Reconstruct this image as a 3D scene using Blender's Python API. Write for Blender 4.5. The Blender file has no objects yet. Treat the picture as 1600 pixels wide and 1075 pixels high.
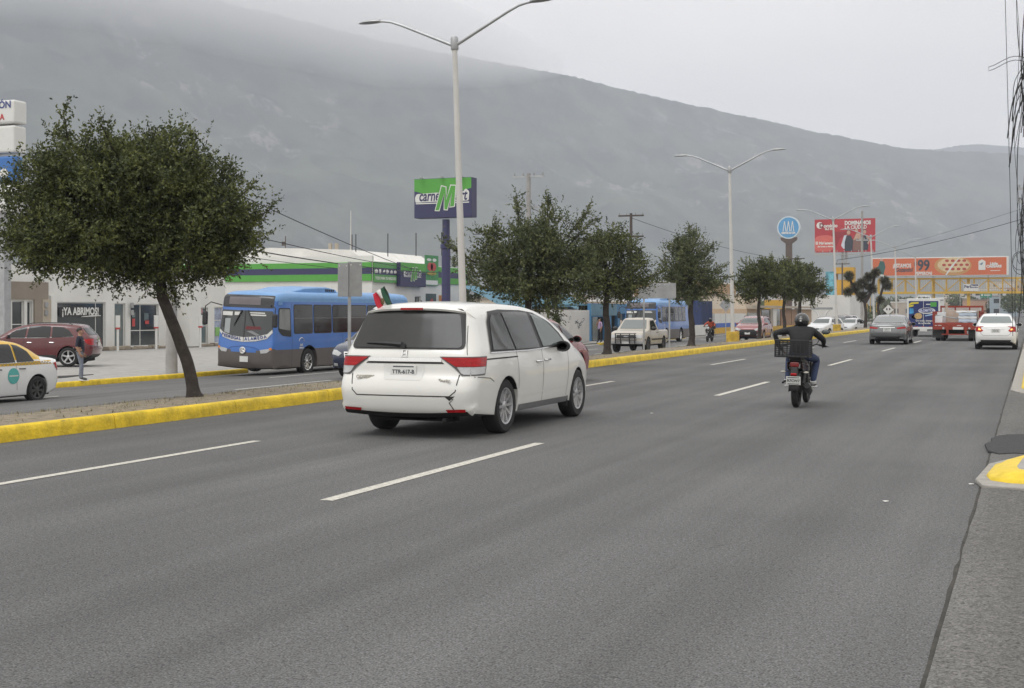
import bpy, bmesh, math, random
import numpy as np
from mathutils import Vector, Matrix
from mathutils.bvhtree import BVHTree
from mathutils import noise as mnoise

R = math.radians
PI = math.pi
S = bpy.context.scene
C = S.collection
random.seed(7)

# ------------------------------------------------------------------ camera
EYE, FPX, HZ = 1.64, 2050.0, 486.0          # eye height, focal length and horizon row of the 1600 px photograph
TH = math.atan(812.0 / FPX)                 # the road runs along +Y; the camera looks this much to its left
cd = bpy.data.cameras.new('camera')
cam = bpy.data.objects.new('camera', cd)
C.objects.link(cam)
cam.location = (0, 0, EYE)
cam.rotation_euler = (R(90), 0, TH)
cd.sensor_width = 36
cd.lens = 36 * FPX / 1600
cd.shift_y = -(537.5 - HZ) / 1600
cd.clip_end = 20000
S.camera = cam

# ------------------------------------------------------------------ sky, sun, exposure
w = bpy.data.worlds.new('World')
S.world = w
w.use_nodes = True
nt = w.node_tree
nt.nodes.clear()
wo = nt.nodes.new('ShaderNodeOutputWorld')
sky = nt.nodes.new('ShaderNodeTexSky')
sky.sky_type = 'NISHITA'
sky.sun_disc = False
sky.sun_elevation = R(58)
sky.sun_rotation = R(200)
sky.dust_density = 4
bgs = nt.nodes.new('ShaderNodeBackground')
bgs.inputs['Strength'].default_value = 0.05
hs = nt.nodes.new('ShaderNodeHueSaturation')
hs.inputs['Saturation'].default_value = 0.05
nt.links.new(sky.outputs[0], hs.inputs['Color'])
nt.links.new(hs.outputs[0], bgs.inputs[0])
# overcast layer: an even cloud cover, three times brighter overhead than at the horizon, softly mottled
tc = nt.nodes.new('ShaderNodeTexCoord')
sp = nt.nodes.new('ShaderNodeSeparateXYZ')
nt.links.new(tc.outputs['Generated'], sp.inputs[0])
mr = nt.nodes.new('ShaderNodeMapRange')
mr.inputs['From Min'].default_value = 0.0
mr.inputs['From Max'].default_value = 1.0
mr.inputs['To Min'].default_value = 1.0
mr.inputs['To Max'].default_value = 1.85
nt.links.new(sp.outputs['Z'], mr.inputs['Value'])
mp = nt.nodes.new('ShaderNodeMapping')
mp.inputs['Scale'].default_value = (2.2, 2.2, 9)
nt.links.new(tc.outputs['Generated'], mp.inputs[0])
nz = nt.nodes.new('ShaderNodeTexNoise')
nz.inputs['Scale'].default_value = 1.3
nz.inputs['Detail'].default_value = 5
nt.links.new(mp.outputs[0], nz.inputs['Vector'])
mr2 = nt.nodes.new('ShaderNodeMapRange')
mr2.inputs['From Min'].default_value = 0.3
mr2.inputs['From Max'].default_value = 0.7
mr2.inputs['To Min'].default_value = 0.86
mr2.inputs['To Max'].default_value = 1.08
nt.links.new(nz.outputs[0], mr2.inputs['Value'])
mu = nt.nodes.new('ShaderNodeMath')
mu.operation = 'MULTIPLY'
nt.links.new(mr.outputs[0], mu.inputs[0])
nt.links.new(mr2.outputs[0], mu.inputs[1])
bgo = nt.nodes.new('ShaderNodeBackground')
bgo.inputs['Color'].default_value = (1.0, 0.972, 0.92, 1)
nt.links.new(mu.outputs[0], bgo.inputs['Strength'])
ad = nt.nodes.new('ShaderNodeAddShader')
nt.links.new(bgs.outputs[0], ad.inputs[0])
nt.links.new(bgo.outputs[0], ad.inputs[1])
nt.links.new(ad.outputs[0], wo.inputs['Surface'])

sd = bpy.data.lights.new('sun', 'SUN')
sd.energy = 0.9
sd.angle = R(25)
sd.color = (0.95, 0.975, 1.0)
so = bpy.data.objects.new('sun', sd)
C.objects.link(so)
so.rotation_euler = (R(32), 0, R(-20))

S.view_settings.view_transform = 'Standard'
S.view_settings.look = 'None'
S.view_settings.exposure = -0.36
S.view_settings.gamma = 1.0
S.view_settings.use_curve_mapping = False
S.render.engine = 'CYCLES'
S.cycles.use_denoising = True
S.cycles.max_bounces = 8
S.cycles.volume_bounces = 4
S.cycles.transparent_max_bounces = 12
S.cycles.caustics_reflective = False
S.cycles.caustics_refractive = False


# ------------------------------------------------------------------ photo pixel -> place
def ray(px, py):
    a, b = (px - 800) / FPX, (HZ - py) / FPX
    c, s = math.cos(TH), math.sin(TH)
    return Vector((-s + a * c, c + a * s, b))


def on_x(px, X):            # Y of the point with that picture column on the plane X
    d = ray(px, HZ)
    return X * d.y / d.x


def on_y(px, Y):            # X of the point with that picture column on the plane Y
    d = ray(px, HZ)
    return Y * d.x / d.y


def hz(py, X, Y):           # height of the point in that picture row above the place (X, Y)
    depth = -X * math.sin(TH) + Y * math.cos(TH)
    return EYE + (HZ - py) / FPX * depth


# ------------------------------------------------------------------ materials
MATS = {}


def M(name, col, rough=.6, metal=0., var=.1, sc=3., bump=0., bsc=60., coat=0., spec=.5, det=4, stretch=None):
    if name in MATS:
        return MATS[name]
    m = bpy.data.materials.new(name)
    m.use_nodes = True
    t = m.node_tree
    b = t.nodes['Principled BSDF']
    b.inputs['Roughness'].default_value = rough
    b.inputs['Metallic'].default_value = metal
    b.inputs['Coat Weight'].default_value = coat
    b.inputs['Specular IOR Level'].default_value = spec
    c4 = (*col, 1)
    b.inputs['Base Color'].default_value = c4
    if var or bump:
        g = t.nodes.new('ShaderNodeNewGeometry')
        mpn = t.nodes.new('ShaderNodeMapping')
        if stretch:
            mpn.inputs['Scale'].default_value = stretch
        t.links.new(g.outputs['Position'], mpn.inputs[0])
    if var:
        n = t.nodes.new('ShaderNodeTexNoise')
        n.inputs['Scale'].default_value = sc
        n.inputs['Detail'].default_value = det
        n.inputs['Roughness'].default_value = .65
        t.links.new(mpn.outputs[0], n.inputs['Vector'])
        r = t.nodes.new('ShaderNodeValToRGB')
        r.color_ramp.elements[0].position = .3
        r.color_ramp.elements[1].position = .7
        r.color_ramp.elements[0].color = (*[max(0, k * (1 - var)) for k in col], 1)
        r.color_ramp.elements[1].color = (*[min(1, k * (1 + var)) for k in col], 1)
        t.links.new(n.outputs[0], r.inputs[0])
        t.links.new(r.outputs[0], b.inputs['Base Color'])
    if bump:
        n2 = t.nodes.new('ShaderNodeTexNoise')
        n2.inputs['Scale'].default_value = bsc
        n2.inputs['Detail'].default_value = 3
        t.links.new(mpn.outputs[0], n2.inputs['Vector'])
        bp = t.nodes.new('ShaderNodeBump')
        bp.inputs['Strength'].default_value = bump
        bp.inputs['Distance'].default_value = .02
        t.links.new(n2.outputs[0], bp.inputs['Height'])
        t.links.new(bp.outputs[0], b.inputs['Normal'])
    MATS[name] = m
    return m


def paint(name, col, rough=.25):
    return M(name, col, rough, var=.04, sc=1.5, coat=.6)


def asphalt(name, dark, light, seam, gsc=170., tint=(1, 1, 1), worn=(.12, .0025)):
    m = bpy.data.materials.new(name)
    m.use_nodes = True
    t = m.node_tree
    L = t.links.new
    b = t.nodes['Principled BSDF']
    g = t.nodes.new('ShaderNodeNewGeometry')

    def noise(scale, det, stretch=(1, 1, 1), rough=.6):
        mpn = t.nodes.new('ShaderNodeMapping')
        mpn.inputs['Scale'].default_value = stretch
        L(g.outputs['Position'], mpn.inputs[0])
        n = t.nodes.new('ShaderNodeTexNoise')
        n.inputs['Scale'].default_value = scale
        n.inputs['Detail'].default_value = det
        n.inputs['Roughness'].default_value = rough
        L(mpn.outputs[0], n.inputs['Vector'])
        return n.outputs[0]

    def mix(a, bb, f, mode='MIX'):
        x = t.nodes.new('ShaderNodeMix')
        x.data_type = 'RGBA'
        x.blend_type = mode
        for sock, val in ((x.inputs[6], a), (x.inputs[7], bb), (x.inputs[0], f)):
            if isinstance(val, (tuple, float, int)):
                sock.default_value = val
            else:
                L(val, sock)
        return x.outputs[2]

    def ramp(f, p0, p1, c0, c1):
        r = t.nodes.new('ShaderNodeValToRGB')
        r.color_ramp.elements[0].position = p0
        r.color_ramp.elements[1].position = p1
        r.color_ramp.elements[0].color = (*c0, 1)
        r.color_ramp.elements[1].color = (*c1, 1)
        L(f, r.inputs[0])
        return r.outputs[0]
    d3 = tuple(dark * k for k in tint)
    l3 = tuple(light * k for k in tint)
    base = ramp(noise(gsc, 2), .32, .68, d3, l3)                                   # stone grain
    coarse = ramp(noise(26, 4, rough=.75), .32, .68, (.72,) * 3, (1.25,) * 3)              # coarser stones
    base = mix(base, coarse, 1.0, 'MULTIPLY')
    streak = ramp(noise(.9, 4, (1.0, .035, 1)), .33, .68, (.78,) * 3, (1.16,) * 3)  # wheel wear along the road
    base = mix(base, streak, 1.0, 'MULTIPLY')
    track = ramp(noise(2.3, 3, (1.0, .02, 1)), .36, .66, (.95,) * 3, (1.04,) * 3)         # narrower tyre tracks
    base = mix(base, track, 1.0, 'MULTIPLY')
    drip = ramp(noise(2.1, 6, (1.0, .45, 1), .7), .64, .74, (1,) * 3, (.74,) * 3)         # oil drips and stains
    base = mix(base, drip, 1.0, 'MULTIPLY')
    patch = ramp(noise(.22, 5), .32, .7, (.84, .83, .82), (1.12, 1.11, 1.08))
    base = mix(base, patch, 1.0, 'MULTIPLY')
    chips = ramp(noise(gsc * .45, 1), .30, .40, (.4,) * 3, (1,) * 3)
    base = mix(base, chips, .8, 'MULTIPLY')
    L(base, b.inputs['Base Color'])
    b.inputs['Roughness'].default_value = .82
    b.inputs['Specular IOR Level'].default_value = .35
    bp = t.nodes.new('ShaderNodeBump')
    bp.inputs['Strength'].default_value = .55
    bp.inputs['Distance'].default_value = .012
    L(noise(gsc, 2), bp.inputs['Height'])
    L(bp.outputs[0], b.inputs['Normal'])
    MATS[name] = m
    return m


# ------------------------------------------------------------------ mesh building
class MB:
    def __init__(s):
        s.v, s.f, s.m = [], [], []

    def face(s, pts, m=0):
        i = len(s.v)
        s.v += [tuple(p) for p in pts]
        s.f.append(tuple(range(i, i + len(pts))))
        s.m.append(m)
        return s

    def grid(s, rows, m=0, closed=False, capa=False, capb=False):
        i = len(s.v)
        n = len(rows[0])
        for r in rows:
            s.v += [tuple(p) for p in r]
        for a in range(len(rows) - 1):
            for k in range(n if closed else n - 1):
                k2 = (k + 1) % n
                s.f.append((i + a * n + k, i + a * n + k2, i + (a + 1) * n + k2, i + (a + 1) * n + k))
                s.m.append(m)
        if capa:
            s.f.append(tuple(i + k for k in reversed(range(n))))
            s.m.append(m)
        if capb:
            s.f.append(tuple(i + (len(rows) - 1) * n + k for k in range(n)))
            s.m.append(m)
        return s

    def box(s, x0, x1, y0, y1, z0, z1, m=0, mat=None):
        p = [(x0, y0, z0), (x1, y0, z0), (x1, y1, z0), (x0, y1, z0), (x0, y0, z1), (x1, y0, z1), (x1, y1, z1), (x0, y1, z1)]
        if mat is not None:
            p = [tuple(mat @ Vector(q)) for q in p]
        i = len(s.v)
        s.v += p
        for f in ((0, 3, 2, 1), (4, 5, 6, 7), (0, 1, 5, 4), (1, 2, 6, 5), (2, 3, 7, 6), (3, 0, 4, 7)):
            s.f.append(tuple(i + k for k in f))
            s.m.append(m)
        return s

    def tube(s, pts, rad, n=8, m=0, cap=True):
        pts = [Vector(p) for p in pts]
        if not isinstance(rad, (list, tuple)):
            rad = [rad] * len(pts)
        rows = []
        ref = None
        for k, p in enumerate(pts):
            d = (pts[min(k + 1, len(pts) - 1)] - pts[max(k - 1, 0)]).normalized()
            if ref is None:
                ref = Vector((0, 0, 1)) if abs(d.z) < .9 else Vector((1, 0, 0))
            u = d.cross(ref).normalized()
            v = d.cross(u).normalized()
            ref = -v if False else v.cross(d) * 0 + (u.cross(d))
            ref = u.cross(d).normalized()
            rows.append([p + (u * math.cos(2 * PI * a / n) + v * math.sin(2 * PI * a / n)) * rad[k] for a in range(n)])
        return s.grid(rows, m, True, cap, cap)

    def lathe(s, prof, axis='z', c=(0, 0, 0), n=24, m=0, cap=True):
        rows = []
        for r, h in prof:
            ring = []
            for a in range(n):
                x, y = r * math.cos(2 * PI * a / n), r * math.sin(2 * PI * a / n)
                p = {'z': (x, y, h), 'x': (h, x, y), 'y': (x, h, y)}[axis]
                ring.append((p[0] + c[0], p[1] + c[1], p[2] + c[2]))
            rows.append(ring)
        return s.grid(rows, m, True, cap and prof[0][0] > 1e-3, cap and prof[-1][0] > 1e-3)

    def prism(s, poly, axis, a, b, m=0):
        def P(q, h):
            return {'x': (h, q[0], q[1]), 'y': (q[0], h, q[1]), 'z': (q[0], q[1], h)}[axis]
        return s.grid([[P(q, a) for q in poly], [P(q, b) for q in poly]], m, True, True, True)

    def build(s, name, mats, parent=None, smooth=False, bevel=0., fix=True, angle=40, loc=None, rot=None):
        me = bpy.data.meshes.new(name)
        me.from_pydata(s.v, [], s.f)
        for q in (mats if isinstance(mats, (list, tuple)) else [mats]):
            me.materials.append(q)
        if any(s.m):
            me.polygons.foreach_set('material_index', s.m)
        if fix:
            bm = bmesh.new()
            bm.from_mesh(me)
            bmesh.ops.remove_doubles(bm, verts=bm.verts, dist=1e-5)
            bmesh.ops.recalc_face_normals(bm, faces=bm.faces)
            bm.to_mesh(me)
            bm.free()
        if smooth:
            me.polygons.foreach_set('use_smooth', [True] * len(me.polygons))
            me.set_sharp_from_angle(angle=R(angle))
        me.update()
        return link(name, me, parent, bevel, loc, rot)


def link(name, me, parent=None, bevel=0., loc=None, rot=None):
    o = bpy.data.objects.new(name, me)
    C.objects.link(o)
    if parent:
        o.parent = parent
    if bevel:
        bv = o.modifiers.new('b', 'BEVEL')
        bv.width = bevel
        bv.segments = 2
        bv.limit_method = 'ANGLE'
        bv.angle_limit = R(40)
        bv.harden_normals = False
    if loc:
        o.location = loc
    if rot:
        o.rotation_euler = rot
    return o


def tag(o, label=None, cat=None, group=None, kind=None):
    for k, v in (('label', label), ('category', cat), ('group', group), ('kind', kind)):
        if v:
            o[k] = v
    return o


def thing(name, label, cat, loc=(0, 0, 0), rz=0., group=None, rot=None):
    o = bpy.data.objects.new(name, None)
    C.objects.link(o)
    o.location = loc
    o.rotation_euler = rot if rot else (0, 0, rz)
    o.empty_display_size = .2
    return tag(o, label, cat, group)


def copy_tree(o, parent=None):
    c = o.copy()
    C.objects.link(c)
    if parent:
        c.parent = parent
    for ch in list(o.children):
        copy_tree(ch, c)
    return c


def text(s, size, mat, parent, loc, rot, name='lettering', align='CENTER', bold=0., ext=.002, shear=0., sx=1., valign='CENTER'):
    cu = bpy.data.curves.new(name, 'FONT')
    cu.body = s
    cu.size = size
    cu.align_x = align
    cu.align_y = valign
    cu.offset = bold
    cu.extrude = ext
    cu.shear = shear
    cu.resolution_u = 3
    o = bpy.data.objects.new(name, cu)
    C.objects.link(o)
    me = bpy.data.meshes.new_from_object(o.evaluated_get(bpy.context.evaluated_depsgraph_get()))
    bpy.data.objects.remove(o)
    me.materials.clear()
    me.materials.append(mat)
    q = link(name, me, parent)
    q.location = loc
    q.rotation_euler = rot
    q.scale = (sx, 1, 1)
    return q


SOUTH = (R(90), 0, 0)               # lettering that faces the camera end of the road
EAST = (R(90), 0, R(90))            # lettering on a facade that faces the road from its left side
def zl(X):                          # the left carriageway falls away from the median
    return -.25 - .036 * (-15 - X)


ZW = -.55                           # level of the left pavement and the car parks behind it
XK, XR = -11.9, -.44                # foot of the median kerb, right edge of the near carriageway

# ------------------------------------------------------------------ ground, roads, kerbs
a_near = asphalt('asphalt', .045, .192, 0, 85., (.985, .995, 1.02))
a_left = asphalt('asphalt_left', .085, .175, 0, 85.)
a_right = asphalt('asphalt_old', .065, .21, 0, 75., (1, .985, .96))
m_yellow = M('kerb_yellow', (.70, .49, .018), .6, var=.32, sc=3.5, bump=.6, bsc=22, det=8)
# tyre scuffs and bare concrete showing through the kerb paint
_t = m_yellow.node_tree
_b = _t.nodes['Principled BSDF']
_src = _b.inputs['Base Color'].links[0].from_socket
_g = _t.nodes.new('ShaderNodeNewGeometry')
_m = _t.nodes.new('ShaderNodeMapping')
_m.inputs['Scale'].default_value = (1, .35, 1.6)
_n = _t.nodes.new('ShaderNodeTexNoise')
_n.inputs['Scale'].default_value = 7
_n.inputs['Detail'].default_value = 9
_n.inputs['Roughness'].default_value = .72
_r = _t.nodes.new('ShaderNodeValToRGB')
_r.color_ramp.elements[0].position = .60
_r.color_ramp.elements[0].color = (0, 0, 0, 1)
_r.color_ramp.elements[1].position = .68
_r.color_ramp.elements[1].color = (.8, .8, .8, 1)
_x = _t.nodes.new('ShaderNodeMix')
_x.data_type = 'RGBA'
_x.inputs[7].default_value = (.16, .13, .075, 1)
_t.links.new(_g.outputs['Position'], _m.inputs[0])
_t.links.new(_m.outputs[0], _n.inputs['Vector'])
_t.links.new(_n.outputs[0], _r.inputs[0])
_t.links.new(_r.outputs[0], _x.inputs[0])
_t.links.new(_src, _x.inputs[6])
_t.links.new(_x.outputs[2], _b.inputs['Base Color'])
m_conc = M('concrete', (.31, .30, .285), .85, var=.18, sc=2.2, bump=.25)
m_concd = M('concrete_old', (.27, .26, .24), .85, var=.22, sc=1.2, bump=.25)
m_soil = M('dry_soil', (.22, .185, .135), .95, var=.4, sc=6, bump=.8, bsc=30)
m_line = M('road_paint', (.50, .48, .43), .75, var=.38, sc=22, det=8)
m_dirt = M('ground_dust', (.2, .19, .165), .95, var=.3, sc=.05)

g = MB()
prof = [(-7000, -.72), (-27.8, -.72), (-27.5, -.82), (-15.2, -.33), (-14.8, -.3), (-12.2, -.12), (-11.9, -.08), (7000, -.08)]
g.grid([[(x, y, z) for x, z in prof] for y in (-80, 120, 500, 7000)])
tag(g.build('ground', m_dirt), kind='structure')

g = MB()
ys = [-20 + 4 * k for k in range(90)] + [400, 600, 900]
g.grid([[(XK - .05, y, 0), (-8.8, y, .0), (-5.6, y, 0), (XR, y, 0)] for y in ys])
tag(g.build('road', a_near), kind='structure')
g = MB()
g.grid([[(x, y, zl(x)) for x in (-27.55, -23, -19, -14.85)] for y in ys])
tag(g.build('road_opposite', a_left), kind='structure')

# right: rough driveway asphalt beside the road, up to the kerbs
g = MB()
rows = []
for k in range(90):
    y = -12 + k * .5
    e = XR + .022 * mnoise.noise(Vector((y * 1.1, 3, 0))) + .012 * mnoise.noise(Vector((y * 4, 9, 0)))
    rows.append([(e, y, -.03), (e + .01, y, .012), (e + .1, y, .02), (2, y, .03), (9, y, .05)])
g.grid(rows)
tag(g.build('driveway', a_right), kind='structure')
g = MB()
m_gap = M('seam_dirt', (.045, .042, .036), .95, var=.4, sc=8)
rows = []
for k in range(120):
    y = -8 + k * .35
    x = XR + .012 * mnoise.noise(Vector((y * 2, 1, 0)))
    wd = .014 + .016 * mnoise.noise(Vector((y * 3, 7, 0)))
    rows.append([(x - wd, y, .004), (x + .012, y, .0045)])
g.grid(rows)
tag(g.build('road_edge_dirt', m_gap), kind='structure')
m_patch = M('fresh_asphalt', (.045, .045, .047), .85, var=.3, sc=40, bump=.8, bsc=120)
g = MB()
pp = [(-.50, 16.5), (-.53, 16.9), (-.46, 17.3), (-.48, 17.7), (-.40, 18.1), (-.28, 18.3), (.1, 18.5), (.6, 18.9), (2.2, 19), (2.2, 16.2), (.6, 16.05), (.1, 15.9), (-.2, 15.95), (-.34, 15.8), (-.47, 16.1)]
g.prism(pp, 'z', .0, .034)
tag(g.build('asphalt_patch', m_patch, bevel=.01), kind='structure')
# litter-sized specks on the near lane
m_speck = M('litter_white', (.7, .69, .66), .8, var=0)

# lane markings
def stripe(x, y0, y1, wd, z=lambda x: 0., name='lane_marking', mat=m_line):
    g = MB()
    n = max(2, int((y1 - y0) / .4))
    rows = []
    for k in range(n + 1):
        y = y0 + (y1 - y0) * k / n
        j = .006 * mnoise.noise(Vector((y * 3, x, 0)))
        rows.append([(x - wd / 2 + j, y, z(x) + .005), (x + wd / 2 + j * .5, y, z(x) + .005)])
    g.grid(rows)
    return tag(g.build(name, mat), kind='structure')


for k in range(10):
    y0 = 9.95 + 15.12 * k
    stripe(-5.67, y0, y0 + 5.3, .13)
for k in range(11):
    y0 = 9.1 + 15.15 * k
    stripe(-9.08, y0, y0 + 5.1, .12)
for k in range(8):
    stripe(-19.2, 14 + 15 * k, 19 + 15 * k, .1, zl)
    stripe(-23.2, 22 + 15 * k, 27 + 15 * k, .1, zl)

# median: raised dry soil between two painted kerbs
med = MB()
ym = [-20 + .8 * k for k in range(440)]
rows = []
for y in ym:
    r = []
    for k in range(9):
        u = k / 8
        x = XK - .17 - u * 2.95
        z = .175 + .05 * math.sin(PI * u) - .2 * u ** 1.5 + .035 * mnoise.noise(Vector((x * 1.5, y * .9, 2))) * math.sin(PI * u) ** .5
        r.append((x, y, z))
    rows.append(r)
med.grid(rows)
median = tag(med.build('median_strip', m_soil, smooth=True), kind='structure')


def kerb_run(x0, x1, z0, z1, ya, yb, seg, parent, wob=.006, name='kerb_stone'):
    """painted kerb stones laid end to end; x0 is the road side"""
    vs = []
    for v in range(3):
        g = MB()
        sgn = 1 if x0 > x1 else -1
        rows = []
        for k in range(5):
            y = .006 + (seg - .012) * k / 4
            e = wob * mnoise.noise(Vector((v * 5, k * 1.7, x0)))
            xa, h = x0 + e, z1 + e * .7
            rows.append([(xa, y, z0), (xa - sgn * .012, y, z0 + (h - z0) * .6), (xa - sgn * .025, y, h - .025), (xa - sgn * .05, y, h),
                         (x1, y, h - .004), (x1, y, z0)])
        g.grid(rows, 0, True, True, True)
        o = g.build(name, m_yellow, parent, smooth=True, angle=50)
        vs.append(o)
    n = int((yb - ya) / seg)
    for k in range(n):
        o = vs[k] if k < 3 else link(name, vs[random.randrange(3)].data, parent)
        o.location = (0, ya + k * seg, random.uniform(-.006, .006))


kerb_run(XK, XK - .2, -.02, .2, -12, 160, 3.0, median)
kerb_run(-15.2, -15.0, -.32, -.07, -5, 160, 6.0, median)
# dry grass tufts on the median
gr = MB()
for k in range(1300):
    y = random.uniform(8, 75) if k % 3 else random.uniform(8, 26)
    x = random.uniform(-15.0, -12.2)
    u = (XK - .17 - x) / 2.95
    z = .16 + .05 * math.sin(PI * u) - .2 * u ** 1.5
    for q in range(4):
        a = random.uniform(0, 2 * PI)
        h = random.uniform(.02, .075)
        dx, dy = math.cos(a) * .05, math.sin(a) * .05
        px, py = x + random.uniform(-.08, .08), y + random.uniform(-.08, .08)
        gr.face([(px - dy * .15, py + dx * .15, z), (px + dy * .15, py - dx * .15, z), (px + dx, py + dy, z + h)])
m_straw = M('straw_grass', (.24, .21, .11), .9, var=.4, sc=3)
tag(gr.build('dry_grass', m_straw, fix=False), 'dry straw coloured grass tufts on the median soil', 'grass', kind='stuff')

# left pavement and car parks
g = MB()
g.grid([[(x, y, ZW + z) for x, z in ((-140, -.03), (-48, -.03), (-31, -.02), (-27.75, -.002))] for y in (-20, 30, 60, 120, 260)])
pave = tag(g.build('pavement', m_conc), kind='structure')
kerb_run(-27.55, -27.78, -.75, ZW + .012, 30.5, 42.5, 3.0, pave)
kerb_run(-27.55, -27.78, -.75, ZW + .012, 86, 110, 6.0, pave)
kerb_run(-27.55, -27.78, -.75, ZW + .012, 140, 200, 6.0, pave)
# dropped edge where cars drive in
g = MB()
g.grid([[(-27.9, y, ZW - .004), (-27.55, y, zl(-27.55) + .006)] for y in (-20, 60, 260)])
tag(g.build('pavement_ramp', m_concd), kind='structure')
# a dark sunken grate strip behind the man
g = MB()
g.prism([(-29.9, 33.0), (-29.6, 34.6), (-30.2, 36.9), (-30.8, 34.0)], 'z', ZW - .02, ZW + .006)
tag(g.build('drain_opening', M('drain_dark', (.02, .02, .02), .9)), kind='structure')

# right-hand kerb noses: grey concrete apron and yellow painted kerb, one at each side of the driveway
def kerb_nose(name, pts_apron, pts_kerb, h):
    g = MB()
    g.prism(pts_apron, 'z', .0, .045)
    a = tag(g.build(name, M('apron_concrete', (.31, .295, .27), .85, var=.2, sc=9, bump=.4, bsc=60), bevel=.012), kind='structure')
    g = MB()
    n = len(pts_kerb)
    ar_ = sum(pts_kerb[i - 1][0] * pts_kerb[i][1] - pts_kerb[i][0] * pts_kerb[i - 1][1] for i in range(n))
    sg = 1 if ar_ > 0 else -1
    inn = []
    for i in range(n):
        p0, p1, p2 = Vector(pts_kerb[i - 1]), Vector(pts_kerb[i]), Vector(pts_kerb[(i + 1) % n])
        d1, d2 = (p1 - p0).normalized(), (p2 - p1).normalized()
        inn.append((Vector((-d1.y, d1.x)) + Vector((-d2.y, d2.x))).normalized() * sg)
    rows = []
    for t_, z in ((0, .04), (.015, .06 + h * .1), (.06, h * .55), (.12, h * .82), (.19, h * .97), (.28, h)):
        rows.append([(p[0] + q.x * t_, p[1] + q.y * t_, z) for p, q in zip(pts_kerb, inn)])
    g.grid(rows, 0, True)
    q = MB()
    q.face([(p[0], p[1], h - .001) for p in rows[-1]])
    q.build('pavement_slab', m_conc, a)
    m2 = M('nose_yellow', (.70, .50, .02), .5, var=.14, sc=6, bump=.3, bsc=30)
    g.build('kerb_paint', m2, a, smooth=True, angle=60)
    return a


kerb_nose('kerb_end', [(-.50, 13.25), (-.42, 12.8), (.05, 12.66), (1.8, 12.5), (1.8, 16.0), (.3, 15.75), (-.15, 15.4), (-.42, 14.6)],
          [(-.41, 13.5), (-.36, 13.15), (-.2, 13.0), (.15, 12.93), (1.8, 12.80), (1.8, 15.6), (.4, 15.5), (.1, 15.3), (-.18, 14.9), (-.36, 14.3)], .15)
kerb_nose('kerb_far', [(-.40, 28.5), (-.2, 27.6), (.3, 27.3), (2.5, 27.2), (2.5, 120), (-.36, 120), (-.36, 60)],
          [(-.2, 29.2), (-.1, 28.3), (.2, 27.9), (2.5, 27.8), (2.5, 119.8), (-.14, 119.8), (-.14, 60)], .16)

# ------------------------------------------------------------------ mountain
def mountain(name, pts, base_f, seed, mat, amp):
    """pts: (picture column, picture row, distance) along the crest"""
    cr, bs = [], []
    for px, py, D in pts:
        d = ray(px, HZ)
        d.z = 0
        u = d.normalized()
        depth = D / d.length
        cr.append((u.x * D, u.y * D, EYE + (HZ - py) / FPX * depth))
        bs.append((u.x * D * base_f, u.y * D * base_f))
    NU, NV = 420, 150
    t0 = np.linspace(0, 1, len(pts))
    tt = np.linspace(0, 1, NU)
    cr, bs = np.array(cr), np.array(bs)

    def ip(a):                                       # smooth the crest between its points
        v = np.interp(tt, t0, a)
        k = np.hanning(19)
        k /= k.sum()
        return np.convolve(np.pad(v, 9, mode='edge'), k, 'valid')
    cx, cy, cz = ip(cr[:, 0]), ip(cr[:, 1]), ip(cr[:, 2])
    bx, by = ip(bs[:, 0]), ip(bs[:, 1])
    V = []
    for j in range(NV):
        v = j / (NV - 1) * 1.35
        for i in range(NU):
            x, y = bx[i] + (cx[i] - bx[i]) * v, by[i] + (cy[i] - by[i]) * v
            p = Vector((x * .0016, y * .0016, seed))
            q = Vector((x * .0075, y * .0075, seed + 3))
            rid = 1 - abs(mnoise.noise(p)) * 2
            gul = 1 - abs(mnoise.noise(q)) * 2
            fine = mnoise.noise(Vector((x * .03, y * .03, seed)))
            s_ = v if v <= 1 else 2 - v
            h = cz[i] * (max(s_, 0) ** 1.15)
            env = max(0, math.sin(min(v, 1) * PI)) ** .7
            z = h + amp * env * (rid * .9 + gul * .55 - .9) + amp * .05 * fine + 3.2 * mnoise.noise(Vector((x * .11, y * .11, seed)))
            V.append((x, y, z - 4 if j else -3))
    F = [(j * NU + i, j * NU + i + 1, (j + 1) * NU + i + 1, (j + 1) * NU + i) for j in range(NV - 1) for i in range(NU - 1)]
    me = bpy.data.meshes.new(name)
    me.from_pydata(V, [], F)
    me.materials.append(mat)
    me.polygons.foreach_set('use_smooth', [True] * len(F))
    return tag(link(name, me), kind='structure')


mm = bpy.data.materials.new('mountain_scrub')
mm.use_nodes = True
t = mm.node_tree
b = t.nodes['Principled BSDF']
b.inputs['Roughness'].default_value = .95
b.inputs['Specular IOR Level'].default_value = .1
gg = t.nodes.new('ShaderNodeNewGeometry')


def nn(scale, det, stretch=(1, 1, 1), rough=.6):
    mpn = t.nodes.new('ShaderNodeMapping')
    mpn.inputs['Scale'].default_value = stretch
    t.links.new(gg.outputs['Position'], mpn.inputs[0])
    n = t.nodes.new('ShaderNodeTexNoise')
    n.inputs['Scale'].default_value = scale
    n.inputs['Detail'].default_value = det
    n.inputs['Roughness'].default_value = rough
    t.links.new(mpn.outputs[0], n.inputs['Vector'])
    return n.outputs[0]


def rr(f, p0, p1, c0, c1):
    r = t.nodes.new('ShaderNodeValToRGB')
    r.color_ramp.elements[0].position = p0
    r.color_ramp.elements[1].position = p1
    r.color_ramp.elements[0].color = (*c0, 1)
    r.color_ramp.elements[1].color = (*c1, 1)
    t.links.new(f, r.inputs[0])
    return r.outputs[0]


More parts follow.
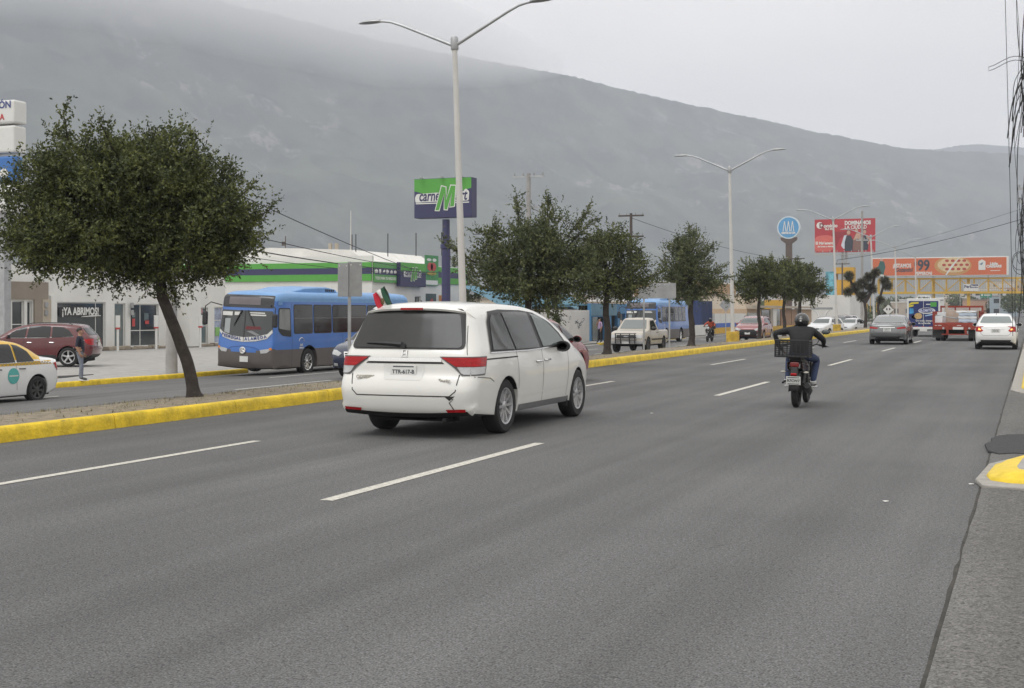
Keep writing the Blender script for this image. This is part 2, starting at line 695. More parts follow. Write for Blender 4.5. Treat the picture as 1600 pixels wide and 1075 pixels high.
green = rr(nn(.012, 8), .35, .68, (.03, .042, .026), (.085, .10, .062))
ma = t.nodes.new('ShaderNodeMath')
ma.operation = 'MULTIPLY'
t.links.new(rr(nn(.0022, 3), .52, .62, (0, 0, 0), (1, 1, 1)), ma.inputs[0])
t.links.new(rr(nn(.016, 8, (1, 1, .5), .75), .54, .62, (0, 0, 0), (1, 1, 1)), ma.inputs[1])
mx = t.nodes.new('ShaderNodeMix')
mx.data_type = 'RGBA'
t.links.new(ma.outputs[0], mx.inputs[0])
t.links.new(green, mx.inputs[6])
mx.inputs[7].default_value = (.20, .19, .17, 1)
t.links.new(mx.outputs[2], b.inputs['Base Color'])

mountain('mountain', [(-700, -110, 2400), (-350, -95, 2500), (0, -65, 2600), (250, -25, 2700), (420, 15, 2780), (600, 62, 2850), (720, 84, 2920), (820, 102, 3000),
                      (880, 111, 3040), (960, 131, 3100), (1060, 155, 3180), (1160, 176, 3260), (1260, 199, 3350), (1350, 217, 3430),
                      (1420, 229, 3500), (1490, 233, 3570), (1600, 238, 3680), (1800, 262, 3850)], .66, 1.3, mm, 50)
mountain('far_ridge', [(1150, 300, 4600), (1300, 262, 4700), (1400, 244, 4750), (1455, 233, 4800), (1500, 225, 4830), (1540, 223, 4850),
                       (1600, 228, 4900), (1700, 240, 5000), (1900, 260, 5100)], .75, 8.1, mm, 35)

# damp grey air: everything stands in it, the sky is outside
hb = MB()
hb.box(-4200, 900, -100, 5300, -3, 800)
hm = bpy.data.materials.new('haze_air')
hm.use_nodes = True
ht = hm.node_tree
ht.nodes.clear()
ho = ht.nodes.new('ShaderNodeOutputMaterial')
hv = ht.nodes.new('ShaderNodeVolumePrincipled')
hv.inputs['Color'].default_value = (.785, .825, .945, 1)
hv.inputs['Density'].default_value = .00026
ht.links.new(hv.outputs[0], ho.inputs['Volume'])
tag(hb.build('haze', hm), 'thin grey haze hanging in front of the mountain', 'haze', kind='stuff')

# low cloud lying along the left part of the crest
lc = MB()
rows = []
cl = [(-600, -105, 2430, .1), (-350, -95, 2500, .8), (0, -65, 2600, 1), (250, -25, 2700, 1), (420, 15, 2780, 1), (600, 62, 2850, .9), (720, 84, 2920, .7), (800, 99, 2990, .42), (850, 107, 3030, .18), (880, 111, 3050, .03)]
for px, py, D, k in cl:
    d = ray(px, HZ)
    d.z = 0
    u = d.normalized()
    cz0 = EYE + (HZ - py) / FPX * D / d.length
    ring = []
    for q in range(24):
        a = 2 * PI * q / 24
        r_ = 30 + 380 * k
        zz_ = cz0 + 10 + (20 + (150 if math.sin(a) < 0 else 70) * k) * math.sin(a)
        ring.append((u.x * (D - 40 + r_ * math.cos(a)), u.y * (D - 40 + r_ * math.cos(a)), zz_))
    rows.append(ring)
lc.grid(rows, 0, True, True, True)
cmat = bpy.data.materials.new('cloud_vapour')
cmat.use_nodes = True
ct_ = cmat.node_tree
ct_.nodes.clear()
co_ = ct_.nodes.new('ShaderNodeOutputMaterial')
cv_ = ct_.nodes.new('ShaderNodeVolumePrincipled')
cv_.inputs['Color'].default_value = (1, 1, 1, 1)
cv_.inputs['Density'].default_value = .0060
cv_.inputs['Anisotropy'].default_value = .75
ct_.links.new(cv_.outputs[0], co_.inputs['Volume'])
tag(lc.build('low_cloud', cmat, smooth=True), 'low grey cloud hiding the left part of the mountain crest', 'cloud', kind='stuff')
# ================================================================== vehicle kit
def glassmat(name, col, rough=.04):
    return M(name, col, rough, var=.0, spec=.45, coat=0)


m_glass = glassmat('tinted_glass', (.018, .019, .02))
m_glass_l = glassmat('light_glass', (.10, .115, .115))
m_rubber = M('rubber', (.018, .018, .018), .85, var=.2, sc=20)
m_blackp = M('black_plastic', (.022, .022, .023), .55, var=.1, sc=10)
m_chrome = M('chrome', (.75, .75, .75), .18, 1., var=0)
m_alloy = M('alloy', (.52, .52, .53), .35, .8, var=.05)
m_steel = M('dark_steel_wheel', (.06, .06, .06), .5, .3, var=.1)
m_redl = M('red_lens', (.36, .006, .010), .25, var=.35, sc=14, coat=.1, spec=.3, stretch=(.3, .3, 3))
m_clear = M('clear_lens', (.48, .49, .50), .15, var=.1, sc=20, coat=.6)
m_amber = M('amber_lens', (.75, .25, .03), .2, var=.1)
m_plate = M('plate_white', (.66, .66, .64), .5, var=.05)
m_ink = M('plate_ink', (.08, .09, .1), .6, var=0)
m_seam = M('seam_dark', (.03, .03, .03), .9, var=0)
m_under = M('underbody', (.012, .012, .012), .95, var=.2)


def catmull(pts, n=4):
    out = []
    for i in range(len(pts) - 1):
        p0, p1, p2, p3 = pts[max(i - 1, 0)], pts[i], pts[i + 1], pts[min(i + 2, len(pts) - 1)]
        for k in range(n):
            t_ = k / n
            out.append(tuple(.5 * (2 * p1[a] + (p2[a] - p0[a]) * t_ + (2 * p0[a] - 5 * p1[a] + 4 * p2[a] - p3[a]) * t_ ** 2
                                   + (3 * p1[a] - p0[a] - 3 * p2[a] + p3[a]) * t_ ** 3) for a in range(len(p1))))
    out.append(tuple(pts[-1]))
    return out


def rpoly(pts, r, n=4):
    """round the corners of a 2-d polygon"""
    out = []
    N = len(pts)
    for i in range(N):
        a, b_, c = Vector(pts[i - 1]), Vector(pts[i]), Vector(pts[(i + 1) % N])
        ra = min(r, (a - b_).length * .45, (c - b_).length * .45)
        p, q = b_ + (a - b_).normalized() * ra, b_ + (c - b_).normalized() * ra
        for k in range(n + 1):
            t_ = k / n
            out.append(tuple(p * (1 - t_) ** 2 + b_ * 2 * t_ * (1 - t_) + q * t_ ** 2))
    return out


from mathutils.geometry import delaunay_2d_cdt


def inside(q, poly):
    c = False
    j = poly[-1]
    for p in poly:
        if (p.y > q.y) != (j.y > q.y) and q.x < (j.x - p.x) * (q.y - p.y) / (j.y - p.y) + p.x:
            c = not c
        j = p
    return c


def clean(Q):
    """pull the little loops out of an inset outline"""
    Q = [Vector(q) for q in Q]
    N = len(Q)
    cc = lambda a, b_, c: (b_[0] - a[0]) * (c[1] - a[1]) - (b_[1] - a[1]) * (c[0] - a[0])
    for span in (8, 6, 5, 4, 3, 2):
        for i in range(N):
            j = i + span
            a, b_, c, d = Q[i], Q[(i + 1) % N], Q[j % N], Q[(j + 1) % N]
            if cc(a, b_, c) * cc(a, b_, d) < 0 and cc(c, d, a) * cc(c, d, b_) < 0:
                t_ = cc(c, d, a) / (cc(c, d, a) - cc(c, d, b_))
                x = a + (b_ - a) * t_
                for k in range(i + 1, j + 1):
                    Q[k % N] = x.copy()
    return Q


class Body:
    """a vehicle shell from its side profile: top line, wheel arches, width by height, rounded edges.
    y runs from the rear (0) to the front, z up, x to the right-hand side"""

    def __init__(s, top, zb, axles, arch, W, rtop=.1, rend=.2, crown=.03, endcrown=.04, n=4, nx=8):
        s.W = W
        tp = catmull(top, n)
        L = max(p[0] for p in tp)
        s.L = L
        bot = []
        ya, yb = tp[-1][0], tp[0][0]
        for y in sorted(axles, reverse=True):
            z0 = .36 if arch is None else arch[1]
            r = arch[0]
            d = math.sqrt(max(r * r - (z0 - zb) ** 2, .01))
            a0 = math.atan2(zb - z0, d)
            bot.append((y + d + .04, zb))
            for k in range(15):
                a = a0 + (PI - 2 * a0) * k / 14
                bot.append((y + r * math.cos(a), z0 + r * math.sin(a)))
            bot.append((y - d - .04, zb))
        P = [Vector(p) for p in tp + bot]
        ntop = len(tp)
        # drop doubles
        Q = [P[0]]
        T = [True]
        for k, p in enumerate(P[1:], 1):
            if (p - Q[-1]).length > .006:
                Q.append(p)
                T.append(k < ntop)
        P = Q
        N = len(P)
        # outward normals (profile runs clockwise seen from +x with y to the right: rear bottom, up, over, down)
        nor = []
        for i in range(N):
            d = (P[(i + 1) % N] - P[i - 1])
            nor.append(Vector((-d.y, d.x)).normalized())
        rad, cr = [], []
        for i, p in enumerate(P):
            if not T[i]:
                rad.append(.014)
                cr.append(0)
            else:
                e = abs(nor[i].x)
                rad.append((rtop + (rend - rtop) * e))
                cr.append(crown + (endcrown - crown) * e)
        rad = [min(r, .035 + .8 * max(0, p.y - zb)) for r, p in zip(rad, P)]
        # never round a bend more tightly than the bend itself
        for i in range(N):
            a, b_ = P[i] - P[i - 1], P[(i + 1) % N] - P[i]
            tn = a.x * b_.y - a.y * b_.x
            if tn < 0:
                an = math.asin(max(-1, min(1, -tn / (a.length * b_.length))))
                if an > .02:
                    rad[i] = min(rad[i], .85 * (a.length + b_.length) / 2 / an + .02)
        rad = [min(rad[i], (rad[i - 2] + rad[i - 1] + rad[i] + rad[(i + 1) % N] + rad[(i + 2) % N]) / 5 + .01) for i in range(N)]
        # soften jumps of the radius along the profile
        for _ in range(3):
            rad = [min(rad[i], (rad[i - 1] + rad[i] + rad[(i + 1) % N]) / 3 + .02) if T[i] else rad[i] for i in range(N)]
        bm = bmesh.new()
        rings = {}
        phis = [0, 22, 45, 68, 90]
        for sgn in (1, -1):
            for a, ph in enumerate(phis):
                ring = []
                Q = clean([p - nor[i] * rad[i] * (1 - math.cos(R(ph))) for i, p in enumerate(P)])
                for i, p in enumerate(P):
                    r = rad[i]
                    q = Q[i]
                    x = W(p.x, p.y) - r * (1 - math.sin(R(ph))) if a < 4 else W(q.x, q.y)
                    ring.append(bm.verts.new((sgn * x, q.x, q.y)))
                rings[sgn, a] = ring
            for a in range(4):
                A, B = rings[sgn, a], rings[sgn, a + 1]
                for i in range(N):
                    j = (i + 1) % N
                    f = (A[i], A[j], B[j], B[i]) if sgn > 0 else (A[i], B[i], B[j], A[j])
                    bm.faces.new(f)
        prev = rings[-1, 0]
        for k in range(1, nx):
            u = k / nx
            row = []
            for i, p in enumerate(P):
                x = (rings[1, 0][i].co.x) * (2 * u - 1)
                c = cr[i] * (1 - (2 * u - 1) ** 2)
                q = p + nor[i] * c
                row.append(bm.verts.new((x, q.x, q.y)))
            for i in range(N):
                j = (i + 1) % N
                bm.faces.new((prev[i], prev[j], row[j], row[i]))
            prev = row
        row = rings[1, 0]
        for i in range(N):
            j = (i + 1) % N
            bm.faces.new((prev[i], prev[j], row[j], row[i]))
        # side skins
        for sgn in (1, -1):
            vs = []
            for v in rings[sgn, 4]:
                if not vs or (v.co - vs[-1].co).length > 1e-5:
                    vs.append(v)
            n0 = len(vs)
            pts = [Vector((v.co.y, v.co.z)) for v in vs]
            zt = max(p.y for p in P)
            for iy in range(1, int(L / .12)):
                for iz in range(1, int((zt - zb) / .06)):
                    q = Vector((iy * .12, zb + iz * .06))
                    if inside(q, pts[:n0]) and min((q - p).length_squared for p in pts[:n0]) > .0009:
                        pts.append(q)
            ov, oe, of, om, _, _ = delaunay_2d_cdt(pts, [(i, (i + 1) % n0) for i in range(n0)], [], 1, 1e-6)
            bv = []
            for k, q in enumerate(ov):
                src = [i for i in om[k] if i < n0]
                bv.append(vs[src[0]] if src else bm.verts.new((sgn * W(q.x, q.y), q.x, q.y)))
            for f in of:
                c = sum((ov[i] for i in f), Vector((0, 0))) / len(f)
                if inside(c, pts[:n0]):
                    try:
                        bm.faces.new([bv[i] for i in f])
                    except ValueError:
                        pass
        bmesh.ops.remove_doubles(bm, verts=bm.verts, dist=2e-5)
        bmesh.ops.recalc_face_normals(bm, faces=bm.faces)
        bm.normal_update()
        s.bvh = BVHTree.FromBMesh(bm)
        s.bm = bm
        s.zb = zb

    def build(s, name, mats, parent, zsplit=None):
        """zsplit: list of (test(y,z,normal), material index)"""
        me = bpy.data.meshes.new(name)
        s.bm.to_mesh(me)
        for m in (mats if isinstance(mats, list) else [mats]):
            me.materials.append(m)
        me.materials.append(m_under)
        k = len(me.materials) - 1
        for p in me.polygons:
            p.use_smooth = True
            c, n = p.center, p.normal
            if n.z < -.6 and abs(n.x) < .5:
                p.material_index = k
            elif zsplit:
                for test, idx in zsplit:
                    if test(c.y, c.z, c.x):
                        p.material_index = idx
                        break
        # wheel arches are dark inside
        me.set_sharp_from_angle(angle=R(50))
        s.bm.free()
        s.bm = None
        return link(name, me, parent)

    def hit(s, view, a, b):
        o, d = {'R': ((4, a, b), (-1, 0, 0)), 'L': ((-4, a, b), (1, 0, 0)), 'B': ((a, -3, b), (0, 1, 0)),
                'F': ((a, s.L + 3, b), (0, -1, 0)), 'T': ((a, b, 6), (0, 0, -1))}[view]
        loc, n, i, dist = s.bvh.ray_cast(Vector(o), Vector(d))
        return (loc, n) if loc is not None else (None, None)

    def panel(s, name, poly, view, mat, parent, off=.006, step=.05, thick=.0):
        """lay a flat outline (y,z for sides, x,z for ends, x,y for the top) on the shell"""
        bm = bmesh.new()
        vs = [bm.verts.new((p[0], p[1], 0)) for p in poly]
        f = bm.faces.new(vs)
        bmesh.ops.triangulate(bm, faces=[f])
        for ax in (0, 1):
            lo, hi = min(p[ax] for p in poly), max(p[ax] for p in poly)
            n = int((hi - lo) / step)
            for k in range(1, n + 1):
                co, no = [0, 0, 0], [0, 0, 0]
                co[ax], no[ax] = lo + (hi - lo) * k / (n + 1), 1
                bmesh.ops.bisect_plane(bm, geom=bm.verts[:] + bm.edges[:] + bm.faces[:], dist=1e-5, plane_co=co, plane_no=no)
        dv = {'R': Vector((1, 0, 0)), 'L': Vector((-1, 0, 0)), 'B': Vector((0, -1, 0)), 'F': Vector((0, 1, 0)), 'T': Vector((0, 0, 1))}[view]
        bad = []
        for v in bm.verts:
            loc, n = s.hit(view, v.co.x, v.co.y)
            if loc is None:
                bad.append(v)
                continue
            v.co = loc + n * off * .5 + dv * off * .6
        if bad:
            bmesh.ops.delete(bm, geom=bad, context='VERTS')
        bmesh.ops.recalc_face_normals(bm, faces=bm.faces)
        tot = sum((f.normal.dot(dv) * f.calc_area() for f in bm.faces), 0)
        if tot < 0:
            bmesh.ops.reverse_faces(bm, faces=bm.faces)
        if thick:
            geo = bmesh.ops.extrude_face_region(bm, geom=bm.faces[:])
            for v in [g for g in geo['geom'] if isinstance(g, bmesh.types.BMVert)]:
                v.co += dv * thick
            bmesh.ops.recalc_face_normals(bm, faces=bm.faces)
        me = bpy.data.meshes.new(name)
        bm.to_mesh(me)
        bm.free()
        me.materials.append(mat)
        me.polygons.foreach_set('use_smooth', [True] * len(me.polygons))
        me.set_sharp_from_angle(angle=R(45))
        return link(name, me, parent)

    def line(s, name, pts, view, wd, mat, parent, off=.003, closed=False):
        """a narrow strip (door gap, trim) along a line on the shell"""
        P = []
        for a, b_ in zip(pts[:-1], pts[1:]):
            n = max(1, int(math.hypot(b_[0] - a[0], b_[1] - a[1]) / .08))
            for k in range(n):
                P.append((a[0] + (b_[0] - a[0]) * k / n, a[1] + (b_[1] - a[1]) * k / n))
        P.append(pts[-1])
        g = MB()
        rows = []
        for i, p in enumerate(P):
            q0, q1 = P[max(i - 1, 0)], P[min(i + 1, len(P) - 1)]
            d = Vector((q1[0] - q0[0], q1[1] - q0[1])).normalized()
            n2 = Vector((-d.y, d.x)) * wd / 2
            r = []
            for sg in (-1, 1):
                loc, n = s.hit(view, p[0] + n2.x * sg, p[1] + n2.y * sg)
                if loc is None:
                    r = None
                    break
                r.append(loc + n * off)
            if r:
                rows.append(r)
        if len(rows) > 1:
            g.grid(rows)
            return g.build(name, mat, parent, fix=True)


def make_wheel(parent, x, y, r, wd, side, rim_mat, spokes=10, rim_f=.68, twin=False, steer=0., twist=0.):
    g = MB()
    ri = r * rim_f
    h = wd / 2
    prof = [(ri, -h * .8), (ri + .01, -h), (r * .9, -h * 1.02), (r * .97, -h * .85), (r, -h * .6), (r, h * .6), (r * .97, h * .85), (r * .9, h * 1.02),
            (ri + .01, h), (ri, h * .8)]
    n = 36
    rows = [[(hh, rr_ * math.cos(2 * PI * a / n), rr_ * math.sin(2 * PI * a / n)) for a in range(n)] for rr_, hh in prof]
    g.grid(rows + [rows[0]], 0, True)
    o = g.build('wheel', m_rubber, parent, smooth=True, angle=35)
    o.location = (x, y, r)
    o.rotation_euler = (twist, 0, steer)
    g = MB()
    sx = side
    face = sx * h * .72
    g.lathe([(ri + .004, sx * h * .95), (ri - .018, sx * h * .9), (ri - .03, sx * h * .3)], 'x', n=30, m=0, cap=False)
    g.lathe([(ri - .02, sx * h * .15), (.01, sx * h * .12)], 'x', n=20, m=1, cap=False)
    g.lathe([(.07, sx * h * .2), (.07, face), (.04, face + sx * .012), (0.0001, face + sx * .012)], 'x', n=14, m=0, cap=False)
    for k in range(spokes):
        a = 2 * PI * k / spokes
        for da in ((-.055, .055) if spokes <= 7 else (0,)):
            mt = Matrix.Rotation(a + da, 4, 'X')
            w0, w1 = (.028, .022) if spokes > 7 else (.03, .03)
            q = [(face - sx * .025, -w0, .05), (face, -w0 * .7, .05), (face, w0 * .7, .05), (face - sx * .025, w0, .05)]
            q2 = [(sx * h * .5, -w1, ri - .012), (sx * h * .86, -w1 * .7, ri - .012), (sx * h * .86, w1 * .7, ri - .012), (sx * h * .5, w1, ri - .012)]
            g.grid([[mt @ Vector(p) for p in q], [mt @ Vector(p) for p in q2]], 0, True, True, True)
    g.build('rim', [rim_mat, m_under], o, smooth=True, angle=35)
    return o


def wheels(parent, hw, ya, yf, r, wd, rim_mat, spokes=10, rim_f=.68, inset=.0):
    for k, (x, sd) in enumerate(((-1, -1), (1, 1), (-1, -1), (1, 1))):
        make_wheel(parent, x * (hw - wd / 2 - inset), ya if k < 2 else yf, r, wd, sd, rim_mat, spokes, rim_f, twist=k * .37)


def mirror_x(poly):
    return [(-x, z) for x, z in poly]


def plate(parent, s_, x, y, z, rot, w=.36, h=.17, size=.085, name='number_plate'):
    g = MB()
    g.box(-w / 2, w / 2, -.004, .004, -h / 2, h / 2)
    o = g.build(name, m_plate, parent, bevel=.006)
    o.location = (x, y, z)
    o.rotation_euler = rot
    if s_:
        text(s_, size, m_ink, o, (0, -.006, -.002), SOUTH, bold=.002, ext=.001)
        g = MB()
        g.box(-w * .4, w * .4, -.0052, -.003, h * .33, h * .42)
        g.box(-w * .4, w * .4, -.0052, -.003, -h * .42, -h * .34)
        g.build('plate_print', m_ink, o)
    return o


def door_mirror(parent, x, y, z, sd, mat, sc=1.):
    g = MB()
    prof = [(0.0, .0), (.05, .005), (.085, .03), (.1, .07), (.095, .1), (.09, .105)]
    rows = []
    for r, d in prof:
        rows.append([(sd * (.11 + r * 1.15 * math.cos(a)) * sc, (.1 - d) * sc, (r * .8 * math.sin(a)) * sc) for a in [2 * PI * k / 16 for k in range(16)]])
    g.grid(rows, 0, True, True, False)
    g.grid([rows[-1], [(sd * (.11 + .07 * 1.15 * math.cos(a)) * sc, .003 * sc, .07 * .8 * math.sin(a) * sc) for a in [2 * PI * k / 16 for k in range(16)]]], 1, True, False, True)
    g.box(min(0, sd * .06) * sc, max(0, sd * .06) * sc, .02 * sc, .06 * sc, -.05 * sc, -.015 * sc, 1)
    o = g.build('door_mirror', [mat, m_blackp], parent, smooth=True)
    o.location = (x, y, z)
    gl = MB()
    gl.lathe([(.062, -.001), (.0001, -.001)], 'y', n=16)
    q = gl.build('mirror_glass', m_glass_l, o)
    q.location = (sd * .11 * sc, 0, 0)
    q.scale = (1.15 * sc, 1, .8 * sc)
    return o


def wfun(hw, zmax, belt, tumble, L, low=.04, plan=.1, pw=4, belt_in=.03):
    def W(y, z):
        if z < zmax:
            x = hw - low * ((zmax - z) / zmax * 1.4) ** 2
        elif z < belt:
            x = hw - belt_in * ((z - zmax) / max(belt - zmax, .01)) ** 2
        else:
            x = hw - belt_in - tumble * (z - belt) ** 1.06
        return x * (1 - plan * abs((y - L / 2) / (L / 2)) ** pw)
    return W


def handles(B, parent, pts, mat, sides=('L', 'R')):
    for sd in sides:
        for y, z in pts:
            loc, n = B.hit(sd, y, z)
            if loc is None:
                continue
            sg = 1 if sd == 'R' else -1
            g = MB()
            g.tube([(loc.x + sg * .004, y - .1, z), (loc.x + sg * .035, y - .075, z), (loc.x + sg * .035, y + .075, z + .004), (loc.x + sg * .004, y + .1, z + .004)], .014, 6)
            g.build('door_handle', mat, parent, smooth=True)


def place(root, x, y, z, heading):
    """heading 0: driving away along the road; rear of the vehicle at (x, y)"""
    root.location = (x, y, z)
    root.rotation_euler = (0, 0, heading)


# ------------------------------------------------------------------ white minivan in front
m_white = M('pearl_white_paint', (.72, .715, .685), .28, var=.035, sc=1.2, coat=.7)


def minivan():
    root = thing('minivan', 'dirty white minivan with dented rear bumper driving in the near carriageway', 'minivan')
    top = [(.16, .30), (.06, .36), (.015, .48), (.0, .62), (.03, .74), (.075, .84), (.085, .95), (.10, 1.06), (.15, 1.17), (.27, 1.42), (.36, 1.60), (.43, 1.675), (.58, 1.715),
           (1.0, 1.737), (1.7, 1.737), (2.5, 1.705), (3.1, 1.62), (3.55, 1.47), (3.95, 1.27), (4.2, 1.13), (4.5, 1.05), (4.85, .95), (5.05, .82), (5.14, .66),
           (5.15, .5), (5.08, .34), (4.98, .28)]
    top = [(y if y < 4.18 else 4.18 + (y - 4.18) * .82, z) for y, z in top]
    L = 4.98

    def W(y, z):
        hw = 1.0
        if z < .75:
            x = hw - .05 * ((.75 - z) / .5) ** 2
        elif z < 1.12:
            x = hw - .035 * ((z - .75) / .37) ** 2
        else:
            x = hw - .035 - .36 * (z - 1.12)
        pl = 1 - .03 * max(0, (1.3 - y) / 1.3) ** 2 - .17 * max(0, (y - 3.5) / 1.65) ** 2
        return x * pl
    B = Body(top, .27, [1.18, 4.18], (.40, .37), W, rtop=.13, rend=.17, crown=.035, endcrown=.05)

    def bottom_edge(y, z, x):
        return z < .31  # lowest edge of the shell takes the black plastic
    B.build('body', [m_white, m_blackp], root, [(bottom_edge, 1)])
    # rear glass, spoiler lamp, wiper
    rg = [(-.78, 1.15), (-.70, 1.17), (.70, 1.17), (.78, 1.15), (.80, 1.20), (.70, 1.60), (.60, 1.655), (-.60, 1.655), (-.70, 1.60), (-.80, 1.20)]
    B.panel('rear_window_frame', rpoly([(-.82, 1.15), (.82, 1.15), (.70, 1.665), (-.70, 1.665)], .08), 'B', m_blackp, root, .012, .03)
    w_ = B.panel('rear_window', rpoly([(-.78, 1.165), (.78, 1.165), (.66, 1.60), (-.66, 1.60)], .07), 'B', M('dusty_glass', (.035, .035, .035), .15, var=.15, sc=2, spec=.3), root, .020, .03)
    g = MB()                                    # roof spoiler over the rear glass
    rows = []
    for k in range(13):
        u = k / 12 * 2 - 1
        x = u * .70
        yb = .27 + .10 * abs(u) ** 4
        zz = 1.705 - .045 * abs(u) ** 3
        rows.append([(x, yb + .26, zz + .016), (x, yb + .1, zz + .0), (x, yb, zz - .03), (x, yb + .015, zz - .055), (x, yb + .16, zz - .06), (x, yb + .26, zz - .03)])
    g.grid(rows, 0, True, True, True)
    sp_ = g.build('spoiler', m_white, root, smooth=True, angle=50)
    g = MB()
    g.box(-.16, .16, .252, .275, 1.655, 1.682)
    g.build('brake_light', m_redl, sp_, bevel=.004)
    loc, n = B.hit('B', -.08, 1.2)
    pts = []
    for x, z in ((-.05, 1.195), (-.2, 1.205), (-.4, 1.212), (-.58, 1.212)):
        l_, n_ = B.hit('B', x, z)
        pts.append(l_ + n_ * .035)
    g = MB()
    g.tube(pts, [.032, .026, .018, .008], 6)
    g.lathe([(.04, -.02), (.035, .02), (0.001, .025)], 'y', (-.03, pts[0].y, 1.19), 12)
    g.build('rear_wiper', m_blackp, root, smooth=True)
    # tail lamps
    for s_, vw in ((1, 'R'), (-1, 'L')):
        P = lambda q: q if s_ > 0 else mirror_x(q)
        B.panel('lamp_surround', P([(.49, 1.058), (.90, 1.058), (.90, .815), (.80, .815), (.70, .91)]), 'B', M('lamp_grey', (.10, .095, .095), .4), root, .008, .05)
        B.panel('lamp_surround', [(.10, 1.058), (.485, 1.058), (.45, .95), (.38, .82), (.11, .815)], vw, M('lamp_grey', (.10, .095, .095), .4), root, .006, .05)
        B.panel('tail_lamp', P([(.52, 1.045), (.90, 1.045), (.90, .93), (.72, .93)]), 'B', m_redl, root, .016, .05, )
        B.panel('reversing_lamp', P([(.735, .925), (.90, .925), (.90, .83), (.83, .83), (.79, .85)]), 'B', m_clear, root, .014, .05)
        B.panel('tail_lamp', [(.10, 1.045), (.47, 1.045), (.44, .99), (.40, .93), (.11, .93)], vw, m_redl, root, .012, .05)
        B.panel('reversing_lamp', [(.10, .925), (.395, .925), (.36, .84), (.11, .83)], vw, m_clear, root, .012, .05)
        B.panel('reflector', P([(.60, .385), (.86, .395), (.86, .36), (.62, .35)]), 'B', m_redl, root, .012, .06)
    B.panel('garnish', [(-.52, .99), (.52, .99), (.52, 1.035), (-.52, 1.035)], 'B', m_chrome, root, .012, .1)
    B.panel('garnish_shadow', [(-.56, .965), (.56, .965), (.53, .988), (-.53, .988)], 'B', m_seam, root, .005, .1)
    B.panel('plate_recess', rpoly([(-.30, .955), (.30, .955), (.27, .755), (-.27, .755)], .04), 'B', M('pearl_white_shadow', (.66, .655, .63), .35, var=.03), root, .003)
    pl = plate(root, 'TTR-617-B', 0, B.hit('B', 0, .86)[0].y - .012, .86, (R(-3), 0, 0), .37, .175, .07)
    l_, n_ = B.hit('B', 0, 1.085)
    g = MB()                                    # square marque badge: two uprights and a bar
    for a in (-1, 1):
        g.box(a * .03 - .008, a * .03 + .008, -.01, 0, -.035, .035)
    g.box(-.03, .03, -.01, 0, -.007, .007)
    g.box(-.05, .05, -.006, 0, -.048, -.042)
    g.box(-.05, .05, -.006, 0, .042, .048)
    o = g.build('badge', m_chrome, root)
    o.location = (0, l_.y - .002, 1.095)
    o.rotation_euler = (R(-12), 0, 0)
    l_, n_ = B.hit('B', -.55, .785)
    text('ODYSSEY', .06, m_chrome, root, (-.55, l_.y - .012, .785), (R(90), 0, R(4)), 'badge_lettering', bold=.003, ext=.003)
    l_, n_ = B.hit('B', .60, .76)
    text('Touring', .055, m_chrome, root, (.58, l_.y - .016, .755), (R(90), 0, R(-5)), 'badge_lettering', bold=.001, ext=.003, shear=.3)
    # tailgate gap, cracked bumper
    B.line('tailgate_gap', [(-.76, .83), (-.73, .62), (-.66, .555), (.66, .555), (.74, .62), (.77, .83)], 'B', .014, m_seam, root)
    B.line('bumper_crack', [(.62, .545), (.71, .52), (.655, .475), (.70, .40), (.73, .34), (.80, .28)], 'B', .013, m_seam, root, .006)
    B.panel('bumper_dent', [(.60, .548), (.735, .56), (.66, .50)], 'B', m_seam, root, .004)
    B.line('body_gap', [(.86, .83), (.87, 1.0), (.82, 1.2), (.77, 1.45)], 'B', .007, m_seam, root)
    # side windows
    m_gl2 = glassmat('van_side_glass', (.05, .053, .053), .05)
    for vw in 'LR':
        B.panel('window_trim', [(.62, 1.105), (1.9, 1.10), (3.62, 1.135), (3.42, 1.32), (3.1, 1.50), (2.7, 1.615), (2.2, 1.65), (1.4, 1.66), (.95, 1.63), (.80, 1.5)], vw, m_blackp, root, .012, .04)
        for nm, poly in (('rear_quarter_window', [(.70, 1.13), (1.44, 1.12), (1.32, 1.61), (1.0, 1.595), (.87, 1.5)]),
                         ('sliding_door_window', [(1.50, 1.12), (2.42, 1.12), (2.34, 1.61), (1.9, 1.625), (1.38, 1.615)]),
                         ('front_door_window', [(2.56, 1.13), (3.50, 1.16), (3.33, 1.32), (3.03, 1.48), (2.75, 1.57), (2.48, 1.60)])):
            B.panel(nm, poly, vw, m_gl2 if 'front' not in nm else glassmat('van_front_glass', (.11, .135, .125), .05), root, .020, .04)
        B.line('window_chrome', [(.60, 1.095), (1.9, 1.092), (3.62, 1.125)], vw, .014, m_chrome, root, .022)
        B.line('slide_rail', [(.48, 1.015), (1.55, 1.02)], vw, .018, m_seam, root, .004)
        for pts in ([(1.52, 1.09), (1.55, .9), (1.56, .42)], [(2.5, 1.1), (2.53, .9), (2.5, .33)], [(3.62, 1.1), (3.62, .75), (3.55, .38)], [(.14, .80), (.55, .77), (.68, .72)]):
            B.line('door_gap', pts, vw, .009, m_seam, root)
        B.panel('sill_trim', [(1.52, .36), (3.66, .36), (3.68, .28), (1.5, .28)], vw, M('sill_grey', (.14, .14, .145), .5), root, .008)
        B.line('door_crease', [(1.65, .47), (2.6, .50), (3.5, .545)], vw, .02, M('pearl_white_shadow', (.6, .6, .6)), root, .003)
        sg = 1 if vw == 'R' else -1
        door_mirror(root, sg * (W(3.2, 1.12) - .03), 3.18, 1.12, sg, m_blackp if sg > 0 else m_white, 1.05)
        l_, n_ = B.hit(vw, .25, 1.3)
    handles(B, root, [(2.35, .93), (2.68, .94)], m_chrome)
    ws = B.panel('windscreen', [(-.72, 1.14), (.72, 1.14), (.62, 1.58), (-.62, 1.58)], 'F', m_glass_l, root, .008)
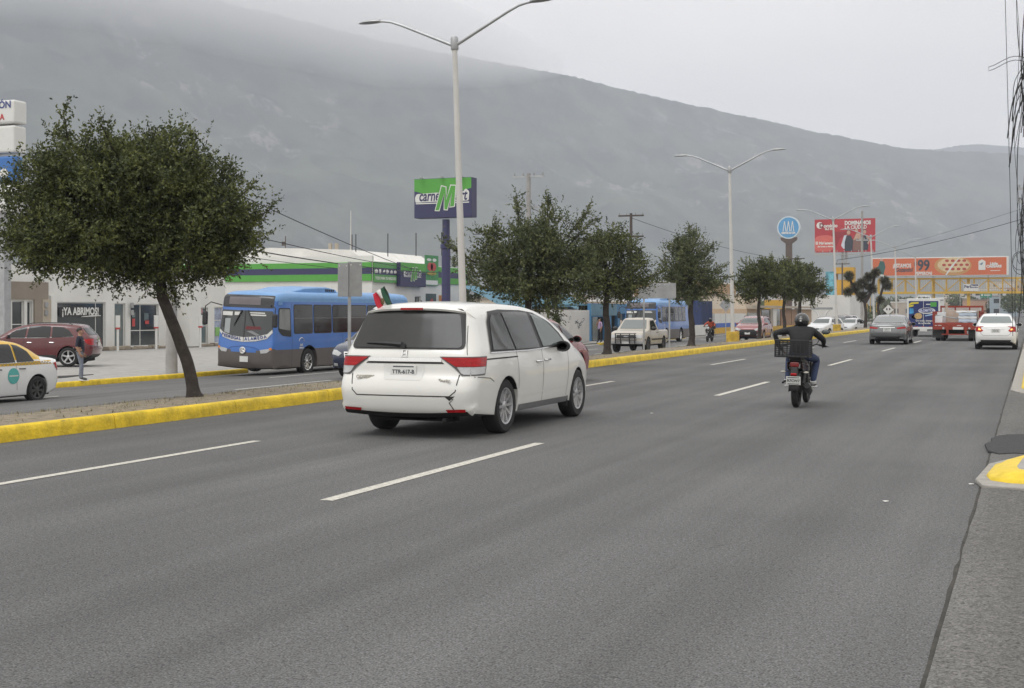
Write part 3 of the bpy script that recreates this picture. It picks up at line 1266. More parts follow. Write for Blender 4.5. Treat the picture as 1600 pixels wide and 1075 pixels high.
    for s_ in (-1, 1):
        B.panel('headlamp', [(s_ * .42, .80), (s_ * .78, .86), (s_ * .82, .72), (s_ * .5, .68)], 'F', m_clear, root, .01)
    B.panel('grille', [(-.4, .74), (.4, .74), (.36, .58), (-.36, .58)], 'F', m_blackp, root, .01)
    # exhaust, axle and valance below the bumper
    g = MB()
    g.box(-.62, .62, .3, .42, .21, .29)
    g.box(-.7, .7, .95, 1.2, .24, .36)
    g.tube([(.55, .06, .24), (.55, .5, .24)], .035, 8)
    g.box(-.35, .35, .3, .8, .22, .3)
    g.build('undercarriage', m_under, root, bevel=.02)
    g = MB()
    g.tube([(-.62, 2.1, 1.735), (-.62, 2.12, 1.79)], [.03, .006], 6)
    g.build('antenna', m_blackp, root, loc=(.35, -1.0, -.005))
    for s_ in (-1, 1):
        g = MB()
        g.box(s_ * .9 - .07, s_ * .9 + .07, 3.62, 3.64, .2, .42)
        g.build('mud_flap', m_blackp, root)
    wheels(root, 1.0, 1.18, 4.18, .368, .235, m_alloy, 10, .66, .035)
    return root


van = minivan()
place(van, -7.52, 15.17, 0, 0)
# ================================================================== ordinary cars
def car(label, cat, col, kind='sedan', group=None, name='parked_car', rear='std', front='std', L=4.45, H=1.46, hw=.87, rim=None, spokes=5, light=True, roof_col=None, glass=None, text_rear=None,
        cladding=False, plate_s=None):
    root = thing(name, label, cat, group=group)
    mc = col if not isinstance(col, tuple) else paint('paint_%02d%02d%02d' % tuple(int(c * 99) for c in col), col)
    glass = glass or m_glass
    rim = rim or m_alloy
    k, h = L / 4.45, H / 1.46
    if kind == 'sedan':
        top = [(.14, .26), (.05, .36), (.0, .52), (.01, .68), (.05, .84), (.09, .96), (.2, 1.02), (.62, 1.06), (1.0, 1.26), (1.35, 1.40), (1.8, 1.455), (2.2, 1.46),
               (2.6, 1.40), (3.0, 1.24), (3.35, 1.04), (3.7, .95), (4.1, .84), (4.36, .7), (4.45, .52), (4.42, .36), (4.32, .24)]
        side = [[(1.02, .98), (1.62, .97), (1.62, 1.375), (1.42, 1.35), (1.18, 1.21)], [(1.68, .97), (2.42, .965), (2.36, 1.37), (2.1, 1.39), (1.68, 1.38)],
                [(2.49, .965), (3.18, .965), (2.93, 1.17), (2.65, 1.32), (2.43, 1.36)]]
        rw = [(-.66, 1.09), (.66, 1.09), (.54, 1.36), (-.54, 1.36)]
        fw = [(-.70, 1.05), (.70, 1.05), (.56, 1.36), (-.56, 1.36)]
        axle = (.88, 3.52)
        belt, tum = .97, .48
    else:                                            # sport utility / crossover
        top = [(.16, .30), (.07, .38), (.015, .50), (.0, .66), (.035, .78), (.07, .92), (.13, 1.03), (.30, 1.20), (.42, 1.33), (.52, 1.40), (.95, 1.445), (1.5, 1.46), (2.1, 1.45),
               (2.6, 1.385), (3.0, 1.25), (3.3, 1.07), (3.65, .99), (4.1, .92), (4.36, .8), (4.45, .62), (4.43, .42), (4.33, .28)]
        side = [[(.66, 1.02), (1.45, .99), (1.45, 1.36), (1.1, 1.34), (.86, 1.24)], [(1.52, .99), (2.35, .98), (2.29, 1.36), (2.0, 1.38), (1.52, 1.37)],
                [(2.42, .98), (3.12, .98), (2.88, 1.17), (2.6, 1.31), (2.37, 1.35)]]
        rw = [(-.62, 1.07), (.62, 1.07), (.55, 1.32), (-.55, 1.32)]
        fw = [(-.70, 1.05), (.70, 1.05), (.57, 1.36), (-.57, 1.36)]
        axle = (.86, 3.50)
        belt, tum = .99, .40
    sc = lambda P: [(y * k, z * h) for y, z in P]
    wz = lambda P: [(x * hw / .87, z * h) for x, z in P]
    W = wfun(hw, .6 * h, belt * h, tum, L)
    rw_ = .31 * h if kind == 'sedan' else .325 * h
    B = Body(sc(top), (.2 if kind == 'sedan' else .24) * h, [a * k for a in axle], (rw_ + .055, rw_), W, rtop=.10, rend=.15, crown=.025, endcrown=.06)
    sp_ = [(lambda y, z, x: z < .38 * h, 1)] if cladding else None
    if roof_col:
        sp_ = [(lambda y, z, x: z > 1.0 * h and y < 3.4 * k and y > .75 * k, 1)]
        B.build('body', [mc, roof_col], root, sp_)
    else:
        B.build('body', [mc, m_blackp], root, sp_)
    for vw in 'LR':
        for q, nm in zip(side, ('rear_side_window', 'rear_door_window', 'front_door_window')):
            B.panel(nm, sc(q), vw, glass, root, .012, .06)
        B.line('window_trim', sc([side[0][0], (2.0, belt - .01), side[2][1]]), vw, .014, m_chrome if not cladding else m_chrome, root, .008)
        for pts in ([(1.65, .97), (1.66, .7), (1.6, .33)], [(2.45, .96), (2.46, .7), (2.44, .32)], [(3.3, .95), (3.3, .6), (3.1, .3)]):
            B.line('door_gap', sc(pts), vw, .010, m_seam, root)
        sg = 1 if vw == 'R' else -1
        door_mirror(root, sg * (W(3.05 * k, belt * h) - .02), 3.0 * k, (belt + .03) * h, sg, mc if not roof_col else m_blackp)
    handles(B, root, [(1.45 * k, .82 * h), (2.25 * k, .82 * h)], m_chrome if cladding else (mc if not roof_col else m_blackp))
    B.panel('rear_window', rpoly(wz(rw), .05), 'B', glass, root, .012, .06)
    B.panel('windscreen', rpoly(wz(fw), .05), 'F', m_glass_l if light else glass, root, .012, .06)
    for s_ in (-1, 1):
        vw = 'R' if s_ > 0 else 'L'
        P = lambda q: [(s_ * x, z) for x, z in wz(q)]
        if rear == 'bar':
            B.panel('tail_lamp', P([(.40, .84), (.78, .90), (.80, .80), (.45, .78)]), 'B', m_redl, root, .012, .06)
            B.panel('tail_lamp', sc([(.06, .90), (.30, .88), (.22, .80), (.06, .80)]), vw, m_redl, root, .012, .05)
            B.panel('exhaust_trim', P([(.52, .36), (.74, .37), (.72, .30), (.54, .30)]), 'B', m_chrome, root, .02, .1)
        elif rear == 'flash':
            B.panel('tail_lamp', P([(.50, .78), (.66, .94), (.80, .96), (.80, .74), (.58, .73)]), 'B', m_redl, root, .012, .06)
            B.panel('tail_lamp', sc([(.06, .96), (.26, .92), (.16, .76), (.05, .75)]), vw, m_redl, root, .012, .05)
            B.panel('turn_lamp', P([(.57, .80), (.68, .90), (.70, .80)]), 'B', m_turn, root, .03, .06)
        else:
            B.panel('tail_lamp', P([(.46, .92), (.80, .95), (.80, .74), (.62, .72)]), 'B', m_redl, root, .012, .06)
            B.panel('tail_lamp', sc([(.05, .95), (.30, .92), (.20, .78), (.05, .74)]), vw, m_redl, root, .012, .05)
        B.panel('headlamp', P([(.40, .70), (.60, .78), (.80, .80), (.80, .68), (.50, .62)]), 'F', m_clear, root, .012, .06)
        B.panel('headlamp', sc([(4.40, .72), (4.05, .80), (4.1, .72), (4.40, .64)]), vw, m_clear, root, .012, .05)
        B.panel('fog_lamp', P([(.55, .42), (.68, .43), (.68, .35), (.55, .35)]), 'F', m_clear if front != 'std' else m_blackp, root, .012, .06)
    if front == 'mouth':
        B.panel('grille', wz([(-.50, .68), (.50, .68), (.62, .52), (.55, .34), (-.55, .34), (-.62, .52)]), 'F', m_blackp, root, .012, .08)
        B.panel('skid_plate', wz([(-.5, .30), (.5, .30), (.46, .25), (-.46, .25)]), 'F', m_blackp, root, .012, .08)
    elif front == 'chrome':
        B.panel('grille_surround', wz([(-.34, .74), (.34, .74), (.26, .46), (-.26, .46)]), 'F', m_chrome, root, .010, .08)
        B.panel('grille', wz([(-.30, .71), (.30, .71), (.22, .49), (-.22, .49)]), 'F', m_blackp, root, .018, .08)
        for z in (.66, .60, .54):
            B.line('grille_bar', wz([(-.27, z), (.27, z)]), 'F', .02, m_chrome, root, .03)
    else:
        B.panel('grille', wz([(-.36, .68), (.36, .68), (.3, .60), (-.3, .60)]), 'F', m_blackp, root, .012, .08)
        B.panel('air_intake', wz([(-.4, .44), (.4, .44), (.36, .32), (-.36, .32)]), 'F', m_blackp, root, .012, .08)
    B.panel('rear_valance', wz([(-.62, .40), (.62, .40), (.56, .27), (-.56, .27)]), 'B', m_blackp, root, .012, .1)
    zp = (.80 if rear == 'flash' else .76) * h
    B.line('boot_gap', wz([(-.62, .98), (-.60, .66), (-.5, .58), (.5, .58), (.60, .66), (.62, .98)]), 'B', .010, m_seam, root)
    B.panel('boot_garnish', wz([(-.34, .865), (.34, .865), (.34, .835), (-.34, .835)]), 'B', m_chrome, root, .012, .1)
    l_, _ = B.hit('B', 0, zp - .02)
    plate(root, plate_s, 0, l_.y - .012, zp - .03, (0, 0, 0), .36, .16, .075)
    l_, _ = B.hit('F', 0, .47 * h)
    plate(root, None, 0, l_.y + .014, .47 * h, (0, 0, 0), .34, .14)
    g = MB()
    g.box(-hw * .8, hw * .8, .3, L - .4, .16 * h, .32 * h)
    g.build('undercarriage', m_under, root)
    if kind != 'sedan':
        for s_ in (-1, 1):
            g = MB()
            x = s_ * (W(1.5 * k, 1.38 * h) - .08)
            g.tube([(x, .75 * k, 1.43 * h), (x, .9 * k, 1.485 * h), (x, 2.2 * k, 1.485 * h), (x, 2.4 * k, 1.43 * h)], .016, 6)
            g.build('roof_rail', m_blackp, root, smooth=True)
    else:
        g = MB()
        g.tube([(0, 1.4 * k, 1.42 * h), (0, 1.2 * k, 1.56 * h)], [.012, .004], 6)
        g.build('antenna', m_blackp, root)
    wheels(root, hw, axle[0] * k, axle[1] * k, rw_, .2, rim, spokes, .68, .012)
    root['_L'] = L
    return root, B


m_turn = bpy.data.materials.new('lit_turn_signal')
m_turn.use_nodes = True
_b = m_turn.node_tree.nodes['Principled BSDF']
_b.inputs['Base Color'].default_value = (.8, .35, .08, 1)
_b.inputs['Emission Color'].default_value = (1, .55, .15, 1)
_b.inputs['Emission Strength'].default_value = 1.6

# white and yellow taxi on the far carriageway
m_tyel = paint('taxi_yellow', (.70, .43, .035))
m_twht = paint('taxi_white', (.76, .77, .78))
taxi, B = car('white taxi with yellow roof and checkered stripe, cut off by the left picture edge', 'taxi', m_twht, 'sedan', name='taxi', L=4.35, H=1.5, hw=.86, rim=m_steel, spokes=7,
              roof_col=m_tyel, glass=m_glass)
k_, h_ = 4.35 / 4.45, 1.5 / 1.46
m_chk = M('checker_brown', (.32, .23, .10), .5)
for vw in 'LR':
    B.panel('stripe', [(.35 * k_, .985 * h_), (3.3 * k_, .965 * h_), (3.3 * k_, .89 * h_), (.35 * k_, .90 * h_)], vw, m_tyel, taxi, .004, .15)
    for j in range(24):
        for r_ in range(2):
            y = (.40 + j * .12 + r_ * .06) * k_
            z = (.905 + r_ * .034) * h_
            B.panel('checker', [(y, z), (y + .055, z), (y + .055, z + .034), (y, z + .034)], vw, m_chk, taxi, .008, .2)
    c = B.hit(vw, 1.75 * k_, .68)[0]
    B.panel('door_emblem', [(1.75 * k_ + .19 * math.cos(a), .68 + .19 * math.sin(a)) for a in [2 * PI * q / 24 for q in range(24)]], vw, M('emblem_teal', (.10, .42, .40), .5), taxi, .006, .1)
    B.panel('emblem_band', [(1.60 * k_, .70), (1.90 * k_, .70), (1.90 * k_, .67), (1.60 * k_, .67)], vw, m_plate, taxi, .012, .1)
place(taxi, -23.3, 26.25, zl(-23.3), PI)
taxi.rotation_euler = (0, -.036, PI)

# dark red sport utility car parked across the forecourt
suv, B = car('dark red sport utility car parked on the forecourt behind the standing man', 'car', M('maroon_paint', (.10, .008, .012), .22, coat=.8, var=.05), 'suv', L=4.78, H=1.69, hw=.94, rim=m_alloy, spokes=5, cladding=True,
             light=False)
place(suv, -34.9, 42.9, ZW, R(115))

# dark car half hidden behind the minivan, coming towards us
dk, B = car('navy blue car with chrome grille coming the other way, mostly hidden by the minivan', 'car', (.02, .028, .06), 'suv', name='oncoming_car', front='chrome', L=4.3, H=1.6, hw=.9, light=False)
place(dk, -18.75, 34.6 + 4.3, zl(-18.75), PI)

# red saloon ahead of the van
rd, B = car('red saloon just ahead of the white minivan, its wing mirror showing', 'car', (.22, .012, .014), 'sedan', name='moving_car', L=4.4, H=1.46, hw=.86)
place(rd, -10.6, 25.5, 0, 0)

# grey saloon
gs, B = car('grey saloon with wide tail lamps driving away ahead of the motorcyclist', 'car', M('grey_paint', (.16, .165, .17), .22, coat=.8, var=.04, metal=.4), 'sedan', name='moving_car', rear='bar', L=4.6, H=1.44, hw=.92, plate_s='RVB-13', glass=glassmat('grey_car_glass', (.2, .21, .215), .06))
place(gs, -6.55, 66.2, 0, 0)

# white saloon on the right
ws_, B = car('white saloon with its turn signals lit at the right picture edge', 'car', M('solid_white', (.74, .74, .74), .3, coat=.5, var=.03), 'sedan', name='moving_car', rear='flash', L=4.45, H=1.514, hw=.86, plate_s='SGX-84', glass=glassmat('white_car_glass', (.17, .2, .2), .06))
place(ws_, -1.42, 59.2, 0, 0)

# red crossover coming
cc, B = car('dusty red crossover with black grille coming along behind the median lamp post', 'car', (.25, .075, .08), 'suv', name='oncoming_car', front='mouth', L=4.46, H=1.62, hw=.91)
place(cc, -17.15, 84.8 + 4.46, zl(-17.15), PI)

# parked cars further along
spots = [(1306, -20.6, 112, (.62, .63, .64), 'suv', 'white parked car under the arched bus stop sign'), (1345, -19.5, 128, (.5, .51, .52), 'sedan', 'silver car parked left of the grey saloon, beyond the median'),
         (1326, -25.0, 150, (.05, .05, .055), 'suv', 'black car parked before the yellow shopfront'), (1334, -26, 176, (.6, .6, .6), 'suv', 'white van-like car parked furthest along the yellow shops')]
for px, X, Y, col, kd, lb in spots:
    o, B = car(lb, 'car', col, kd, group='cars parked along the far side', L=4.3, H=1.5 if kd == 'sedan' else 1.65)
    place(o, on_y(px, Y), Y, zl(-20) - .1, PI - .25)


# ------------------------------------------------------------------ pickup
def pickup():
    root = thing('pickup_truck', 'beige old pickup truck with black bull bar coming the other way', 'pickup truck')
    m_p = M('pickup_beige', (.42, .385, .33), .35, coat=.4, var=.06)
    top = [(.1, .45), (.02, .55), (.0, .8), (.03, 1.02), (.1, 1.06), (1.0, 1.07), (1.85, 1.08), (1.93, 1.2), (2.0, 1.45), (2.12, 1.6), (2.3, 1.655), (2.9, 1.64), (3.1, 1.56), (3.35, 1.34), (3.6, 1.13), (3.75, 1.08),
           (4.3, 1.03), (4.62, .95), (4.72, .82), (4.75, .6), (4.7, .45), (4.6, .38)]
    W = wfun(.87, .7, 1.06, .36, 4.75, .04, .05)
    B = Body(top, .38, [1.0, 3.85], (.42, .36), W, rtop=.08, rend=.1, crown=.02, endcrown=.03)
    B.build('body', [m_p, m_blackp], root)
    B.panel('bed_opening', [(-.72, .14), (.72, .14), (.72, 1.80), (-.72, 1.80)], 'T', m_blackp, root, .01, .2)
    B.panel('windscreen', [(-.66, 1.14), (.66, 1.14), (.56, 1.57), (-.56, 1.57)], 'F', glassmat('pickup_glass', (.17, .19, .19), .07), root, .012, .06)
    B.panel('rear_window', [(-.55, 1.2), (.55, 1.2), (.5, 1.52), (-.5, 1.52)], 'B', m_glass, root, .012, .06)
    for vw, sg in (('L', -1), ('R', 1)):
        B.panel('door_window', [(2.25, 1.12), (3.42, 1.12), (3.2, 1.36), (3.0, 1.53), (2.35, 1.55)], vw, m_glass, root, .012, .06)
        for pts in ([(2.12, 1.1), (2.12, .45)], [(3.5, 1.1), (3.45, .45)], [(1.9, 1.05), (1.9, .45)]):
            B.line('door_gap', pts, vw, .012, m_seam, root)
        door_mirror(root, sg * .84, 3.3, 1.15, sg, m_blackp, 1.2)
        B.panel('headlamp', [(sg * .5, .86), (sg * .8, .86), (sg * .8, .70), (sg * .5, .70)], 'F', m_clear, root, .012, .1)
        B.panel('side_trim', [(.2, .66), (4.5, .66), (4.5, .58), (.2, .58)], vw, m_blackp, root, .006, .2)
        B.panel('tail_lamp', [(sg * .72, .95), (sg * .84, .95), (sg * .84, .68), (sg * .72, .68)], 'B', m_redl, root, .012, .1)
    handles(B, root, [(2.3, .95)], m_blackp)
    B.panel('grille', [(-.48, .86), (.48, .86), (.48, .70), (-.48, .70)], 'F', m_blackp, root, .01, .1)
    l_, _ = B.hit('F', 0, .78)
    g = MB()
    g.box(-.12, .12, l_.y + .01, l_.y + .04, .755, .795)
    g.box(-.07, .07, l_.y + .01, l_.y + .042, .735, .815)
    g.build('badge', m_chrome, root)
    g = MB()
    g.box(-.86, .86, 4.70, 4.86, .42, .58)
    g.build('front_bumper', M('bumper_grey', (.3, .3, .3), .5), root, bevel=.03)
    g = MB()
    for z in (.62, .74, .92):
        g.tube([(-.52, 4.86, z), (-.48, 4.93, z), (.48, 4.93, z), (.52, 4.86, z)], .024, 6)
    for x in (-.48, -.22, .22, .48):
        g.tube([(x, 4.93, .45), (x, 4.94, .75), (x, 4.93, .94)], .026, 6)
    g.build('bull_bar', m_blackp, root, smooth=True)
    g = MB()
    g.box(-.86, .86, -.12, .04, .45, .58)
    g.build('rear_bumper', m_chrome, root, bevel=.02)
    plate(root, None, 0, 4.87, .52, (0, 0, 0))
    g = MB()
    g.box(-.6, .6, .3, 4.4, .3, .45)
    g.build('undercarriage', m_under, root)
    wheels(root, .88, 1.0, 3.85, .36, .23, m_steel, 7, .6, .02)
    return root


pk = pickup()
place(pk, -18.05, 60.3 + 4.85, zl(-18.05), PI)


# ------------------------------------------------------------------ city buses
m_bblue = M('bus_blue', (.052, .165, .50), .3, coat=.5, var=.06, sc=.8)
m_bgrey = M('bus_grey', (.115, .10, .095), .5, var=.08)
m_broof = M('bus_roof', (.14, .30, .56), .4, var=.08)
m_bwin = glassmat('bus_window', (.012, .013, .014), .05)
m_wsc = glassmat('bus_screen', (.07, .076, .078), .05)
m_signw = M('print_white', (.66, .66, .64), .6, var=.05)
m_signb = M('print_blue', (.05, .07, .22), .6, var=0)


def bus(label, L=10.7, detail=True, dest='', Hh=3.15):
    root = thing('city_bus', label, 'bus', group='blue city buses on the far carriageway')
    hw = 1.22
    top = [(.12, .30), (.04, .40), (.0, .8), (.0, 1.6), (.06, 2.5), (.18, 2.85), (.4, 2.95), (1.0, 2.98), (L - 3, 2.98), (L - 1.2, 2.97), (L - .5, 2.92), (L - .22, 2.78), (L - .16, 2.5), (L - .10, 2.0), (L - .04, 1.4),
           (L, 1.0), (L, .7), (L - .03, .45), (L - .1, .30)]

    def W(y, z):
        return hw - .10 * max(0, z - 1.2) / 1.8 - .07 * max(0, (y - L + .9) / .9) ** 2
    ax = [L * .27, L - 2.35]
    B = Body(top, .30, ax, (.60, .48), W, rtop=.2, rend=.13, crown=.05, endcrown=.10)
    B.build('body', [m_bblue, m_bgrey, m_broof], root, [(lambda y, z, x: z < .98 - .12 * (y > L - .3) * (1 - (x / 1.2) ** 2), 1), (lambda y, z, x: z > 2.66, 2)])
    # ends
    fs = [(-1.04, 2.30), (1.04, 2.30), (1.08, 1.55), (.9, 1.34), (.5, 1.24), (0, 1.2), (-.5, 1.24), (-.9, 1.34), (-1.08, 1.55)]
    B.panel('windscreen', rpoly(fs, .06), 'F', m_wsc, root, .010)
    B.panel('destination_box', rpoly([(-1.03, 2.84), (1.03, 2.84), (1.04, 2.40), (-1.04, 2.40)], .08), 'F', glassmat('bus_dest', (.045, .045, .05), .1), root, .010)
    B.panel('destination_display', [(-.55, 2.76), (.75, 2.76), (.75, 2.50), (-.55, 2.50)], 'F', M('display_grey', (.16, .14, .15), .3), root, .02)
    B.line('screen_divider', [(0, 2.30), (0, 1.2)], 'F', .03, m_blackp, root, .02)
    if detail:
        B.panel('route_card', [(.55, 2.24), (1.0, 2.24), (1.0, 2.1), (.55, 2.1)], 'F', m_signw, root, .018)
        B.panel('route_card', [(.2, 2.24), (.46, 2.24), (.46, 2.12), (.2, 2.12)], 'F', m_signw, root, .018)
        B.panel('route_card', [(-.75, 2.24), (-.15, 2.24), (-.15, 2.2), (-.75, 2.2)], 'F', m_signw, root, .018)
        B.panel('route_card', [(-.8, 2.17), (-.2, 2.17), (-.2, 2.12), (-.8, 2.12)], 'F', m_signw, root, .018)
        B.panel('banner', [(1.06, 1.62), (.9, 1.50), (.5, 1.40), (0, 1.36), (-.5, 1.40), (-.9, 1.50), (-1.06, 1.66), (-1.08, 1.55), (-.9, 1.34), (-.5, 1.24), (0, 1.2), (.5, 1.24), (.9, 1.34), (1.08, 1.55)], 'F', m_signw, root, .018)
        # banner words follow the curve of the screen
        for i, ch in enumerate('PEDREGAL'):
            x = .92 - i * .112
            z = 1.30 + .15 * abs(x) ** 2
            l_, n_ = B.hit('F', x, z)
            text(ch, .15, m_signb, root, (x, l_.y + .032, z), (R(90), -.3 * x * -1, PI), bold=.006, ext=.001)
        for i, ch in enumerate('ALAMEDA'):
            x = -.10 - i * .122
            z = 1.30 + .15 * abs(x) ** 2
            l_, n_ = B.hit('F', x, z)
            text(ch, .15, m_signb, root, (x, l_.y + .032, z), (R(90), -.3 * x * -1, PI), bold=.006, ext=.001)
        # things seen through the screen: seats, pillar and rail
        for poly, mt in (([(.62, 2.0), (.86, 2.0), (.86, 1.52), (.62, 1.47)], M('seen_door', (.36, .39, .40), .4)), ([(-.05, 1.75), (-.62, 1.75), (-.66, 1.65), (-.05, 1.63)], M('seen_red', (.14, .02, .025), .5)),
                         ([(-.1, 1.58), (-.5, 1.42), (-.62, 1.46), (-.3, 1.6)], M('seen_dash', (.22, .22, .23), .5))):
            B.panel('cab_interior', poly, 'F', mt, root, .014)
        for x0, x1 in ((-.1, -.75), (.15, .8)):
            pts = []
            for u in range(5):
                x, z = x0 + (x1 - x0) * u / 4 * .45, 2.30 - .55 * u / 4
                l_, _ = B.hit('F', x, z)
                pts.append((x, l_.y + .04, z))
            g = MB()
            g.tube(pts, [.03, .026, .022, .02, .012], 5)
            g.build('wiper', m_blackp, root)
    # front lamps and bumper
    for s_ in (-1, 1):
        B.panel('headlamp', [(s_ * .66, .94), (s_ * .98, .99), (s_ * 1.04, .94), (s_ * .92, .84), (s_ * .7, .82)], 'F', m_clear, root, .014, .08)
        B.panel('turn_lamp', [(s_ * 1.0, 1.02), (s_ * 1.09, 1.03), (s_ * 1.09, .95), (s_ * 1.0, .94)], 'F', m_amber, root, .014, .08)
        B.panel('tail_lamp', [(s_ * .85, 1.2), (s_ * 1.05, 1.2), (s_ * 1.05, .9), (s_ * .85, .9)], 'B', m_redl, root, .014, .1)
    B.line('bonnet_line', [(-.65, .92), (-.5, 1.0), (0, 1.06), (.5, 1.0), (.65, .92)], 'F', .025, M('bus_blue_dark', (.03, .09, .3), .4), root, .006)
    l_, _ = B.hit('F', 0, .9)
    g = MB()
    g.lathe([(.125, 0), (.125, .02), (.105, .025), (.105, .005), (.0001, .004)], 'y', (0, l_.y + .005, .90), 24)
    for a in (90, 210, 330):
        g.tube([(0, l_.y + .025, .90), (.11 * math.cos(R(a)), l_.y + .022, .90 + .11 * math.sin(R(a)))], [.02, .008], 5)
    g.build('marque_star', m_chrome, root, smooth=True)
    l_, _ = B.hit('F', -.05, .6)
    plate(root, None, -.05, l_.y + .015, .60, (0, 0, 0), .34, .2)
    # side windows: driver window, then a row of five or more
    nwin = 6 if detail else 6
    for vw, sg in (('L', -1), ('R', 1)):
        B.panel('driver_window', rpoly([(L - 1.05, 2.42), (L - .32, 2.42), (L - .28, 1.62), (L - .5, 1.45), (L - 1.1, 1.40)], .08), vw, m_blackp, root, .006)
        B.panel('driver_glass', rpoly([(L - 1.0, 2.38), (L - .36, 2.38), (L - .32, 1.70), (L - 1.02, 1.62)], .06), vw, glassmat('bus_driver_glass', (.2, .21, .205), .05), root, .012)
        y = L - 1.25
        wd = (L - 1.6) / (nwin + .55)
        for i in range(nwin):
            a, b_ = y - wd + .07, y - .05
            B.panel('window_frame', rpoly([(a - .03, 2.55), (b_ + .03, 2.55), (b_ + .03, 1.50), (a - .03, 1.50)], .1), vw, m_blackp, root, .005, .15)
            B.panel('side_window', rpoly([(a, 2.52), (b_, 2.52), (b_, 1.53), (a, 1.53)], .09), vw, m_bwin if i % 3 else glassmat('bus_window_open', (.06, .06, .06), .06), root, .010, .2)
            B.line('window_rail', [(a, 2.06), (b_, 2.06)], vw, .02, M('rail_grey', (.18, .18, .19), .5), root, .012)
            y -= wd
        B.line('panel_gap', [(L - 1.15, 2.6), (L - 1.15, .35)], vw, .012, m_seam, root)
        B.line('panel_gap', [(L * .55, 1.45), (L * .55, .35)], vw, .012, m_seam, root)
        B.panel('roof_lamp', [(L - .55, 2.62), (L - .3, 2.62), (L - .3, 2.53), (L - .55, 2.53)], vw, m_broof, root, .012)
        # mirror on its long arm
        g = MB()
        g.tube([(sg * 1.0, L - .05, 2.45), (sg * 1.25, L + .28, 2.55), (sg * 1.42, L + .36, 2.4), (sg * 1.42, L + .36, 2.2)], .02, 6)
        g.build('mirror_arm', m_blackp, root, smooth=True)
        g = MB()
        g.box(sg * 1.42 - .1, sg * 1.42 + .1, L + .3, L + .42, 1.75, 2.22)
        g.build('door_mirror', m_blackp, root, bevel=.05)
        if detail:
            l_, _ = B.hit(vw, L - 1.85, 1.2)
            for j, (s__, sz, z) in enumerate((('BUS', .11, 1.10), ('URBANO', .07, 1.0))):
                text(s__, sz, m_signw, root, (l_.x + sg * .012, L - 1.78, z), (R(90), 0, R(90 * sg)), bold=.004, ext=.001)
            g = MB()
            pts = [(l_.x + sg * .008, L - 1.78 + .17 * math.cos(a), 1.24 + .12 * math.sin(a)) for a in [PI * (1 - q / 10) for q in range(11)]]
            g.tube(pts, .016, 4)
            g.build('side_emblem', m_signw, root)
    # roof vents
    g = MB()
    g.prism([(L - 5.2, 2.9), (L - 4.9, 3.12), (L - 4.2, 3.2), (L - 2.6, 3.14), (L - 1.4, 2.95)], 'x', -.8, .8)
    g.build('roof_pod', m_broof, root, bevel=.05)
    for j in range(5):
        g = MB()
        g.box(.802, .815, L - 4.75 + j * .14, L - 4.67 + j * .14, 3.03, 3.12)
        g.box(-.815, -.802, L - 4.75 + j * .14, L - 4.67 + j * .14, 3.03, 3.12)
        g.build('vent_slot', m_blackp, root)
    g = MB()
    g.box(-1.0, 1.0, .4, L - .6, .25, .5)
    g.build('undercarriage', m_under, root)
    for kk, y in enumerate(ax):
        for sg in (-1, 1):
            make_wheel(root, sg * (hw - .17), y, .48, .28, sg, m_chrome, 10, .62)
    return root


b1 = bus('blue city bus with PEDREGAL ALAMEDA banner pulling past the shops', 10.7)
place(b1, -25.62, 39.2 + 10.7, zl(-25.6), PI)
b1.rotation_euler = (0, -.036, PI)
b2 = bus('blue city bus further away behind the beige pickup', 8.8, True)
place(b2, -24.8, 86.4 + 8.8, zl(-24.8), PI)
l2 = None


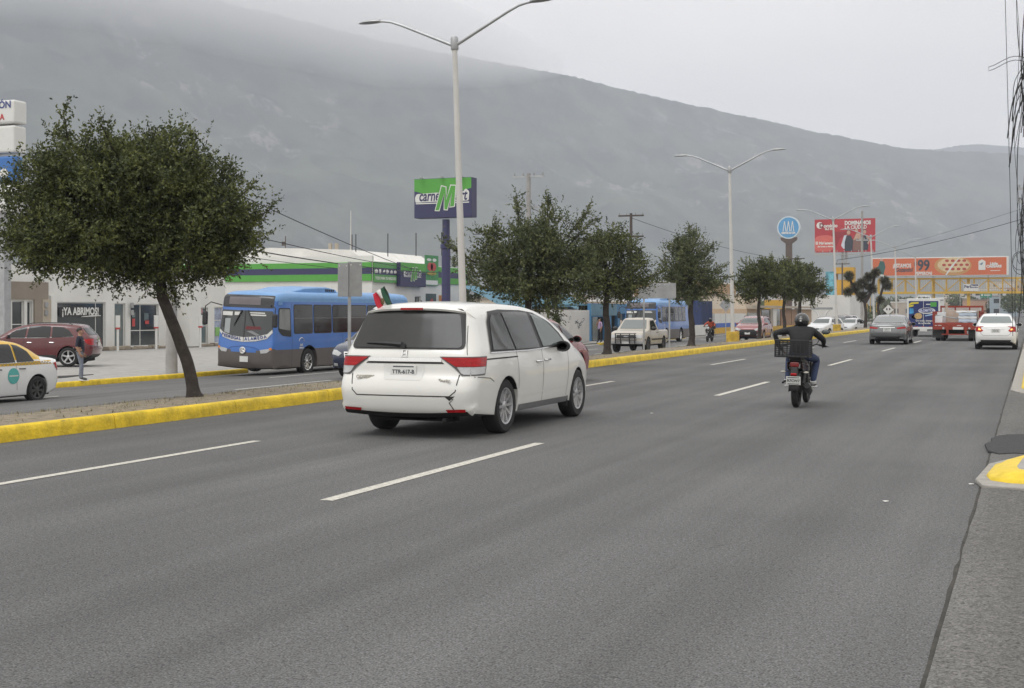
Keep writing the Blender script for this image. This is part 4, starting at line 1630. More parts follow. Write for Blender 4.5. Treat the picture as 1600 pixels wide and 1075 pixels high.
# ------------------------------------------------------------------ box van and flatbed lorry
def box_truck():
    root = thing('box_truck', 'white delivery truck with blue biscuit advert on its rear doors', 'truck')
    mw = M('truck_white', (.68, .68, .67), .4, var=.04)
    g = MB()
    g.box(-1.02, 1.02, 0, 4.2, .75, 2.45)
    g.build('cargo_box', mw, root, bevel=.03)
    m_navy = M('advert_navy', (.018, .03, .13), .4, var=.15, sc=2)
    bb = MB()
    bb.box(-.9, .9, -.02, -.002, .62, 2.28)
    ad_ = bb.build('advert_panel', m_navy, root)

    def flat(name, poly, mt, d=.024):
        q = MB()
        q.prism(poly, 'y', -d, -.012)
        return q.build(name, mt, ad_)
    flat('advert_print', [(-.9, 2.02), (-.7, 2.08), (-.3, 2.12), (-.3, 2.22), (-.75, 2.2), (-.9, 2.1)], M('advert_yellow', (.62, .52, .05), .5))
    flat('advert_print', [(-.9, 1.88), (-.62, 1.94), (-.6, 2.05), (-.9, 2.0)], M('advert_yellow', (.62, .52, .05), .5), .026)
    flat('advert_print', [(.42, 1.92), (.8, 1.92), (.8, 2.2), (.42, 2.2)], M('advert_green', (.08, .34, .06), .5))
    flat('advert_print', [(.15, 2.04), (.42, 2.04), (.42, 2.10), (.15, 2.10)], m_signw)
    flat('advert_print', [(-.88, 1.45), (-.6, 1.5), (-.62, 1.8), (-.85, 1.82)], M('advert_sky', (.05, .3, .6), .5, var=.4, sc=4))
    el = lambda cx, cz, rx, rz, n=24: [(cx + rx * math.cos(2 * PI * q / n), cz + rz * math.sin(2 * PI * q / n)) for q in range(n)]
    flat('advert_print', el(.2, 1.66, .52, .2), m_signw)
    flat('advert_print', el(.18, 1.68, .46, .15), m_navy, .03)
    flat('advert_print', [(.1, 1.3), (.75, 1.42), (.85, 1.5), (.5, 1.46), (.1, 1.36)], M('advert_ice', (.35, .52, .72), .5))
    text('EMPEROR'.replace('EMPEROR', 'GLOBITOS'), .2, M('advert_lilac', (.5, .52, .68), .5), ad_, (.18, -.034, 1.67), SOUTH, bold=.012)
    flat('advert_print', el(-.32, 1.32, .24, .2), M('advert_biscuit', (.50, .34, .15), .6, var=.3, sc=14))
    flat('advert_print', el(-.55, 1.26, .2, .13), M('advert_biscuit2', (.42, .26, .1), .6, var=.3, sc=14), .02)
    text('De todo, tiempo', .155, m_signw, ad_, (.05, -.034, 1.02), SOUTH, bold=.004)
    text('de tu familia', .155, m_signw, ad_, (.05, -.034, .86), SOUTH, bold=.004)
    flat('advert_print', [(.6, .92), (.88, .92), (.88, 1.22), (.6, 1.22)], M('advert_gold', (.48, .36, .06), .5))
    g = MB()
    g.box(-.012, .012, -.03, -.021, .66, 2.3)
    g.build('door_gap', m_signw, ad_)
    g = MB()
    g.box(-1.0, .98, -.1, .1, .46, .62)
    g.build('rear_bumper', mw, root, bevel=.02)
    for x in (-.9, -.45, .0, .45, .85):
        g = MB()
        g.box(x - .12, x + .1, -.03, -.018, .63, .665)
        g.build('reflector', m_redl, root)
    for x in (-.9, .88):
        g = MB()
        g.box(x - .08, x + .08, -.06, .1, .36, .44)
        g.build('tail_lamp', m_redl, root, bevel=.01)
    plate(root, None, 0, -.12, .42, (0, 0, 0), .45, .16)
    g = MB()
    g.tube([(-.42, .3, 2.45), (-.36, .3, 2.6), (.36, .3, 2.6), (.42, .3, 2.45)], .035, 6)
    g.build('roof_handle', mw, root, smooth=True)
    g = MB()
    g.box(1.02, 1.22, .1, .4, 2.3, 2.45)
    g.box(.95, 1.25, .0, .12, 2.36, 2.46)
    g.build('side_awning', mw, root, bevel=.02)
    g = MB()
    g.box(-.95, .95, 4.3, 6.0, .5, 1.9)
    g.build('cab', mw, root, bevel=.12)
    g = MB()
    g.box(-.4, .4, .1, 5.5, .4, .75)
    g.build('chassis', m_under, root)
    for x in (-.85, -.6, .6, .85):
        make_wheel(root, x, 1.0, .37, .2, 1 if x > 0 else -1, m_steel, 7, .6)
    for x in (-.85, .85):
        make_wheel(root, x, 5.0, .37, .2, 1 if x > 0 else -1, m_steel, 7, .6)
        g = MB()
        g.box(x + (.1 if x > 0 else -.3), x + (.3 if x > 0 else -.1), 5.2, 5.3, 1.3, 1.7)
        g.build('door_mirror', m_blackp, root)
    return root


bt = box_truck()
place(bt, on_y(1443, 87.8), 87.8, 0, 0)


def flatbed():
    root = thing('flatbed_truck', 'red flatbed truck loaded with white packages and boards', 'truck')
    mr_ = M('truck_red', (.26, .035, .018), .5, var=.2, sc=3)
    g = MB()
    g.box(-1.22, 1.22, 0, 6.2, .86, 1.0)
    g.build('bed', mr_, root, bevel=.01)
    g = MB()
    g.box(-1.2, 1.2, -.05, .0, .62, .95)
    tail = g.build('tail_board', mr_, root, bevel=.01)
    for x, w0 in ((-.85, .18), (.15, .22), (.95, .18), (-1.05, .1)):
        g = MB()
        g.box(x - w0 / 2, x + w0 / 2, -.062, -.05, .84, .87)
        g.build('reflector', m_signw, tail)
    for x in (-.45, .5):
        g = MB()
        g.box(x - .06, x + .06, -.1, -.05, .38, .9)
        g.build('bumper_bracket', mr_, root)
    g = MB()
    g.box(-.75, .65, -.1, -.03, .34, .40)
    g.build('under_bar', mr_, root)
    for x in (-.66, .68):
        g = MB()
        g.lathe([(.06, -.075), (.05, -.09), (.0001, -.09)], 'y', (x, 0, .7), 12)
        g.build('tail_lamp', m_clear, root)
    plate(root, None, .1, -.06, .70, (0, 0, 0), .55, .14)
    # stake sides and headboard
    for s_ in (-1, 1):
        for yy in (.1, 1.3, 2.5, 3.7, 4.9, 6.0):
            g = MB()
            g.box(s_ * 1.2 - .04, s_ * 1.2 + .04, yy, yy + .08, 1.0, 1.62)
            g.build('stake', mr_, root)
        for z in (1.15, 1.4, 1.6):
            if s_ > 0 or z < 1.3:
                g = MB()
                g.box(s_ * 1.2 - .02, s_ * 1.2 + .02, .1 if s_ > 0 else 3, 6.1, z - .05, z + .05)
                g.build('side_rail', mr_, root)
    g = MB()
    for x in (-1.2, -.4, .4, 1.12):
        g.box(x, x + .08, 6.1, 6.2, 1.0, 1.95)
    g.build('headboard_post', mr_, root)
    for z in (1.9, 1.45, 1.1):
        g = MB()
        g.box(-1.2, 1.2, 6.06, 6.1, z - .06, z + .05)
        g.build('headboard_rail', mr_, root)
    g = MB()
    g.prism(rpoly([(6.5, .6), (8.3, .6), (8.4, 1.2), (8.1, 1.9), (6.5, 1.95)], .1), 'x', -1.0, 1.0)
    g.build('cab', M('cab_white', (.5, .5, .48), .4), root, bevel=.06)
    g = MB()
    g.box(1.35, 1.5, 7.9, 8.0, 1.35, 1.8)
    g.box(.95, 1.38, 7.93, 7.97, 1.62, 1.67)
    g.build('door_mirror', m_blackp, root)
    g = MB()
    g.box(-.4, .4, .2, 8, .5, .86)
    g.box(-.5, .5, 1.0, 1.4, .35, .65)
    g.build('chassis', m_under, root)
    for x in (-.95, .95):
        g = MB()
        g.box(x - .3, x + .3, .22, .24, .18, .84)
        g.build('mud_flap', m_blackp, root)
    for x in (-1.0, -.72, .72, 1.0):
        for yy in (1.1,):
            make_wheel(root, x, yy, .45, .24, 1 if x > 0 else -1, m_steel, 7, .6)
    for x in (-.95, .95):
        make_wheel(root, x, 7.2, .45, .24, 1 if x > 0 else -1, m_steel, 7, .6)
    return root


fb = flatbed()
fx, fy = on_y(1494, 75.4), 75.4
place(fb, fx, fy, 0, 0)
m_pack = M('pack_white', (.62, .64, .66), .6, var=.12, sc=2)
m_pack2 = M('pack_blue', (.42, .5, .6), .6, var=.2, sc=2)
m_board = M('board_tan', (.42, .36, .30), .8, var=.15, sc=3)
for i, (x0, x1, z0, h, mt, lb) in enumerate(((.12, 1.05, 1.0, .2, m_pack2, 'lowest bluish wrapped bale on the flatbed'), (.10, 1.06, 1.2, .16, m_pack, 'second wrapped bale up on the flatbed'),
                                             (.13, 1.03, 1.36, .17, m_pack2, 'third wrapped bale up on the flatbed'), (.0, 1.04, 1.53, .13, m_pack, 'topmost overhanging white bale on the flatbed'))):
    g = MB()
    n = 10
    rows = [[(x0 + (x1 - x0) * u / n, .15, z0 + .01 + .02 * math.sin(u * 1.3 + i)) for u in range(n + 1)], [(x0 + (x1 - x0) * u / n, .13, z0 + h * .5) for u in range(n + 1)],
            [(x0 + (x1 - x0) * u / n, .16, z0 + h - .01 + .012 * math.sin(u * 1.7 + i)) for u in range(n + 1)], [(x0 + (x1 - x0) * u / n, 1.6, z0 + h - .01) for u in range(n + 1)], [(x0 + (x1 - x0) * u / n, 1.62, z0) for u in range(n + 1)]]
    g.grid(rows + [rows[0]])
    o = g.build('wrapped_bale', mt, smooth=True, angle=60)
    o.location = (fx, fy, 0)
    tag(o, lb, 'bale', 'bales stacked on the flatbed')
for nm, lb, cat, bx_, mt in (('packing_board', 'broad tan board leaning behind the bales on the flatbed', 'board', (-.62, 1.12, 2.2, 2.28, 1.0, 1.68), m_board),
                             ('carton', 'white carton at the left rear corner of the flatbed', 'carton', (-1.12, -.72, .2, .6, 1.0, 1.36), m_pack),
                             ('carton', 'white carton standing behind the corner carton on the flatbed', 'carton', (-1.05, -.6, 1.0, 1.5, 1.0, 1.58), m_pack),
                             ('plank', 'pale upright plank sticking up from the flatbed load', 'plank', (-.72, -.58, 2.6, 2.66, 1.0, 2.1), m_board)):
    g = MB()
    g.box(*bx_)
    o = g.build(nm, mt, bevel=.015)
    o.location = (fx, fy, 0)
    tag(o, lb, cat)
for i in range(3):
    g = MB()
    g.tube([(-1.1, .4 + .2 * i, 1.42 - .03 * i), (.1, .5 + .2 * i, 1.2 + .03 * i)], .03, 6)
    o = g.build('pipe', M('pipe_grey', (.3, .32, .32), .5))
    o.location = (fx, fy, 0)
    tag(o, ['nearest', 'middle', 'furthest'][i] + ' grey pipe lying slanted across the flatbed load', 'pipe', 'grey pipes on the flatbed')
# ================================================================== people and motorcycles
m_skin = M('skin', (.36, .20, .13), .55, var=.06)
m_hair = M('hair', (.02, .017, .015), .7, var=.1)
m_navyc = M('polo_navy', (.012, .015, .03), .8, var=.15, sc=12)
m_jeans = M('jeans_grey', (.17, .19, .24), .9, var=.2, sc=14)
m_jeansd = M('jeans_blue', (.03, .045, .10), .9, var=.2, sc=14)
m_jacket = M('jacket_black', (.009, .009, .011), .75, var=.2, sc=10, bump=.3, bsc=14)
m_shoe = M('shoe_dark', (.03, .03, .03), .6, var=.1)
m_white_c = M('cloth_white', (.6, .6, .6), .8, var=.05)


def figure(parent, J, E, zones, mats, hands=(), name='body', subd=2):
    """one continuous body grown over a skeleton; J: joint -> (pos, radius or (rx, ry)); zones: bone -> material index"""
    names = list(J)
    me = bpy.data.meshes.new('skeleton')
    me.from_pydata([J[n][0] for n in names], [(names.index(a), names.index(b)) for a, b in E], [])
    o = bpy.data.objects.new('skeleton', me)
    C.objects.link(o)
    sk = o.modifiers.new('skin', 'SKIN')
    sk.use_smooth_shade = True
    for v, n in zip(me.skin_vertices[0].data, names):
        r = J[n][1]
        v.radius = r if isinstance(r, tuple) else (r, r)
        v.use_root = n == 'pelvis'
    ss = o.modifiers.new('s', 'SUBSURF')
    ss.levels = ss.render_levels = subd
    dg = bpy.context.evaluated_depsgraph_get()
    m2 = bpy.data.meshes.new_from_object(o.evaluated_get(dg))
    bpy.data.objects.remove(o)
    m2.name = name
    m2.materials.clear()
    for q in mats:
        m2.materials.append(q)
    segs = [(Vector(J[a][0]), Vector(J[b][0]), zones.get((a, b), 0)) for a, b in E]
    bm = bmesh.new()
    bm.from_mesh(m2)
    for f in bm.faces:
        c = f.calc_center_median()
        best = (9, 0)
        for a, b, z in segs:
            ab = b - a
            t_ = max(0, min(1, (c - a).dot(ab) / ab.length_squared))
            d = (a + ab * t_ - c).length
            if d < best[0]:
                best = (d, z)
        f.material_index = best[1]
        f.smooth = True
    # fingers and thumbs, grown out of the palms
    for (wr, pal, out, up, curl, mi) in hands:
        wr, pal, out, up = Vector(wr), Vector(pal), Vector(out), Vector(up)
        d = (pal - wr).normalized()
        mb = MB()
        for k, ln in enumerate((.062, .075, .08, .07)):
            base = pal + out * (k - 1.5) * .019
            p1 = base + (d * (1 - curl * .4) + up * curl * .6).normalized() * ln * .5
            p2 = p1 + (d * (1 - curl) + up * curl).normalized() * ln * .5
            mb.tube([base - d * .02, base, p1, p2], [.010, .0095, .009, .006], 6)
        tb = wr + d * .03 + out * .03
        mb.tube([tb - out * .02, tb + out * .02 + d * .02, tb + out * .03 + d * .055 + up * curl * .02], [.012, .011, .007], 6)
        i0 = len(bm.verts)
        vs = [bm.verts.new(p) for p in mb.v]
        for f in mb.f:
            try:
                q = bm.faces.new([vs[i] for i in f])
                q.material_index = mi
                q.smooth = True
            except ValueError:
                pass
    bmesh.ops.recalc_face_normals(bm, faces=bm.faces)
    bm.to_mesh(m2)
    bm.free()
    return link(name, m2, parent)


def blob(name, c, r, mat, parent, n=14, cut=None, m=18):
    """ellipsoid, optionally only the part where cut(x,y,z in unit sphere) holds"""
    g = MB()
    rows = []
    for i in range(n + 1):
        a = PI * i / n
        rows.append([(math.sin(a) * math.cos(2 * PI * k / m), math.sin(a) * math.sin(2 * PI * k / m), math.cos(a)) for k in range(m)])
    g.grid(rows, 0, True)
    if cut:
        g.f = [f for f in g.f if all(cut(*g.v[i]) for i in f)]
        g.m = [0] * len(g.f)
    g.v = [(c[0] + x * r[0], c[1] + y * r[1], c[2] + z * r[2]) for x, y, z in g.v]
    return g.build(name, mat, parent, smooth=True, angle=80)


BASE_E = [('pelvis', 'waist'), ('waist', 'chest'), ('chest', 'neck'), ('neck', 'jaw'), ('jaw', 'crown')]
for s_ in 'lr':
    BASE_E += [('chest', 'sh' + s_), ('sh' + s_, 'el' + s_), ('el' + s_, 'wr' + s_), ('wr' + s_, 'pa' + s_), ('pelvis', 'hip' + s_), ('hip' + s_, 'kn' + s_), ('kn' + s_, 'an' + s_), ('an' + s_, 'to' + s_)]


def zones(top, arm, leg, shoe, head=0, hand=0):
    z = {('pelvis', 'waist'): top, ('waist', 'chest'): top, ('chest', 'neck'): top, ('neck', 'jaw'): head, ('jaw', 'crown'): head}
    for s_ in 'lr':
        z[('chest', 'sh' + s_)] = top
        z[('sh' + s_, 'el' + s_)] = top
        z[('el' + s_, 'wr' + s_)] = arm
        z[('wr' + s_, 'pa' + s_)] = hand
        z[('pelvis', 'hip' + s_)] = leg
        z[('hip' + s_, 'kn' + s_)] = leg
        z[('kn' + s_, 'an' + s_)] = leg
        z[('an' + s_, 'to' + s_)] = shoe
    return z


def face_bits(parent, c, s=1.):
    """c: centre of the head; looks along +y"""
    g = MB()
    g.tube([(c[0], c[1] + .085 * s, c[2] + .02 * s), (c[0], c[1] + .115 * s, c[2] - .015 * s), (c[0], c[1] + .09 * s, c[2] - .025 * s)], [.008 * s, .014 * s, .010 * s], 6)
    g.build('nose', m_skin, parent, smooth=True)
    for x in (-1, 1):
        blob('ear', (c[0] + x * .078 * s, c[1] - .005, c[2]), (.014 * s, .022 * s, .034 * s), m_skin, parent, 6, m=8)
        blob('eye', (c[0] + x * .032 * s, c[1] + .083 * s, c[2] + .022 * s), (.013 * s, .008 * s, .007 * s), m_hair, parent, 6, m=8)
    g = MB()
    g.tube([(c[0] - .025 * s, c[1] + .086 * s, c[2] - .05 * s), (c[0], c[1] + .093 * s, c[2] - .05 * s), (c[0] + .025 * s, c[1] + .086 * s, c[2] - .05 * s)], .006 * s, 5)
    g.build('mouth', M('lips', (.25, .10, .08), .5), parent)


# man standing on the far kerb, looking along the road
def standing_man():
    root = thing('person', 'man in navy polo shirt and grey jeans standing on the far yellow kerb', 'person')
    J = {'pelvis': ((0, 0, .95), (.155, .125)), 'waist': ((0, .015, 1.1), (.15, .13)), 'chest': ((0, .0, 1.33), (.17, .12)), 'neck': ((0, -.005, 1.49), .058), 'jaw': ((0, .02, 1.58), (.068, .08)), 'crown': ((0, .008, 1.68), (.078, .088))}
    for s_, x in (('l', -1), ('r', 1)):
        J.update({'sh' + s_: ((x * .185, -.005, 1.425), .066), 'el' + s_: ((x * .25, -.05, 1.13), .043), 'wr' + s_: ((x * .245, .05, .90), .030), 'pa' + s_: ((x * .235, .075, .83), (.024, .036)),
                  'hip' + s_: ((x * .09, 0, .90), .088), 'kn' + s_: ((x * .105, .02 + (.05 if x > 0 else 0), .50), .062), 'an' + s_: ((x * .11, -.02 + (.09 if x > 0 else 0), .085), .045), 'to' + s_: ((x * .14, .15 + (.09 if x > 0 else 0), .04), (.042, .034))})
    zn = zones(1, 0, 2, 3)
    b_ = figure(root, J, BASE_E, zn, [m_skin, m_navyc, m_jeans, m_shoe], [((-.245, .05, .90), (-.235, .085, .83), (0, 1, 0), (.7, 0, -.3), .45, 0), ((.245, .05, .90), (.235, .085, .83), (0, 1, 0), (-.7, 0, -.3), .45, 0)])
    hd = (0, .014, 1.635)
    blob('hair', (0, -.004, 1.665), (.088, .104, .098), m_hair, root, cut=lambda x, y, z: z > -.15 + .85 * max(y, 0) or (y < -.45 and z > -.55))
    face_bits(root, hd)
    g = MB()
    g.box(.06, .10, .126, .136, 1.33, 1.36)
    g.build('shirt_badge', m_white_c, root, bevel=.004)
    g = MB()
    for k in range(20):
        pass
    g.lathe([(.158, .955), (.163, .965), (.163, .985), (.158, .99)], 'z', n=22)
    o = g.build('belt', m_shoe, root, smooth=True)
    o.scale = (1, .83, 1)
    for x, dy in ((-.11, 0), (.11, .09)):
        g = MB()
        g.box(x * 1.12 - .048, x * 1.12 + .048, -.07 + dy, .195 + dy, .0, .022)
        g.build('shoe_sole', m_white_c, root, bevel=.02)
    return root


man = standing_man()
man.location = (-27.72, on_x(125, -27.72), ZW + .012)
man.rotation_euler = (0, 0, R(-62))
man.scale = (1.06, 1.06, .94)


# ------------------------------------------------------------------ motorcycle (y forward, rear axle at y = 0)
def spoked(parent, y, r, wd, name='wheel'):
    g = MB()
    prof = [(r - .075, -wd * .35), (r - .03, -wd * .5), (r - .008, -wd * .35), (r, 0), (r - .008, wd * .35), (r - .03, wd * .5), (r - .075, wd * .35)]
    rows = [[(h, q * math.cos(2 * PI * a / 32), q * math.sin(2 * PI * a / 32)) for a in range(32)] for q, h in prof]
    g.grid(rows + [rows[0]], 0, True)
    o = g.build(name, m_rubber, parent, smooth=True)
    o.location = (0, y, r)
    g = MB()
    g.lathe([(r - .07, -.02), (r - .085, 0), (r - .07, .02)], 'x', n=28, cap=False)
    g.lathe([(.05, -.06), (.05, .06)], 'x', n=12)
    for k in range(6):
        mt = Matrix.Rotation(2 * PI * k / 6, 4, 'X')
        g.box(-.012, .012, -.016, .016, .04, r - .075, 0, mt)
    g.build('rim', M('moto_rim', (.05, .05, .05), .4, .5), o, smooth=True, angle=35)
    return o


def motorcycle(label, tank_col, crate=True, name='motorcycle'):
    root = thing(name, label, 'motorcycle')
    m_t = paint('moto_%d' % int(tank_col[0] * 1000), tank_col)
    m_eng = M('engine_metal', (.07, .07, .07), .45, .6, var=.2, sc=20)
    spoked(root, 0, .30, .11)
    spoked(root, 1.29, .30, .09)
    g = MB()
    for s_ in (-1, 1):
        g.tube([(s_ * .085, 0, .3), (s_ * .09, .45, .36)], .022, 6)
        g.tube([(s_ * .10, .04, .36), (s_ * .11, .18, .66)], .020, 8)
        g.tube([(s_ * .10, .05, .40), (s_ * .107, .14, .60)], .034, 8)
    g.build('swing_arm', m_blackp, root, smooth=True)
    g = MB()
    for s_ in (-1, 1):
        g.tube([(s_ * .12, -.15, .76), (s_ * .12, .35, .70), (s_ * .10, .75, .74), (s_ * .05, 1.02, .9)], .018, 6)
        g.tube([(s_ * .12, .35, .70), (s_ * .12, .45, .36), (s_ * .1, .85, .28), (s_ * .05, 1.0, .8)], .018, 6)
    g.build('frame', m_blackp, root, smooth=True)
    g = MB()
    g.box(-.13, .13, .48, .86, .25, .48)
    g.lathe([(.1, -.16), (.115, -.13), (.115, .13), (.1, .16)], 'x', (0, .55, .37), 18)
    for k in range(6):
        g.box(-.1, .1, .70, .88, .49 + k * .028, .505 + k * .028)
    g.build('engine', m_eng, root, bevel=.015)
    g = MB()
    rows = []
    for y, wd, z0, z1 in ((.55, .09, .72, .80), (.62, .14, .70, .90), (.75, .16, .68, .97), (.9, .14, .70, .98), (1.0, .07, .76, .93)):
        rows.append([(wd * math.cos(a) * (1 if math.sin(a) > 0 else .9), y, (z0 + z1) / 2 + (z1 - z0) / 2 * math.sin(a)) for a in [2 * PI * k / 14 for k in range(14)]])
    g.grid(rows, 0, True, True, True)
    g.build('tank', m_t, root, smooth=True)
    g = MB()
    rows = []
    for y, wd, z in ((-.22, .09, .83), (-.05, .125, .80), (.25, .14, .775), (.45, .12, .78), (.6, .08, .80)):
        rows.append([(wd * x, y, z + dz) for x, dz in ((-1, -.03), (-1, .01), (-.7, .035), (0, .045), (.7, .035), (1, .01), (1, -.03))])
    g.grid(rows, 0, True, True, True)
    g.build('seat', M('seat_vinyl', (.02, .02, .02), .6), root, smooth=True)
    for s_ in (-1, 1):                               # tail cowl sides
        g = MB()
        g.prism([(-.30, .78), (-.25, .66), (.1, .58), (.42, .60), (.45, .72), (.1, .77)], 'x', s_ * .10, s_ * .135)
        g.build('side_panel', m_t, root, bevel=.02)
    g = MB()
    g.box(-.075, .075, -.345, -.27, .70, .785)
    g.build('tail_lamp', M('moto_tail', (.20, .012, .012), .2, coat=.4), root, bevel=.02)
    g = MB()                                         # mudguard, number plate holder
    rows = []
    for k in range(9):
        a = R(50 + k * 16)
        rows.append([(x, .37 * math.cos(a), .30 + .37 * math.sin(a) - abs(x) * .35) for x in (-.085, -.05, 0, .05, .085)])
    g.grid(rows)
    o = g.build('mudguard', m_blackp, root, smooth=True)
    sm = o.modifiers.new('s', 'SOLIDIFY')
    sm.thickness = .006
    g = MB()
    g.prism([(-.34, .70), (-.24, .70), (-.30, .45), (-.39, .42)], 'x', -.06, .06)
    g.build('plate_holder', m_blackp, root, bevel=.015)
    g = MB()
    g.box(-.05, .05, -.42, -.36, .56, .60)
    g.build('reflector', m_redl, root, bevel=.01)
    plate(root, 'R7CW7', 0, -.41, .475, (R(12), 0, 0), .24, .145, .062)
    for s_ in (-1, 1):
        g = MB()
        g.tube([(s_ * .06, -.28, .62), (s_ * .16, -.29, .615)], .008, 5)
        g.build('signal_stalk', m_blackp, root)
        blob('turn_signal', (s_ * .19, -.29, .615), (.045, .022, .018), M('signal_clear', (.5, .48, .42), .2, coat=.5), root, 8, m=10)
        g = MB()
        g.tube([(s_ * .12, .42, .34), (s_ * .27, .42, .335)], .014, 6)
        g.tube([(s_ * .10, .12, .42), (s_ * .2, .1, .42)], .012, 6)
        g.build('foot_peg', m_blackp, root)
    g = MB()                                         # exhaust on the right
    g.tube([(.08, .86, .45), (.12, .92, .3), (.14, .7, .2), (.15, .45, .24)], .024, 8)
    g.tube([(.15, .45, .24), (.17, .3, .28), (.19, -.12, .38), (.19, -.18, .39)], [.03, .062, .066, .05], 14)
    g.build('exhaust', M('exhaust_black', (.025, .025, .025), .4, .3), root, smooth=True)
    g = MB()                                         # rear caliper and chain case on the left
    g.prism([(-.02, .27), (.45, .33), (.45, .41), (-.02, .34)], 'x', -.12, -.095)
    g.tube([(-.12, .2, .42), (-.2, .0, .44), (-.22, -.12, .42)], .022, 6)
    g.build('chain_case', m_blackp, root, bevel=.01)
    g = MB()
    for s_ in (-1, 1):
        g.tube([(s_ * .08, 1.29, .30), (s_ * .085, 1.02, .96)], .024, 8)
    g.box(-.12, .12, .98, 1.06, .88, .93)
    g.build('fork', m_blackp, root, smooth=True)
    g = MB()
    rows = []
    for k in range(8):
        a = R(20 + k * 18)
        rows.append([(x, 1.29 + .35 * math.cos(a), .30 + .35 * math.sin(a) - abs(x) * .3) for x in (-.06, 0, .06)])
    g.grid(rows)
    o = g.build('front_mudguard', m_t, root, smooth=True)
    g = MB()
    g.tube([(-.36, .83, 1.03), (-.2, .93, 1.06), (0, 1.0, .99), (.2, .93, 1.06), (.36, .83, 1.03)], .013, 6)
    for s_ in (-1, 1):
        g.tube([(s_ * .25, .89, 1.05), (s_ * .38, .82, 1.03)], .02, 8)
        g.tube([(s_ * .28, .93, 1.04), (s_ * .42, .9, 1.02)], .007, 5)
    g.build('handlebar', m_blackp, root, smooth=True)
    blob('headlamp', (0, 1.10, .92), (.09, .07, .10), m_clear, root, 10, m=14)
    g = MB()
    g.box(-.08, .08, 1.0, 1.06, .98, 1.07)
    g.tube([(.1, 1.05, .84), (.24, 1.06, .835)], [.009, .006], 5)
    g.tube([(-.1, 1.05, .84), (-.24, 1.06, .835)], [.009, .006], 5)
    g.build('instrument_panel', m_blackp, root, bevel=.02)
    for s_ in (-1, 1):
        g = MB()
        g.tube([(s_ * .2, .93, 1.06), (s_ * .26, .97, 1.18), (s_ * .32, .97, 1.25)], .007, 5)
        g.build('mirror_stalk', m_blackp, root)
        o = blob('rear_mirror', (s_ * .35, .97, 1.28), (.075, .02, .045), m_blackp, root, 8, m=12)
        blob('mirror_glass', (s_ * .35, .957, 1.28), (.06, .01, .034), m_glass_l, o, 6, m=10)
    if crate:
        m_cr = M('crate_black', (.012, .012, .013), .6, var=.15, sc=10)
        g = MB()
        x0, x1, y0, y1, z0, z1 = -.33, .24, -.40, .05, .86, 1.15
        g.box(x0 + .02, x1 - .02, y0 + .02, y1 - .02, z0, z0 + .012)
        for z, t_ in ((z1 - .025, .026), (z0, .022)):
            g.box(x0, x1, y0, y0 + .014, z, z + t_)
            g.box(x0, x1, y1 - .014, y1, z, z + t_)
            g.box(x0, x0 + .014, y0, y1, z, z + t_)
            g.box(x1 - .014, x1, y0, y1, z, z + t_)
        for xx in (x0, x1 - .03):
            for yy in (y0, y1 - .03):
                g.box(xx, xx + .03, yy, yy + .03, z0, z1)
        root_crate = thing('crate', 'black slatted plastic crate strapped behind the motorcyclist', 'crate')
        g.build('crate_frame', m_cr, root_crate, bevel=.004)
        for k in range(7):
            z = z0 + .04 + k * .033
            for ya_ in (y0 + .003, y1 - .011):
                q = MB()
                q.box(x0 + .02, x1 - .02, ya_, ya_ + .008, z, z + .011)
                q.build('slat', m_cr, root_crate)
            for xa in (x0 + .003, x1 - .011):
                q = MB()
                q.box(xa, xa + .008, y0 + .02, y1 - .02, z, z + .011)
                q.build('slat', m_cr, root_crate)
        for k in range(1, 8):
            x = x0 + (x1 - x0) * k / 8
            q = MB()
            q.box(x - .005, x + .005, y0 + .002, y0 + .010, z0, z1)
            q.box(x - .005, x + .005, y1 - .010, y1 - .002, z0, z1)
            q.build('upright', m_cr, root_crate)
        g = MB()
        for s_ in (-1, 1):
            g.tube([(s_ * .09, .25, .80), (s_ * .1, -.05, .845), (s_ * .1, -.36, .85)], .01, 5)
        g.tube([(-.1, -.36, .85), (.1, -.36, .85)], .01, 5)
        g.build('luggage_rack', m_blackp, root)
        return root, root_crate
    return root, None


